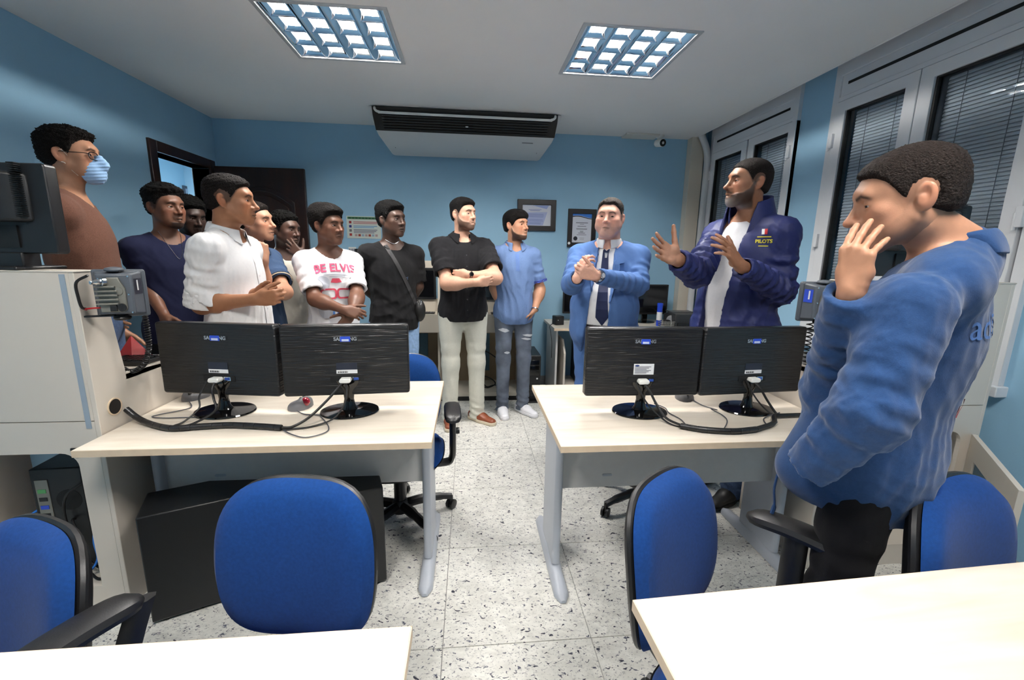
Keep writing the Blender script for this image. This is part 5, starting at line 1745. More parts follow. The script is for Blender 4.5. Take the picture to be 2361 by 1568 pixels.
# ------------------------------------------------------------------ one person
def person(label, pos, H, yaw, head, arms, skin, top, pants, shoes=None, build=1.0, belly=0.0, lean=(0, 0), stance=.10, res=1.0, neck_fwd=.0,
           chest=1.0, foot_yaw=(8, -8), shoulder=1.0):
    a = math.radians(yaw)
    if H is None:
        H = head['at'][2] * 1.78 / 1.655
    s = H / 1.78
    fw = V(math.sin(a), -math.cos(a), 0)
    lf = V(math.cos(a), math.sin(a), 0)
    if pos is None:
        pos = np.array(head['at'])[:2] - fw[:2] * (.025 + neck_fwd) * s
    base = V(pos[0], pos[1], 0)
    res = res * (1.0 if pos[1] < 2.7 else 1.17)
    t = thing('person', label, 'person', tuple(base), 0, None)
    inv = -base
    lean = (lean[0] * lf[:2] + lean[1] * fw[:2])
    def W(l, f_, z):
        """body frame (left, forward, up; metres at 1.78 m) -> room, relative to the person's base"""
        z_ = z * s
        k = np.clip((z_ - .9 * s) / (.6 * s), 0, 1.4)
        return lf * l * s + fw * f_ * s + V(0, 0, z_) + V(lean[0] * k, lean[1] * k, 0)
    def Rm(p):                      # room point -> relative
        return np.array(p, float) - base
    sw = .166 * build * shoulder
    shL, shR = W(sw, -.012, 1.415), W(-sw, -.012, 1.415)
    neckb = W(0, -.012 + neck_fwd * .4, 1.50)
    # ---- head
    hy, hp, hr = (math.radians(v) for v in head.get('rot', (yaw, 0, 0)))
    hc = Rm(head['at']) if 'at' in head else W(0, .02 + neck_fwd, 1.655)
    fwd = V(math.sin(hy), -math.cos(hy), 0)
    left = V(math.cos(hy), math.sin(hy), 0)
    B = Matrix(((left[0], fwd[0], 0), (left[1], fwd[1], 0), (0, 0, 1)))
    B = B @ Matrix.Rotation(hp, 3, 'X') @ Matrix.Rotation(hr, 3, 'Y')
    hs = head.get('scale', 1.0) * (.965 + .035 * s)
    Mh = Matrix.Translation(Vector(hc)) @ B.to_4x4() @ Matrix.Scale(hs, 4)
    Mi = Mh.inverted()
    neck_l = np.array(Mi @ Vector(neckb))
    r_head = .0027 * res
    hf = head_field(head, r_head, neck_l)
    bm_ = None
    if head.get('beard') and head.get('beard_t', .0):
        idx, P = hf.band(.012)
        hf.D[idx] -= (beard_mask(head, P) * (head['beard_t'])).astype(F32)
    # open the lids
    gaze = head.get('gaze', (0, 0))
    op = head.get('eye_open', .82)
    idx, P = hf.band(.01)
    for sx in (-1, 1):
        x, y, z = P[:, 0] - sx * .0325, P[:, 1], P[:, 2] - .0045
        slit = np.maximum(np.abs(z + .0012 - .0002 * 0) - .0048 * op * (1 - (x / .0150) ** 2), np.abs(x) - .0145)
        m = (y > .070)
        d = hf.D[idx]
        carve = np.where(m, np.maximum(d, -slit * 1.0), d)
        lim = np.where(m & (slit < .004), np.maximum(d, np.minimum(.004, -slit * 1.2)), d)
        hf.D[idx] = lim.astype(F32)
    pts, faces = hf.skin()
    col = head_colours(head, pts, skin)
    # drop the capped lower end of the neck
    Rn = np.array(Mh.to_3x3())
    wp = pts @ Rn.T + np.array(Mh.translation)
    bodyv, bodyf, bodyc = [wp], [faces], [col]
    ev = len(wp)
    # ---- arms, hands and upper chest
    A = {}
    lo, hi = [], []
    def arm_pts(side):
        sh = shL if side == 'L' else shR
        sg = 1 if side == 'L' else -1
        spec = arms.get(side, 'down')
        if spec == 'down' or spec is None:
            el = sh + W(sg * .05, -.01, -.30) - W(0, 0, 0); el = sh + lf * sg * .045 * s - fw * .01 * s - V(0, 0, .29 * s)
            wr = el + lf * sg * .01 * s + fw * .06 * s - V(0, 0, .25 * s)
            spec = {'hand': {'d': (0, 0, -1) + .25 * fw, 'n': -sg * lf}}
        else:
            spec = dict(spec)
            el, wr = Rm(spec['elbow']), Rm(spec['wrist'])
            if 'shoulder' in spec: sh = Rm(spec['shoulder'])
        return sh, el, wr, spec
    short = top.get('sleeve', 'short') != 'long'
    for side in 'LR':
        A[side] = arm_pts(side)
    bw = head.get('arm', 1.0) * (.9 + .1 * build)
    for side in 'LR':
        sh, el, wr, spec = A[side]
        hand = spec.get('hand')
        lo_ = np.minimum(np.minimum(sh, el), wr) - .12 * s
        hi_ = np.maximum(np.maximum(sh, el), wr) + .12 * s
        if hand and hand.get('d') is not None:
            tip = wr + unit(hand['d']) * .20 * s
            lo_ = np.minimum(lo_, tip - .05); hi_ = np.maximum(hi_, tip + .05)
        if not short:                                    # only the hand and wrist show
            c0 = wr - unit(wr - el) * .06
            lo_ = np.minimum(c0, wr) - .045; hi_ = np.maximum(c0, wr) + .045
            if hand:
                tip = wr + unit(hand['d']) * .19 * s
                lo_ = np.minimum(lo_, np.minimum(tip, wr) - .09); hi_ = np.maximum(hi_, np.maximum(tip, wr) + .09)
        if hand is None and not short:
            continue
        f = Field(lo_, hi_, .0040 * res if not short else .0050 * res)
        if hand is not None and hand.get('fine'):
            f = Field(lo_, hi_, hand['fine'])
        if short:
            f.cone(sh, el, .046 * s * bw, .040 * s * bw, .03)
            f.ell(sh + (el - sh) * .45 + unit(np.cross(np.cross(el - sh, wr - el), el - sh) + 1e-6) * .008, (.047 * s * bw,) * 3, .05)
        fa = unit(wr - el)
        f.cone(el, el + (wr - el) * .30, .038 * s * bw, .0395 * s * bw, .05)
        f.cone(el + (wr - el) * .30, wr, .0395 * s * bw, .0265 * s * bw ** .5, .05)
        if hand is not None:
            add_hand(f, wr, hand['d'], hand['n'], side == 'L', hand, s * hand.get('size', 1.0), .026 * bw ** .5)
        p2, f2 = f.skin()
        c2 = np.tile(np.array(lin(skin)), (len(p2), 1))
        if hand is not None and hand.get('palm'):
            d_ = unit(hand['d']); n_ = unit(np.array(hand['n'], float) - d_ * (np.array(hand['n'], float) @ d_))
            al, out = (p2 - wr) @ d_, (p2 - wr) @ n_
            k_ = (sm(.001, .012, out) * sm(-.01, .03, al))[:, None] * .8
            lum = np.array(lin(skin))
            palm = lum * .45 + np.array(lin((206, 160, 138))) * .55
            c2 = c2 * (1 - k_) + palm * k_
            nails = sm(.135, .15, al)[:, None] * .15
            c2 = c2 * (1 + nails)
        off = sum(len(v) for v in bodyv)
        bodyv.append(p2); bodyf.append([tuple(i + off for i in q) for q in f2]); bodyc.append(c2)
    if not short:                                        # plain arms inside the sleeves, so that the body stays whole
        for side in 'LR':
            sh, el, wr, spec = A[side]
            m_ = MB().tube([tuple(v) for v in (W(0, 0, 1.36), sh, (sh + el) / 2, el, (el + wr) / 2, wr)], [.05, .045, .04, .035, .03, .020], 8)
            off = sum(len(v) for v in bodyv)
            bodyv.append(np.array(m_.v)); bodyf.append([tuple(i + off for i in q) for q in m_.f]); bodyc.append(np.tile(np.array(lin(skin)), (len(m_.v), 1)))
    # upper chest skin below the neck (seen in an open collar)
    f = Field(W(0, 0, 1.30) - .26, W(0, 0, 1.55) + .2, .008)
    f.cone(neckb, np.array(Mh @ Vector((0, -.02, -.06))), .060 * hs, .055 * hs, .03)
    f.ell(W(0, .0, 1.33), V(.150 * build, .095 * build * chest, .17) * s, .05, axes=(lf, fw, (0, 0, 1)))
    f.cone(shL * .6 + neckb * .4, shR * .6 + neckb * .4, .050 * s, .050 * s, .05)
    f.cut(W(0, 0, 1.22), (0, 0, -1))
    p2, f2 = f.skin()
    off = sum(len(v) for v in bodyv)
    bodyv.append(p2); bodyf.append([tuple(i + off for i in q) for q in f2]); bodyc.append(np.tile(np.array(lin(skin)), (len(p2), 1)))
    body = mesh_from('body', np.concatenate(bodyv), [q for F_ in bodyf for q in F_], SKINM, t, np.concatenate(bodyc))
    # eyes
    iris = head.get('iris', (46, 28, 18))
    for sx in (-1, 1):
        e = bpy.data.objects.new('eye', eye_mesh(iris)); link(e, t)
        Me = Mh @ Matrix.Translation((sx * .0325, .0745, .0045)) @ Matrix.Rotation(math.radians(gaze[0]), 4, 'Z') @ Matrix.Rotation(math.radians(gaze[1]), 4, 'X')
        e.matrix_local = Me
    hair_mesh(head, hf, Mh, t)
    # ---- top garment
    g = dict(top)
    th = g.get('thick', .012)
    hem = g.get('hem', .86)
    gres = g.get('res', .0066) * res
    xs_ = np.array([W(l, f_, z) for l in (-.36 * build, .36 * build) for f_ in (-.25, .26 + belly) for z in (hem - .04, 1.60)] +
                   [p for side in 'LR' for p in ((A[side][0], A[side][1]) if short else A[side][:3])])
    f = Field(xs_.min(0) - .06, xs_.max(0) + .06, gres)
    ax = (lf, fw, (0, 0, 1))
    f.ell(W(0, .005, 1.28), V(.162 * build + th, (.108 * chest * build + th), .20) * s, .06, axes=ax)
    f.cone(shL - lf * .03, shR + lf * .03, .044 * s + th, .044 * s + th, .06)
    for q in (shL, shR):
        f.cone(neckb - V(0, 0, .02), q, .048 * s + th, .042 * s + th, .05)
    f.ell(W(0, .012 + belly * .45, 1.09), V(.150 * build + th + belly * .35, .108 * build + th + belly * .6, .19) * s, .06, axes=ax)
    flare = g.get('flare', .012)
    f.ell(W(0, .002 + belly * .25, .93), V(.160 * build + th + flare, .118 * build + th + flare + belly * .4, .17) * s, .06, axes=ax)
    if hem < .80:
        f.cone(W(0, .0, .92), W(0, .0, hem - .05), .15 * build * s, .15 * build * s, .06, flat=(fw, .78))
    rip = g.get('ripple', .0045)
    seed = g.get('seed', 1)
    if g.get('open'):
        o_ = g['open']
        c = W(0, 0, 1.2)
        X = f.ax[0][:, None, None] - F32(c[0]); Y = f.ax[1][None, :, None] - F32(c[1]); Zq = f.ax[2][None, None, :] * F32(1.0)
        l_ = X * F32(lf[0]) + Y * F32(lf[1]); f_ = X * F32(fw[0]) + Y * F32(fw[1])
        zz = Zq / F32(s)
        wl = np.interp(zz, o_['z'], o_['wl']).astype(F32); wr_ = np.interp(zz, o_['z'], o_['wr']).astype(F32)
        d_ = np.maximum(np.maximum(l_ - wl, -wr_ - l_), .02 - f_)
        f.D = np.maximum(f.D, -d_)
    tp_, tf_ = f.skin()
    torso_bv = BVHTree.FromPolygons([Vector(v) for v in tp_], tf_)
    rs = g.get('sleeve_r', 1.0)
    for side in 'LR':
        sh, el, wr, spec = A[side]
        pts_ = np.array([sh, el] if short else [sh, el, wr])
        fs_ = f.like()
        if short:
            q = g.get('sleeve_len', .62)
            fs_.cone(sh, sh + (el - sh) * (q + .25), (.050 * s * bw + th) * rs, (.050 * s * bw + th + .008) * rs, .035, ripple=(rip * .7, .07, seed + 1.3, .5, .5))
            if q > .8:
                fs_.cone(el - unit(el - sh) * .02, el + (wr - el) * .2, (.047 * s * bw + th) * rs, (.048 * s * bw + th) * rs, .03)
            end, dirv = sh + (el - sh) * q, unit(el - sh)
        else:
            fs_.cone(sh, el, (.050 * s + th) * rs, (.043 * s + th) * rs, .04, ripple=(rip * 1.1, .075, seed + .7, .85, .45))
            end = el + (wr - el) * (1 + g.get('cuff', .0))
            dirv = unit(wr - el)
            fs_.cone(el, end + dirv * .03, (.044 * s + th) * rs, (.029 * s + th * .9) * rs, .03, ripple=(rip, .06, seed + 2.1, .15, .6))
        if g.get('sleeve_fold', 0):
            fs_.displace(lambda P: g['sleeve_fold'] * waves(P, seed + 9, .11, 4, (1, 1, 1)), .02)
        # cut the sleeve end, only around that end
        R = .22
        sl, P = fs_.win(end - R, end + R, 0)
        if sl is not None:
            x, y, z = P[0] - F32(end[0]), P[1] - F32(end[1]), P[2] - F32(end[2])
            pl = x * F32(dirv[0]) + y * F32(dirv[1]) + z * F32(dirv[2])
            perp = np.sqrt(np.maximum(x * x + y * y + z * z - pl * pl, 0))
            fs_.D[sl] = np.maximum(fs_.D[sl], np.where((perp < .12) & (pl < .2), pl, -1.0).astype(F32))
        rin = (.047 * s * bw + .006) if short else (.028 * s + .004)
        fs_.cone(end - dirv * .035, end + dirv * .05, rin, rin + .002, .004, 'sub')
        kk = .035
        hh = np.maximum(kk - np.abs(f.D - fs_.D), 0) / kk
        f.D = np.minimum(f.D, fs_.D) - hh * hh * F32(kk * .25)
    # folds on the trunk
    amp = g.get('fold', .006)
    stretch = g.get('stretch', (1, 1, .45))
    f.displace(lambda P: amp * waves(P, seed, .16, 4, stretch) * (.55 + .45 * sm(1.35 * s, 1.0 * s, P[:, 2])), .02)
    for fn in g.get('extra', ()):
        fn(f, W, s, A, Rm)
    nk = g.get('neck', .016)
    hd = np.array(Mh @ Vector((0, -.02, -.055)))
    nr = head.get('neck', .056) * hs
    f.cone(neckb - V(0, 0, .05) + fw * .012, hd, nr + nk, nr + nk, .012, 'sub')
    f.ell(neckb + fw * (.028 + nk) + V(0, 0, .016), (nr + nk, nr + nk, g.get('scoop', .03) + .025), .030, 'sub', axes=ax)
    hz = hem * s
    hs_ = g.get('hem_slope', 0.0)
    f.cut(W(0, 0, hem), V(0, 0, -1) + fw * hs_)
    f.cone(W(0, 0, hem - .10), W(0, 0, hem + .015), .110 * build * s, .110 * build * s, .01, 'sub', flat=(fw, .62))
    p2, f2 = f.skin()
    shirt = mesh_from(g.get('name', 'shirt'), p2, f2, g['mat'], t)
    if g.get('inner'):
        f = Field(W(0, 0, .8) - V(.3, .3, .1) * build, W(0, 0, 1.55) + V(.3, .3, .05) * build, .009 * res)
        ti = th - .016
        f.ell(W(0, .005, 1.28), V(.160 * build + ti, (.108 * chest * build + ti), .20) * s, .06, axes=ax)
        f.cone(shL * .75 + shR * .25, shR * .75 + shL * .25, .040 * s, .040 * s, .06)
        f.cone(neckb - V(0, 0, .02), neckb - V(0, 0, .06), .07 * s, .09 * s, .05)
        f.ell(W(0, .012 + belly * .45, 1.09), V(.148 * build + ti + belly * .35, .108 * build + ti + belly * .6, .19) * s, .06, axes=ax)
        f.ell(W(0, .004 + belly * .25, .93), V(.158 * build + ti, .118 * build + ti + belly * .4, .17) * s, .06, axes=ax)
        f.displace(lambda P: .003 * waves(P, seed + 21, .12, 3, (1, 1, .5)), .02)
        hd = np.array(Mh @ Vector((0, -.02, -.055))); nr = head.get('neck', .056) * hs
        f.cone(neckb - V(0, 0, .05) + fw * .012, hd, nr + .006, nr + .006, .006, 'sub')
        f.ell(neckb + fw * .05 + V(0, 0, .01), (nr, nr, g.get('inner_scoop', .05)), .008, 'sub', axes=ax)
        f.cut(W(0, 0, g.get('inner_hem', .9)), (0, 0, -1))
        p2, f2 = f.skin()
        inner = mesh_from('inner_shirt', p2, f2, g['inner'], t)
    t_info_pre = lambda: dict(torso=bvh_of(shirt), neckb=neckb, hd=hd, fw=fw, lf=lf, nr=nr, nk=nk)
    # ---- collar
    if g.get('leaf'):
        leaf_collar(t_info_pre(), shirt, **g['leaf'])
    if g.get('collar'):
        cspec = g['collar']
        c0, c1 = neckb - V(0, 0, .008) + fw * .004, neckb + (hd - neckb) * cspec.get('h', .45) - fw * .004
        f = Field(neckb - .16, neckb + .17, .0042 * res)
        rr = nr + nk + cspec.get('out', .004)
        T = .0085
        up_ = unit(hd - neckb)
        f.cone(c0, c1 + up_ * .02, rr + T, rr + .6 * T, .006)
        f.cone(c0 - up_ * .04, c1 + up_ * .08, rr, rr - .006, .003, 'sub')
        f.cut(c1, up_ + fw * cspec.get('tip', .25))
        f.cut(c0 - up_ * .03, -up_)
        f2_ = f.like()
        lo1 = neckb - V(0, 0, cspec.get('fall', .032))
        fo2 = cspec.get('fall_out', .0)
        f2_.cone(lo1 - up_ * .02, c1, rr + .034 + fo2 + T, rr + .004 + T, .006)
        f2_.cone(lo1 - up_ * .06, c1 + up_ * .03, rr + .042 + fo2, rr - .004, .003, 'sub')
        f2_.cut(c1, up_ + fw * cspec.get('tip', .25))
        f2_.cut(lo1, -up_ - fw * .25)
        f.D = np.minimum(f.D, f2_.D)
        # open at the throat: remove a wedge in front
        w_ = cspec.get('open', .35)
        cd = math.radians(cspec.get('dir', 0))
        fo = fw * math.cos(cd) + lf * math.sin(cd)
        lo_ = np.cross(V(0, 0, 1), fo)
        X = f.ax[0][:, None, None] - F32(neckb[0]); Y = f.ax[1][None, :, None] - F32(neckb[1]); Zq = f.ax[2][None, None, :] - F32(neckb[2])
        fr = X * F32(fo[0]) + Y * F32(fo[1])
        sd = np.abs(X * F32(lo_[0]) + Y * F32(lo_[1]))
        wedge = (sd - (fr * F32(w_) + Zq * F32(.35))) * F32(.8)
        wedge = np.where(fr > 0, wedge, .1)
        f.D = np.maximum(f.D, -wedge.astype(F32))
        p2, fc = f.skin()
        mesh_from('collar', p2, fc, cspec.get('mat', g['mat']), shirt)
    if g.get('trim'):
        for side in 'LR':
            sh, el, wr, spec = A[side]
            q = g.get('sleeve_len', .62)
            he = sh + (el - sh) * q
            dv = unit(el - sh)
            R1 = (.057 * s * bw + th + .006) * rs
            for k_, (o_, m_) in enumerate(g['trim']):
                c = he - dv * o_
                e1 = unit(np.cross(dv, (0.3, .9, .2))); e2 = np.cross(dv, e1)
                ring = [c + (e1 * math.cos(q_) + e2 * math.sin(q_)) * R1 for q_ in np.linspace(0, 2 * math.pi, 29)]
                obj('sleeve_trim', MB().tube(ring, .0032, 6, False), m_, shirt, 0, True)
    # ---- trousers
    pr_ = .0125 * res
    kn = pants.get('knee', (.0, .0))
    hipL, hipR = W(.088 * build, 0, .90), W(-.088 * build, 0, .90)
    legs = pants.get('legs')
    f = None
    J = {}
    for sg, hip, k_ in ((1, hipL, 'L'), (-1, hipR, 'R')):
        if legs and k_ in legs:
            kne, ank = Rm(legs[k_][0]), Rm(legs[k_][1])
        else:
            ank = lf * sg * stance * s + V(0, 0, .085 * s) + fw * pants.get('stag', 0) * sg * s
            kne = hip * .5 + ank * .5 + fw * (.022 + kn[0]) * s
            kne[2] = .50 * s
        J[k_] = (hip, kne, ank)
    allp = np.array([q for v in J.values() for q in v] + [W(-.2 * build, -.2, 1.06), W(.2 * build, .22 + belly, 1.06)])
    lo_ = allp.min(0) - .14; lo_[2] = -.01
    f = Field(lo_, allp.max(0) + .12, pr_)
    pw = pants.get('w', 1.0)
    f.ell(W(0, 0 + belly * .2, .955), V(.160 * build, .116 * build + belly * .3, .13) * s, .05, axes=ax)
    f.ell(W(0, -.035, .90), V(.145 * build, .095 * build, .11) * s, .05, axes=ax)
    f.cone(W(0, belly * .25, 1.0), W(0, belly * .25, 1.045), .150 * build * s, .147 * build * s, .03, flat=(fw, .74 + belly))
    for k_ in 'LR':
        hip, kne, ank = J[k_]
        f.cone(hip, kne, .088 * s * build ** .7 * pw, .063 * s * pw, .03, ripple=(.003, .10, 1.1 + ord(k_), .85, .35))
        end = ank - V(0, 0, pants.get('drop', .05) * s)
        f.cone(kne, end, .063 * s * pw, pants.get('ankle', .056) * s * pw, .03, ripple=(pants.get('stack', .0055), .055, 2.3 + ord(k_), 1.0, .35))
    f.displace(lambda P: .004 * waves(P, seed + 40, .18, 3, (1, 1, .5)), .02)
    f.cut(W(0, 0, 1.05), (0, 0, 1))
    f.cut(V(0, 0, .022), (0, 0, -1))
    p2, f2 = f.skin()
    trousers = mesh_from('trousers', p2, f2, pants['mat'], t)
    # ---- shoes
    sh_ = shoes or {}
    for sg, k_, fy in ((1, 'L', foot_yaw[0]), (-1, 'R', foot_yaw[1])):
        ank = J[k_][2]
        an = math.radians(yaw + fy)
        fd = V(math.sin(an), -math.cos(an), 0)
        ld = V(math.cos(an), math.sin(an), 0)
        c = V(ank[0], ank[1], 0)
        f = Field(c - V(.22, .22, .01), c + V(.22, .22, .16), sh_.get('res', .010))
        f.cone(c - fd * .055 * s + V(0, 0, .045), c + fd * .06 * s + V(0, 0, .042), .036 * s, .040 * s, .02)
        f.cone(c + fd * .06 * s + V(0, 0, .040), c + fd * .165 * s + V(0, 0, .030), .040 * s, .036 * s, .03, flat=((0, 0, 1), .72))
        f.cone(c - fd * .025 * s + V(0, 0, .05), c - fd * .02 * s + V(0, 0, .105), .036 * s, .038 * s, .03)
        f.cut(c + V(0, 0, .024), (0, 0, -1))
        f.cut(c + V(0, 0, .112), (0, 0, 1))
        p2, f2 = f.skin()
        so = mesh_from('shoe', p2, f2, sh_.get('mat', mat('shoe_black', (22, 21, 22), .5)), t)
        f = Field(c - V(.22, .22, .01), c + V(.22, .22, .06), sh_.get('res', .010))
        f.cone(c - fd * .055 * s + V(0, 0, .02), c + fd * .06 * s + V(0, 0, .02), .040 * s, .043 * s, .03)
        f.cone(c + fd * .06 * s + V(0, 0, .02), c + fd * .168 * s + V(0, 0, .02), .043 * s, .039 * s, .03)
        f.cut(c + V(0, 0, .001), (0, 0, -1)); f.cut(c + V(0, 0, .030), (0, 0, 1))
        p2, f2 = f.skin()
        mesh_from('sole', p2, f2, sh_.get('sole', mat('sole_black', (18, 18, 18), .6)), so)
        if sh_.get('laces'):
            for q in range(5):
                u = .02 + q * .022
                z_ = .082 - q * .0065
                pth = [c + fd * u * s + ld * (-.024) + V(0, 0, z_ - .012), c + fd * (u + .006) * s + ld * 0 + V(0, 0, z_ + .004), c + fd * u * s + ld * .024 + V(0, 0, z_ - .012)]
                obj('lace', MB().tube(smooth_path(pth, 4), .0028, 6), sh_['laces'], so, 0, True)
        if sh_.get('stripe'):
            for sg2 in (-1, 1):
                q0 = c + fd * .045 * s + ld * sg2 * .0415 * s + V(0, 0, .034)
                obj('stripe', MB().tube([q0, q0 + fd * .016 + V(0, 0, .022) - ld * sg2 * .006], .004, 6), sh_['stripe'], so, 0, True)
    t_info = dict(root=t, W=W, A=A, Mh=Mh, shirt=shirt, body=body, trousers=trousers, base=base, fw=fw, lf=lf, s=s, neckb=neckb, J=J, hs=hs, torso=torso_bv, nr=nr, nk=nk, hd=hd)
    if g.get('inner'): t_info['inner'] = inner
    return t_info

def bvh_of(o):
    me = o.data
    return BVHTree.FromPolygons([v.co.copy() for v in me.vertices], [tuple(p.vertices) for p in me.polygons])

def decal(pi, name, me, centre, normal, up, material, on='torso', lift=.0042, parent=None):
    """lay a flat mesh (xy) onto the garment along -normal, following its surface"""
    tgt = pi['shirt'] if on == 'torso' else pi[on]
    bv = pi['torso'] if on == 'torso' else bvh_of(tgt)
    bv2 = None
    if on == 'torso':
        if 'shirt_bv' not in pi: pi['shirt_bv'] = bvh_of(tgt)
        bv2 = pi['shirt_bv']
    n = Vector(unit(normal)); u = Vector(unit(np.array(up) - np.array(n) * (np.array(up) @ np.array(n)))); r = u.cross(n)
    c = Vector(centre)
    bm = bmesh.new(); bm.from_mesh(me)
    bmesh.ops.triangulate(bm, faces=bm.faces[:])
    for _ in range(3):
        long = [e for e in bm.edges if e.calc_length() > .009]
        if not long: break
        bmesh.ops.subdivide_edges(bm, edges=long, cuts=1)
        bmesh.ops.triangulate(bm, faces=bm.faces[:])
    for v in bm.verts:
        p = c + r * v.co.x + u * v.co.y
        hit = bv.ray_cast(p + n * .30, -n, .6)
        if bv2 is not None:                       # the finished garment, unless a sleeve is in the way
            h2 = bv2.ray_cast(p + n * .30, -n, .6)
            if h2[0] is not None and (hit[0] is None or (h2[0] - hit[0]).length < .055):
                hit = h2
        v.co = (hit[0] + n * lift) if hit[0] is not None else p
    m2 = bpy.data.meshes.new(name); bm.to_mesh(m2); bm.free()
    m2.materials.append(material)
    o = bpy.data.objects.new(name, m2)
    link(o, parent or tgt)
    return o

def poly_me(pts):
    me = bpy.data.meshes.new('flat')
    me.from_pydata([(x, y, 0) for x, y in pts], [], [tuple(range(len(pts)))])
    return me

def wristband(pi, side, frac, r, w, material, name='wristwatch', face=None, facedir=None, parent=None):
    sh, el, wr, spec = pi['A'][side]
    c = el + (wr - el) * frac
    dv = unit(wr - el)
    e1 = unit(np.cross(dv, (0.2, .3, .9))); e2 = np.cross(dv, e1)
    m = MB()
    k = 28
    vs, fs = [], []
    for i, (o_, rr) in enumerate(((-w, r), (-w, r + .003), (w, r + .003), (w, r))):
        for q in range(k):
            a_ = 2 * math.pi * q / k
            vs.append(c + dv * o_ + (e1 * math.cos(a_) + e2 * math.sin(a_)) * rr)
    for i in range(4):
        j = (i + 1) % 4
        for q in range(k):
            fs.append((i * k + q, i * k + (q + 1) % k, j * k + (q + 1) % k, j * k + q))
    band = obj(name, m.add([tuple(v) for v in vs], fs), material, pi['root'], 0, True)
    if face is not None:
        n = unit(np.array(facedir) - dv * (np.array(facedir) @ dv))
        q = Vector((0, 0, 1)).rotation_difference(Vector(n)).to_matrix().to_4x4()
        Mf = Matrix.Translation(Vector(c + n * (r + .002))) @ q
        obj('watch_case', MB().lathe([(.017, 0), (.018, .003), (.017, .007), (.014, .008)], 20, Mf), material, band, 0, True)
        obj('watch_face', MB().lathe([(.014, .0075), (.0135, .0085)], 20, Mf), face, band, 0, True)
    return band
# ------------------------------------------------------------------ the thirteen people
def arm(e, w, d, n, **k):
    return {'elbow': e, 'wrist': w, 'hand': dict(d=d, n=n, **k)}
WHITE_SH = cloth('white_shirt_cotton', (232, 232, 234), .02)
WHITE_TEE = cloth('white_tee_cotton', (226, 226, 230), .02)
BLACK_TEE = cloth('black_tee_cotton', (24, 24, 26), .05)
BLACK_SH = cloth('black_shirt_cotton', (28, 28, 31), .05)
NAVY_TEE = cloth('navy_tee_cotton', (26, 30, 56), .05)
BROWN_TEE = cloth('brown_heather_cotton', (104, 72, 60), .22, 260)
CREAM_TEE = cloth('cream_tee_cotton', (214, 208, 196), .02)
SLATE = cloth('slate_polo_pique', (62, 82, 112), .08, 200)
SKY = cloth('light_blue_polo_pique', (110, 136, 182), .10, 240)
SUIT = cloth('bright_blue_suiting', (74, 106, 158), .05, 300, .7)
JACKET = mat('navy_jacket_nylon', (34, 42, 92), .55, var=.06, vscale=60, bump=.06, bscale=300, spec=.3)
SWEAT = cloth('blue_fleece', (37, 66, 108), .08, 160, .95, .12, .2)
BLACKPANT = cloth('black_trouser_cloth', (20, 20, 23), .05)
DENIM = cloth('mid_blue_denim', (84, 104, 140), .18, 120)
LDENIM = cloth('light_blue_denim', (138, 168, 206), .15, 60)
GDENIM = mat('washed_grey_denim', (98, 106, 120), .85, var=.55, vscale=5, bump=.12, bscale=420, spec=.15)
CHINO = cloth('stone_chino', (205, 205, 194), .03)
DKTROUSER = cloth('charcoal_trouser_cloth', (36, 38, 46), .05)
STUD = mat('silver_trim', (196, 198, 202), .25, metal=1.0)
PEOPLE = {}

# 1: masked man in the brown tee, far left
p = PEOPLE['masked'] = person('man in a brown tee with glasses and a pale blue face mask', None, None, 116,
    dict(at=at(166, 362, 2.36), rot=(103, 4, 0), hair='short', hair_top=.026, hair_side=.013, hair_front=.004, curl=.010, curl_scale=.030, hair_col=(18, 14, 12), brow=1.2, fade=.2, seed=3, nose=1.1),
    {'R': arm(at(178, 640, 2.36), at(222, 690, 2.34), (.35, .1, -.9), (0, 1, 0)), 'L': 'down'},
    (176, 128, 100), dict(mat=BROWN_TEE, name='tee_shirt', sleeve_len=.80, seed=11, fold=.004, hem=1.03), dict(mat=DENIM))
def add_mask(p):
    Mh = p['Mh']
    f = Field((-.09, .0, -.14), (.09, .16, .02), .003)
    f.ell((0, .048, -.060), (.062, .066, .062), .02)
    f.cone((0, .102, -.004), (0, .118, -.036), .015, .018, .03)
    f.ell((0, .075, -.092), (.034, .028, .024), .03)
    idx, P = f.band(.01)
    f.D[idx] -= (.0012 * np.sin((P[:, 2] + .2 * np.abs(P[:, 0])) * 420)).astype(F32)
    f.cut((0, .066, -.004), (0, -.30, 1)); f.cut((0, .026, 0), (0, -1, -.15)); f.cut((0, .05, -.124), (0, -.4, -1))
    pts, faces = f.skin()
    R3 = np.array(Mh.to_3x3())
    pts = pts @ R3.T + np.array(Mh.translation)
    m = mesh_from('face_mask', pts, faces, cloth('mask_blue', (150, 186, 226), .04, 120, .8, .08, .1), p['root'])
    for sx in (-1, 1):
        for pts in ([(.061, .030, -.030), (.068, .02, -.012), (.076, .004, .016), (.078, -.012, .024)], [(.052, .030, -.090), (.064, .018, -.070), (.074, .004, -.04), (.079, -.008, -.034)]):
            obj('ear_loop', MB().tube([Mh @ Vector((sx * a, b, c)) for a, b, c in smooth_path(pts, 4)], .0014, 5), WHITEP, m, 0, True)
add_mask(p)
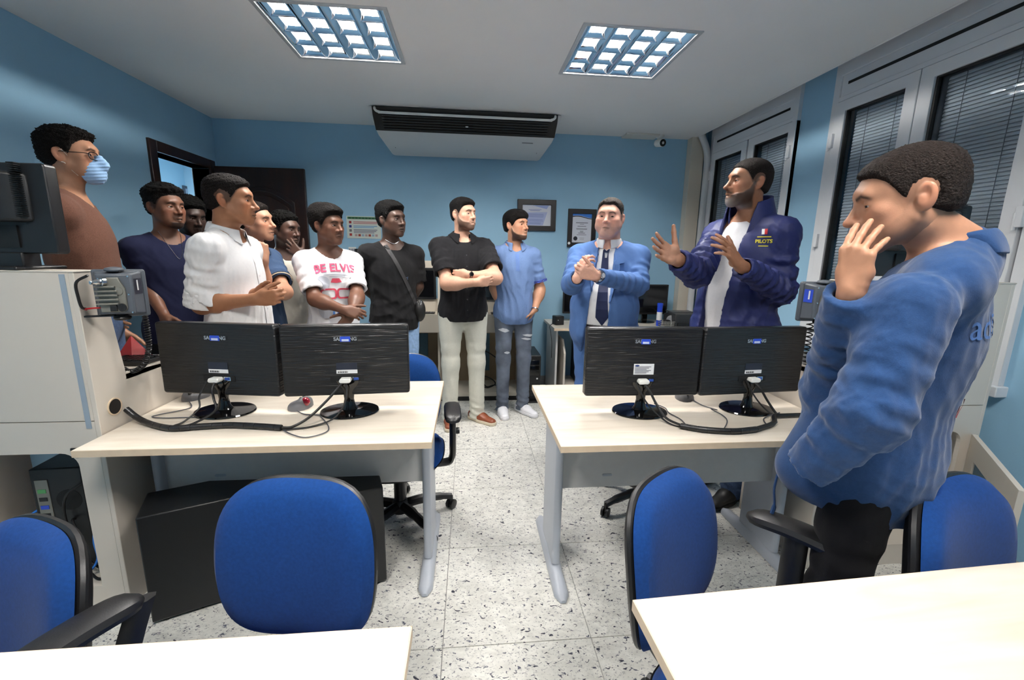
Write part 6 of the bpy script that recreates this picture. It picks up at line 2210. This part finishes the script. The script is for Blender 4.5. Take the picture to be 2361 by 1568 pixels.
def add_glasses(p, material, w=.0235, h=.017):
    Mh = p['Mh']
    t = None
    g = MB()
    for sx in (-1, 1):
        ring = []
        for q in range(25):
            a_ = 2 * math.pi * q / 24
            x = sx * .0335 + w * math.copysign(abs(math.cos(a_)) ** .7, math.cos(a_))
            z = -.003 + h * math.copysign(abs(math.sin(a_)) ** .7, math.sin(a_))
            ring.append(Mh @ Vector((x, .1035 - 3.2 * (abs(x) - .01) ** 2 * 2.0, z)))
        g.tube(ring, .0021, 6, False)
        tp = smooth_path([(sx * .057, .092, .004), (sx * .070, .078, .006), (sx * .078, .03, .008), (sx * .079, -.012, .010), (sx * .076, -.03, -.012)], 4)
        g.tube([Mh @ v for v in tp], .0019, 6)
    g.tube([Mh @ v for v in smooth_path([(-.011, .1045, .002), (0, .108, .005), (.011, .1045, .002)], 4)], .0021, 6)
    o = obj('eyeglasses', g, material, p['root'], 0, True)
    for sx in (-1, 1):
        pts = []
        for q in range(24):
            a_ = 2 * math.pi * q / 24
            x = sx * .0335 + w * math.copysign(abs(math.cos(a_)) ** .7, math.cos(a_))
            pts.append(Mh @ Vector((x, .1030 - 6.4 * (abs(x) - .01) ** 2, -.003 + h * math.copysign(abs(math.sin(a_)) ** .7, math.sin(a_)))))
        obj('lens', MB().add(pts, [tuple(range(24))]), glass_mat('lens_glass', (.9, .95, 1), (.96, .97, .98)), o)
    return o
add_glasses(p, BLACKG)

# 2: navy tee by the wall
p = PEOPLE['navy'] = person('man in a navy tee with a thin chain by the left wall', None, None, 54,
    dict(at=at(382, 480, 2.85), rot=(68, 0, 0), hair='short', hair_top=.034, hair_side=.010, hair_front=.006, curl=.007, curl_scale=.02, ramp=.045, hair_col=(14, 12, 11), beard='goatee', beard_t=.003, fade=.75, seed=5, lip=1.25, nose_w=1.2, gaze=(-10, 0)),
    {'R': arm(at(336, 650, 2.78), at(378, 726, 2.66), (.35, -.35, -.8), (.3, .8, 0)), 'L': 'down'},
    (112, 76, 58), dict(mat=NAVY_TEE, name='tee_shirt', sleeve_len=.72, seed=12), dict(mat=BLACKPANT), build=1.05)
def necklace(p, half, drop, material, on='shirt', r=.0016):
    bv = bvh_of(p[on]); bb = bvh_of(p['body'])
    pts = []
    fw, lf = Vector(p['fw']), Vector(p['lf'])
    nb = Vector(p['neckb'])
    for i in range(17):
        u = -1 + i / 8
        q = nb + lf * (u * half) + Vector((0, 0, .02 - drop * (1 - abs(u) ** 1.6)))
        best = None
        for b in (bv, bb):
            hit = b.ray_cast(q + fw * .4, -fw, .6)
            if hit[0] is not None and (best is None or (hit[0] - q).dot(fw) > (best - q).dot(fw)):
                best = hit[0]
        if best is not None: pts.append(best + fw * .003)
    if len(pts) > 2:
        obj('necklace', MB().tube(pts, r, 6), material, p['root'], 0, True)
necklace(p, .055, .16, STUD, r=.0011)

# 3: mostly hidden in the doorway
PEOPLE['dark'] = person('man in dark clothes looking down in the doorway, mostly hidden by the navy-tee man', None, None, 40,
    dict(at=at(438, 500, 3.25), rot=(60, -14, 0), hair='short', hair_top=.030, hair_side=.014, curl=.009, curl_scale=.018, hair_col=(12, 11, 10), seed=8, fade=.5, lip=1.2, nose_w=1.2),
    {}, (58, 40, 32), dict(mat=BLACK_TEE, name='tee_shirt', sleeve_len=.7, seed=13), dict(mat=BLACKPANT), res=1.25)

# 4: white shirt, clasped hands
p = PEOPLE['white'] = person('man in a white shirt with rolled sleeves and clasped hands behind the left desk', None, None, 86,
    dict(at=at(530, 464, 2.40), rot=(101, 0, 0), scale=1.03, hair='short', hair_top=.014, hair_side=.004, hair_front=.007, curl=.0045, curl_scale=.016, ramp=.02, hair_col=(26, 22, 21), fade=.8, seed=9, lip=1.15, nose=1.1, nose_w=1.1, brow=1.2),
    {'R': arm(at(467, 702, 2.26), at(590, 690, 2.20), (.95, -.05, .12), (.15, 1, .1), curl=(.55, .55, .6, .65), spread=.02, thumb=(.5, .3, .3)),
     'L': arm(at(560, 715, 2.46), at(592, 678, 2.28), (.95, -.12, .12), (.1, -1, -.15), curl=(.5, .5, .5, .5), spread=.02, thumb=(.5, .4, .3))},
    (162, 112, 82), dict(mat=WHITE_SH, name='shirt', sleeve_len=.92, sleeve_r=1.06, thick=.016, seed=14, fold=.009, ripple=.007, sleeve_fold=.004, neck=.012, leaf=dict(mat=WHITE_SH, z_back=.055, z_front=.012, open_deg=20, drop_back=.045, drop_front=.090)), dict(mat=DKTROUSER), build=1.06, belly=.02)
decal(p, 'placket', poly_me([(-.017, -.26), (.017, -.26), (.017, .26), (-.017, .26)]), p['W'](0, 0, 1.16), p['fw'], (0, 0, 1), WHITE_SH, lift=.003)
for i in range(6):
    decal(p, 'button', poly_me([(.0055 * math.cos(a_ / 10 * 6.283), .0055 * math.sin(a_ / 10 * 6.283)) for a_ in range(10)]), p['W'](0, 0, 1.37 - i * .085), p['fw'], (0, 0, 1), mat('pearl_button', (206, 206, 210), .3), lift=.005)
cuff_c = p['A']['R'][0] + (p['A']['R'][1] - p['A']['R'][0]) * .88
for side in 'RL':
    sh_, el_, wr_, _ = p['A'][side]
    dv = unit(el_ - sh_); c_ = sh_ + (el_ - sh_) * .885
    f = Field(c_ - .13, c_ + .13, .0055)
    f.cone(c_ - dv * .03, c_ + dv * .035, .078, .080, .01)
    f.cone(c_ - dv * .08, c_ + dv * .09, .052, .054, .004, 'sub')
    f.displace(lambda P: .003 * waves(P, 77, .07, 3), .02)
    f.cut(c_ + dv * .040, dv); f.cut(c_ - dv * .038, -dv)
    mesh_from('rolled_cuff', *f.skin(), WHITE_SH, p['shirt'])

# 5: slate polo, fist at the chin
p = PEOPLE['polo'] = person('man in a slate blue polo with cream sleeve trim resting his chin on his fist', None, None, 74,
    dict(at=at(588, 512, 2.95), rot=(84, 2, -4), hair='short', hair_top=.016, hair_side=.008, hair_front=.004, curl=.003, hair_col=(26, 21, 19), seed=10, brow=1.3, nose=1.15, gaze=(-8, 2)),
    {'R': arm(at(604, 658, 2.76), at(607, 598, 2.70), (-.10, .10, 1), (-.35, .9, .1), curl=(.95, .95, .95, .95), spread=0, thumb=(.35, .5, .5)),
     'L': arm(at(657, 674, 2.84), at(615, 664, 2.68), (-.9, 0, .1), (0, .3, 1), curl=(.5, .5, .5, .5), spread=.02)},
    (188, 140, 114), dict(mat=SLATE, name='polo_shirt', sleeve_len=.72, seed=15, neck=.012, leaf=dict(mat=SLATE, open_deg=28), trim=((.006, mat('cream_trim', (224, 214, 196), .8)), (.016, mat('navy_trim', (34, 40, 60), .8)))), dict(mat=DENIM))

# 6: cream tee, hand over the mouth
p = PEOPLE['cream'] = person('man in a cream tee with his hand across his mouth, before the dark door', None, None, 35,
    dict(at=at(657, 531, 3.30), rot=(68, -3, 0), hair='short', hair_top=.026, hair_side=.008, curl=.009, curl_scale=.016, hair_col=(13, 12, 11), fade=.7, seed=16, lip=1.2, nose_w=1.15),
    {'L': arm(at(716, 640, 3.20), at(697, 592, 3.10), np.array(at(655, 553, 3.13)) - np.array(at(697, 592, 3.10)), (-.25, 1, .05), curl=(.12, .12, .15, .2), spread=.10, thumb=(.9, .2, .15)), 'R': 'down'},
    (84, 60, 50), dict(mat=CREAM_TEE, name='tee_shirt', sleeve_len=.7, seed=17), dict(mat=BLACKPANT))

# 7: printed white tee
p = PEOPLE['print'] = person('man in a white tee with pink lettering and printed glasses, hands crossed low', None, None, 33,
    dict(at=at(757, 522, 3.05), rot=(60, 0, 0), hair='flattop', hair_top=.026, flat=.012, hair_side=.012, hair_back=.014, curl=.004, curl_scale=.014, ramp=.03, hair_col=(20, 17, 16), fade=.55, seed=18, lip=1.3, nose_w=1.2, beard='moustache', face_len=1.03, gaze=(-4, 0)),
    {'R': arm(at(727, 690, 2.86), at(793, 714, 2.72), (.9, -.05, -.25), (-.1, .9, -.4), curl=(.45, .45, .5, .5), spread=.03, thumb=(.6, .3, .3)),
     'L': arm(at(824, 684, 2.96), at(812, 722, 2.78), (-.55, -.25, -.75), (-.5, .8, .3), curl=(.3, .3, .35, .4), spread=.03)},
    (108, 74, 58), dict(mat=WHITE_TEE, name='tee_shirt', sleeve_len=.80, sleeve_r=1.08, seed=19, fold=.008, scoop=.035), dict(mat=DKTROUSER), build=1.02)
W_, fw_, lf_ = p['W'], p['fw'], p['lf']
PINK = mat('pink_print', (200, 84, 120), .7)
REDP = mat('red_print', (206, 70, 92), .7)
GREYP = mat('grey_print', (176, 180, 190), .7)
me = text_mesh('BE ELVIS', .070, 0, bold=.0022)
for v in me.vertices:
    v.co.y += -.9 * v.co.x * v.co.x + .010
decal(p, 'lettering', me, W_(0, 0, 1.365), fw_, (0, 0, 1), PINK)
def bar_me(w, h, n=8, bow=0.0):
    me_ = bpy.data.meshes.new('flat')
    xs_ = [-w / 2 + w * q / n for q in range(n + 1)]
    me_.from_pydata([(x, -h / 2 - bow * x * x, 0) for x in xs_] + [(x, h / 2 - bow * x * x, 0) for x in xs_], [], [(q, q + 1, n + 2 + q, n + 1 + q) for q in range(n)])
    return me_
decal(p, 'print_line', bar_me(.15, .007, 12, .8), W_(0, 0, 1.332), fw_, (0, 0, 1), GREYP)
decal(p, 'print_line', bar_me(.10, .006, 8, .8), W_(0.01, 0, 1.318), fw_, (0, 0, 1), GREYP)
decal(p, 'letter', text_mesh('S', .085, 0, bold=.003), W_(.095, 0, 1.275), fw_, (0, 0, 1), GREYP)
decal(p, 'grey_patch', poly_me([(.045 * math.cos(a_ / 24 * 6.283) - .085, .045 * math.sin(a_ / 24 * 6.283)) for a_ in range(24)]), W_(0, 0, 1.275), fw_, (0, 0, 1), GREYP)
decal(p, 'grey_patch', poly_me([(.04 * math.cos(a_ / 24 * 6.283) - .075, .055 * math.sin(a_ / 24 * 6.283)) for a_ in range(24)]), W_(0, 0, 1.09), fw_, (0, 0, 1), GREYP)
decal(p, 'red_patch', poly_me([(-.035, -.012), (.0, -.016), (.035, -.010), (.02, .014), (-.025, .014)]), W_(0, 0, 1.29), fw_, (0, 0, 1), REDP)
for sx in (-1, 1):
    o_ = rrect(.104, .070, .020, 4, sx * .052, 0); i_ = rrect(.082, .048, .014, 4, sx * .053, 0)
    me = bpy.data.meshes.new('flat'); n_ = len(o_)
    me.from_pydata([(x, y, 0) for x, y in o_ + i_], [], [(i, (i + 1) % n_, n_ + (i + 1) % n_, n_ + i) for i in range(n_)])
    decal(p, 'printed_glasses', me, W_(0, 0, 1.20), fw_, (0, 0, 1), REDP)
for k_, (x_, c_) in enumerate(((-.03, (90, 140, 210)), (0.0, (70, 110, 190)), (.03, (200, 90, 110)), (.055, (90, 140, 210)))):
    decal(p, 'print_stroke', poly_me([(x_ - .007, -.03), (x_ + .007, -.03), (x_ + .009, .03), (x_ - .004, .03)]), W_(0, 0, 1.085), fw_, (0, 0, 1), mat('print_%d' % k_, c_, .7))

# 8: black tee, cross-body strap
p = PEOPLE['strap'] = person('man in a black tee with a cross-body strap and light jeans, hands behind his back', None, None, 24,
    dict(at=at(903, 509, 3.28), rot=(53, 2, 0), hair='flattop', hair_top=.022, flat=.010, hair_side=.010, hair_back=.006, curl=.004, curl_scale=.014, hair_col=(13, 12, 12), fade=.7, seed=20, lip=1.25, nose_w=1.25, gaze=(-8, 2), ruddy=.4),
    {'R': arm(at(846, 655, 3.36), at(872, 700, 3.46), (.9, .15, -.3), (0, 1, 0)), 'L': arm(at(962, 660, 3.40), at(930, 705, 3.48), (-.9, .1, -.3), (0, 1, 0))},
    (78, 56, 46), dict(mat=BLACK_TEE, name='tee_shirt', sleeve_len=.86, sleeve_r=1.10, seed=21, fold=.009), dict(mat=LDENIM, w=1.1), build=1.06)
W_, fw_ = p['W'], p['fw']
STRAP = mat('black_webbing', (34, 34, 36), .7)
me = bpy.data.meshes.new('flat')
vs_ = []
for i in range(33):
    u = i / 32
    vs_ += [(-.060 + .22 * u - .012, .100 - .46 * u - .006, 0), (-.060 + .22 * u + .012, .100 - .46 * u + .006, 0)]
me.from_pydata(vs_, [], [(2 * i, 2 * i + 1, 2 * i + 3, 2 * i + 2) for i in range(32)])
st = decal(p, 'strap', me, W_(0, 0, 1.38), fw_, (0, 0, 1), STRAP, lift=.004)
f = Field(np.array(W_(.20, .08, 1.0)) - .12, np.array(W_(.20, .08, 1.0)) + .12, .006)
f.ell(W_(.175, .075, 1.0), (.045, .05, .085), .03)
bg = mesh_from('shoulder_bag', *f.skin(), mat('bag_black', (18, 18, 19), .5), p['root'])
obj('buckle', MB().tube([Vector(W_(.15, .135, 1.075)), Vector(W_(.165, .135, 1.05)), Vector(W_(.17, .135, 1.08))], .004, 6), STUD, bg, 0, True)
decal(p, 'chest_emblem', text_mesh('Y', .028, 0, bold=.001), W_(.075, 0, 1.245), fw_, (-.3, 0, 1), STUD)
necklace(p, .052, .028, STUD, r=.003)
for x_ in (-.03, .04):
    q0, q1 = Vector(W_(x_, .20, .93)), Vector(W_(x_ + .004, .20, .80))
    bv = bvh_of(p['trousers'])
    pts = []
    for i in range(9):
        q = q0.lerp(q1, i / 8)
        hit = bv.ray_cast(q + Vector(fw_) * .2, -Vector(fw_), .5)
        if hit[0] is not None: pts.append(hit[0] + Vector(fw_) * .004)
    if len(pts) > 2: obj('drawstring', MB().tube(pts, .004, 6), BLACKP, p['trousers'], 0, True)

# 9: black shirt, arms folded, stone trousers
p = PEOPLE['folded'] = person('man in a black short-sleeved shirt and stone trousers with folded arms', None, None, 14,
    dict(at=at(1068, 496, 3.52), rot=(47, 2, 0), hair='short', hair_top=.022, hair_side=.005, hair_front=.006, curl=.002, curl_dir=(1, .25, 1), hair_col=(20, 18, 18), fade=.65, beard='full', beard_t=.003, beard_den=.78, seed=22, brow=1.2, arm=1.12, ramp=.022, ruddy=.7),
    {'R': arm(at(1031, 654, 3.36), at(1100, 651, 3.22), (.9, .42, .08), (0, 1, .2), curl=(.3, .3, .3, .3), thumb=(.1, .5, .4)),
     'L': arm(at(1143, 641, 3.36), at(1078, 634, 3.27), (-.90, .42, -.02), (.35, .9, 0), curl=(.5, .5, .5, .5), spread=.02, thumb=(.15, .6, .5))},
    (208, 162, 138), dict(mat=BLACK_SH, name='shirt', sleeve_len=.72, sleeve_r=1.10, seed=23, fold=.008, neck=.012, hem=.855, leaf=dict(mat=BLACK_SH, open_deg=30, z_back=.05, drop_front=.095, flare=.034)), dict(mat=CHINO, w=1.10, stack=.007), 
    dict(res=.0065, mat=mat('tan_leather', (128, 66, 40), .42, var=.15, vscale=20), sole=mat('cream_sole', (206, 194, 172), .6), laces=mat('dark_lace', (40, 28, 24), .7)), build=1.10, stance=.115, foot_yaw=(32, -12))
wristband(p, 'L', .93, .032, .011, mat('black_strap', (14, 14, 15), .5), face=BLACKG, facedir=(0, -1, .3))
bv_w = p['W']
for i in range(6):
    me = poly_me([(.0055 * math.cos(a_ / 10 * 6.283), .0055 * math.sin(a_ / 10 * 6.283)) for a_ in range(10)])
    decal(p, 'button', me, bv_w(.0, 0, 1.36 - i * .082), p['fw'], (0, 0, 1), mat('black_button', (50, 50, 54), .3), lift=.003)
decal(p, 'placket', poly_me([(-.018, -.24), (.018, -.24), (.018, .24), (-.018, .24)]), bv_w(0, 0, 1.13), p['fw'], (0, 0, 1), cloth('placket_black', (33, 33, 36), .05), lift=.0015)

# 10: light blue polo, torn grey jeans
p = PEOPLE['sky'] = person('man in a light blue polo and washed torn jeans with his hands in his pockets', None, None, 6,
    dict(at=at(1190, 521, 3.72), rot=(45, 3, 0), hair='fringe', hair_top=.024, hair_side=.014, hair_front=.010, curl=.002, curl_dir=(.4, .4, 1), ramp=.02, hair_col=(18, 15, 14), hair_rough=.4, beard='strap', beard_t=.003, seed=24, brow=1.1),
    {'R': arm(at(1141, 665, 3.78), at(1166, 716, 3.66), (.42, .22, -.85), (.9, .2, .2), curl=(.2, .2, .2, .2), size=.8), 'L': arm(at(1245, 668, 3.78), at(1233, 714, 3.66), (-.42, .22, -.85), (-.9, .2, .2), curl=(.2, .2, .2, .2), size=.8)},
    (190, 140, 112), dict(mat=SKY, name='polo_shirt', sleeve_len=.78, seed=25, fold=.008, neck=.012, hem=.83, leaf=dict(mat=SKY, open_deg=28, drop_front=.085), trim=((.006, mat('royal_trim', (52, 70, 170), .8)), (.018, mat('royal_trim', (52, 70, 170), .8)))), dict(mat=GDENIM, w=1.0, stack=.008),
    dict(res=.0065, mat=mat('white_leather', (236, 236, 242), .4), sole=mat('white_sole', (226, 226, 232), .5), laces=mat('white_lace', (214, 214, 222), .7), stripe=mat('navy_stripe', (40, 60, 140), .5)), foot_yaw=(26, -2), stance=.095)
wristband(p, 'R', .97, .029, .010, STUD, face=mat('silver_dial', (206, 208, 206), .3), facedir=(-.5, -1, .2))
wristband(p, 'L', .99, .030, .004, STUD, 'bracelet')
decal(p, 'placket', poly_me([(-.016, -.07), (.016, -.07), (.016, .07), (-.016, .07)]), p['W'](0, 0, 1.355), p['fw'], (0, 0, 1), cloth('placket_sky', (104, 132, 188), .08, 200), lift=.0015)
TEAR = mat('frayed_thread', (196, 200, 206), .9, var=.2, vscale=200)
for (l_, z_, w_, h_) in ((-.10, .78, .05, .018), (.12, .73, .06, .012), (-.07, .58, .03, .012), (.10, .70, .05, .010)):
    decal(p, 'torn_patch', poly_me([(-w_, 0), (-w_ * .3, h_), (w_ * .5, h_ * .7), (w_, -.2 * h_), (w_ * .2, -h_), (-w_ * .6, -h_ * .6)]), p['W'](l_, 0, z_), p['fw'], (.1, 0, 1), TEAR, on='trousers', lift=.002)

# 11: blue suit
p = PEOPLE['suit'] = person('heavy-set man in a bright blue suit and navy tie with clasped hands', None, None, -24,
    dict(at=at(1406, 503, 2.82), rot=(-29, 0, 2), scale=1.02, hair='widow', hair_top=.012, hair_side=.004, hair_front=.006, curl=.004, curl_scale=.014, hair_col=(52, 48, 46), hair_off=.004, fade=.55, seed=26, jaw=1.14, cheek=.006, neck=.066, brow=.9, brow_col=(60, 48, 42), nose=1.1, iris=(60, 48, 40), eye_open=.65, beard='stubble', beard_den=.35, beard_col=(120, 112, 108), ramp=.02),
    {'L': arm(at(1472, 656, 2.66), at(1374, 636, 2.44), (-.93, -.15, .22), (-.15, .75, .35), curl=(.55, .55, .6, .65), spread=.03, thumb=(.6, .2, .2)),
     'R': arm(at(1318, 656, 2.66), at(1332, 640, 2.47), (.25, -.25, .75), (.8, .3, .1), curl=(.4, .4, .45, .5), spread=.06, thumb=(.5, .4, .3))},
    (222, 172, 152), dict(mat=SUIT, name='suit_jacket', sleeve='long', cuff=-.07, seed=27, thick=.018, fold=.005, ripple=.006, hem=.78, flare=.02, neck=.016,
        open=dict(z=(.76, .95, 1.1, 1.3, 1.44, 1.55), wl=(.05, .045, .050, .052, .05, .06), wr=(.13, .095, .075, .058, .05, .06)), inner=WHITE_SH, inner_hem=.98, inner_scoop=.02),
    dict(mat=SUIT, w=1.08), build=1.20, belly=.085)
W_, fw_, lf_ = p['W'], p['fw'], p['lf']
_q = dict(torso=bvh_of(p['inner']), neckb=p['neckb'], hd=p['hd'], fw=fw_, lf=lf_, nr=p['nr'], nk=.004)
leaf_collar(_q, p['inner'], WHITE_SH, z_back=.040, z_front=.018, open_deg=14, drop_back=.035, drop_front=.062, flare=.016)
TIE = cloth('navy_tie_silk', (34, 42, 74), .04, 300, .5)
tie = poly_me([(-.017, .0), (.017, .0), (.040, -.42), (.0, -.475), (-.040, -.42)])
td = decal(p, 'necktie', tie, W_(-.006, 0, 1.455), fw_, (-.04, 0, 1), TIE, on='inner', lift=.006, parent=p['root'])
decal(p, 'tie_knot', poly_me([(-.024, .020), (.024, .020), (.016, -.022), (-.016, -.022)]), W_(0, 0, 1.46), fw_, (0, 0, 1), TIE, on='inner', lift=.013, parent=td)
for sx in (-1, 1):
    lap = [(sx * .052, .125), (sx * .095, .100), (sx * .118, .030), (sx * .088, .022), (sx * .095, .0), (sx * .060, -.20), (sx * .050, -.22)]
    lo_ = decal(p, 'lapel', poly_me(lap[::-sx]), W_(0, 0, 1.345), fw_, (0, 0, 1), SUIT, lift=.011)
    sol = lo_.modifiers.new('thickness', 'SOLIDIFY'); sol.thickness = .009; sol.offset = 0
decal(p, 'pocket_flap', poly_me([(-.07, -.02), (.07, -.02), (.07, .022), (-.07, .022)]), W_(.15, 0, .96), unit(fw_ + lf_ * .6), (0, 0, 1), SUIT, lift=.006)
decal(p, 'lapel_pin', poly_me([(.006 * math.cos(a_ / 8 * 6.283), .006 * math.sin(a_ / 8 * 6.283)) for a_ in range(8)]), W_(.085, 0, 1.36), fw_, (0, 0, 1), mat('pin_red', (120, 30, 40), .3), lift=.012)
f = Field(np.array(W_(0, .05, .985)) - V(.3, .3, .06), np.array(W_(0, .05, .985)) + V(.3, .3, .06), .006)
f.ell(W_(0, .085 * .25, .985), V(.208, .180, .6), .02, axes=(lf_, fw_, (0, 0, 1)))
f.cut(W_(0, 0, 1.003), (0, 0, 1)); f.cut(W_(0, 0, .965), (0, 0, -1))
bt = mesh_from('belt', *f.skin(), mat('dark_leather_belt', (36, 30, 28), .45), p['root'])
wristband(p, 'L', .965, .034, .011, STUD, face=mat('pale_dial', (200, 206, 216), .3), facedir=(.1, -1, .2))

# 12: presenter in the navy jacket
p = PEOPLE['presenter'] = person('bearded man in an open navy jacket over a white tee, gesturing with both hands', None, None, -70,
    dict(at=at(1726, 424, 2.32), rot=(-93, 3, 0), scale=1.05, hair='short', hair_top=.010, hair_side=.004, curl=.002, ramp=.015, hair_col=(32, 27, 25), fade=.75, beard='full', beard_t=.004, beard_grey=(150, 146, 142), seed=28, nose=1.12, nose_w=1.1, brow=1.1, jaw=1.05, eye_open=.7),
    {'R': arm(at(1606, 630, 2.14), at(1560, 597, 1.94), np.array(at(1494, 556, 1.86)) - np.array(at(1560, 597, 1.94)), (.25, -1, .15), curl=(.05, .05, .08, .10), spread=.13, thumb=(1.2, -.05, -.15), fine=.0032, palm=True),
     'L': arm(at(1800, 668, 2.12), at(1706, 612, 1.93), np.array(at(1652, 540, 1.90)) - np.array(at(1706, 612, 1.93)), (-.75, .65, -.1), curl=(.12, .15, .2, .25), spread=.12, thumb=(.9, .1, .1), fine=.0032, palm=True)},
    (150, 104, 78), dict(mat=JACKET, name='jacket', sleeve='long', cuff=-.06, seed=29, thick=.022, fold=.008, ripple=.009, sleeve_fold=.005, hem=.84, flare=.03, neck=.022,
        open=dict(z=(.8, 1.0, 1.2, 1.4, 1.55), wl=(.045, .055, .065, .072, .10), wr=(.06, .065, .072, .08, .11)), inner=WHITE_TEE, inner_hem=.90, inner_scoop=.05,
        collar=dict(h=.80, open=.95, fall=.045, out=.014, tip=.1, fall_out=.01)),
    dict(mat=DENIM), build=1.12, belly=.035)
W_, fw_, lf_ = p['W'], p['fw'], p['lf']
YEL = mat('yellow_embroidery', (214, 200, 60), .7)
nd = unit(fw_ * .85 + lf_ * .75)
decal(p, 'lettering', text_mesh('PILOTS', .024, 0, bold=.0009), W_(.085, 0, 1.375), nd, (0, 0, 1), YEL, lift=.003)
decal(p, 'embroidered_line', bar_me(.060, .005), W_(.085, 0, 1.396), nd, (0, 0, 1), YEL, lift=.003)
decal(p, 'embroidered_line', bar_me(.045, .005), W_(.085, 0, 1.354), nd, (0, 0, 1), YEL, lift=.003)
decal(p, 'emblem', poly_me([(-.012, -.014), (.0, -.014), (.0, .014), (-.012, .014)]), W_(.085, 0, 1.420), nd, (0, 0, 1), WHITEPAPER, lift=.003)
decal(p, 'emblem', poly_me([(.0, -.014), (.012, -.014), (.012, .014), (.0, .014)]), W_(.085, 0, 1.420), nd, (0, 0, 1), RED, lift=.003)

# 13: blue sweatshirt in the foreground
def loose_front(f, W, s, A, Rm):
    f.cone(W(.05, .06, 1.02), W(.08, .13, .86), .10 * s, .085 * s, .08)
_h = at(2090, 462, 1.00)
p = PEOPLE['sweat'] = person('man in a blue collared sweatshirt with his hand on his cheek, in the right foreground', (1.11, 1.02), 1.72, -140,
    dict(at=_h, rot=(-121, -13, 0), hair='short', hair_top=.012, hair_side=.006, hair_front=.004, curl=.0025, curl_scale=.012, ramp=.016, hair_col=(34, 27, 24), fade=.35, seed=30, hair_res=1.3, neck=.050, nose=1.18, brow=1.2, beard='stubble', beard_den=.4, eye_open=.6, gaze=(0, -10)),
    {'L': dict(shoulder=at(2098, 712, .85), elbow=at(2005, 950, .83), wrist=at(1862, 1082, .93)),
     'R': arm(at(1925, 895, 1.06), at(1964, 668, .92), (-.04, -.02, 1), (.95, .30, .0), curl=((.60, .08, .08), (.66, .08, .08), (.72, .10, .08), (.85, .12, .08)), spread=.08, thumb=(.3, .7, .3), fine=.003)},
    (186, 136, 108), dict(mat=SWEAT, name='sweatshirt', sleeve='long', cuff=-.02, seed=31, thick=.022, fold=.006, ripple=.003, sleeve_fold=.0022, sleeve_r=1.15, hem=.775, flare=.006, neck=.014, res=.006, extra=(loose_front,),
        leaf=dict(mat=SWEAT, open_deg=24, z_back=.052, z_front=.010, drop_back=.062, drop_front=.075, flare=.018, thick=.006)), dict(mat=BLACKPANT, w=1.05), res=.85, build=1.04, lean=(-.03, -.075))
W_, fw_, lf_ = p['W'], p['fw'], p['lf']
PALE = mat('pale_print', (72, 106, 162), .8)
back = unit(-fw_)
decal(p, 'lettering', text_mesh('adidas', .088, 0), W_(.03, 0, 1.32), back, (0, 0, 1), PALE, lift=.003)
decal(p, 'red_stitching', bar_me(.050, .007), W_(.0, 0, 1.10), back, lf_ * .9 + V(0, 0, .3), mat('red_thread', (170, 60, 70), .8), lift=.003)
decal(p, 'red_stitching', bar_me(.026, .006), W_(.03, 0, 1.10), back, lf_ * .9 + V(0, 0, .3), mat('red_thread', (170, 60, 70), .8), lift=.003)
dq = W_(.10, .20, .82)
obj('drawcord', MB().tube(smooth_path([dq, dq + V(-.004, 0, -.05), dq + V(.004, 0, -.10), dq + V(0, 0, -.13)], 4), [.0035] * 9 + [.006] * 4, 6), SWEAT, p['shirt'], 0, True)
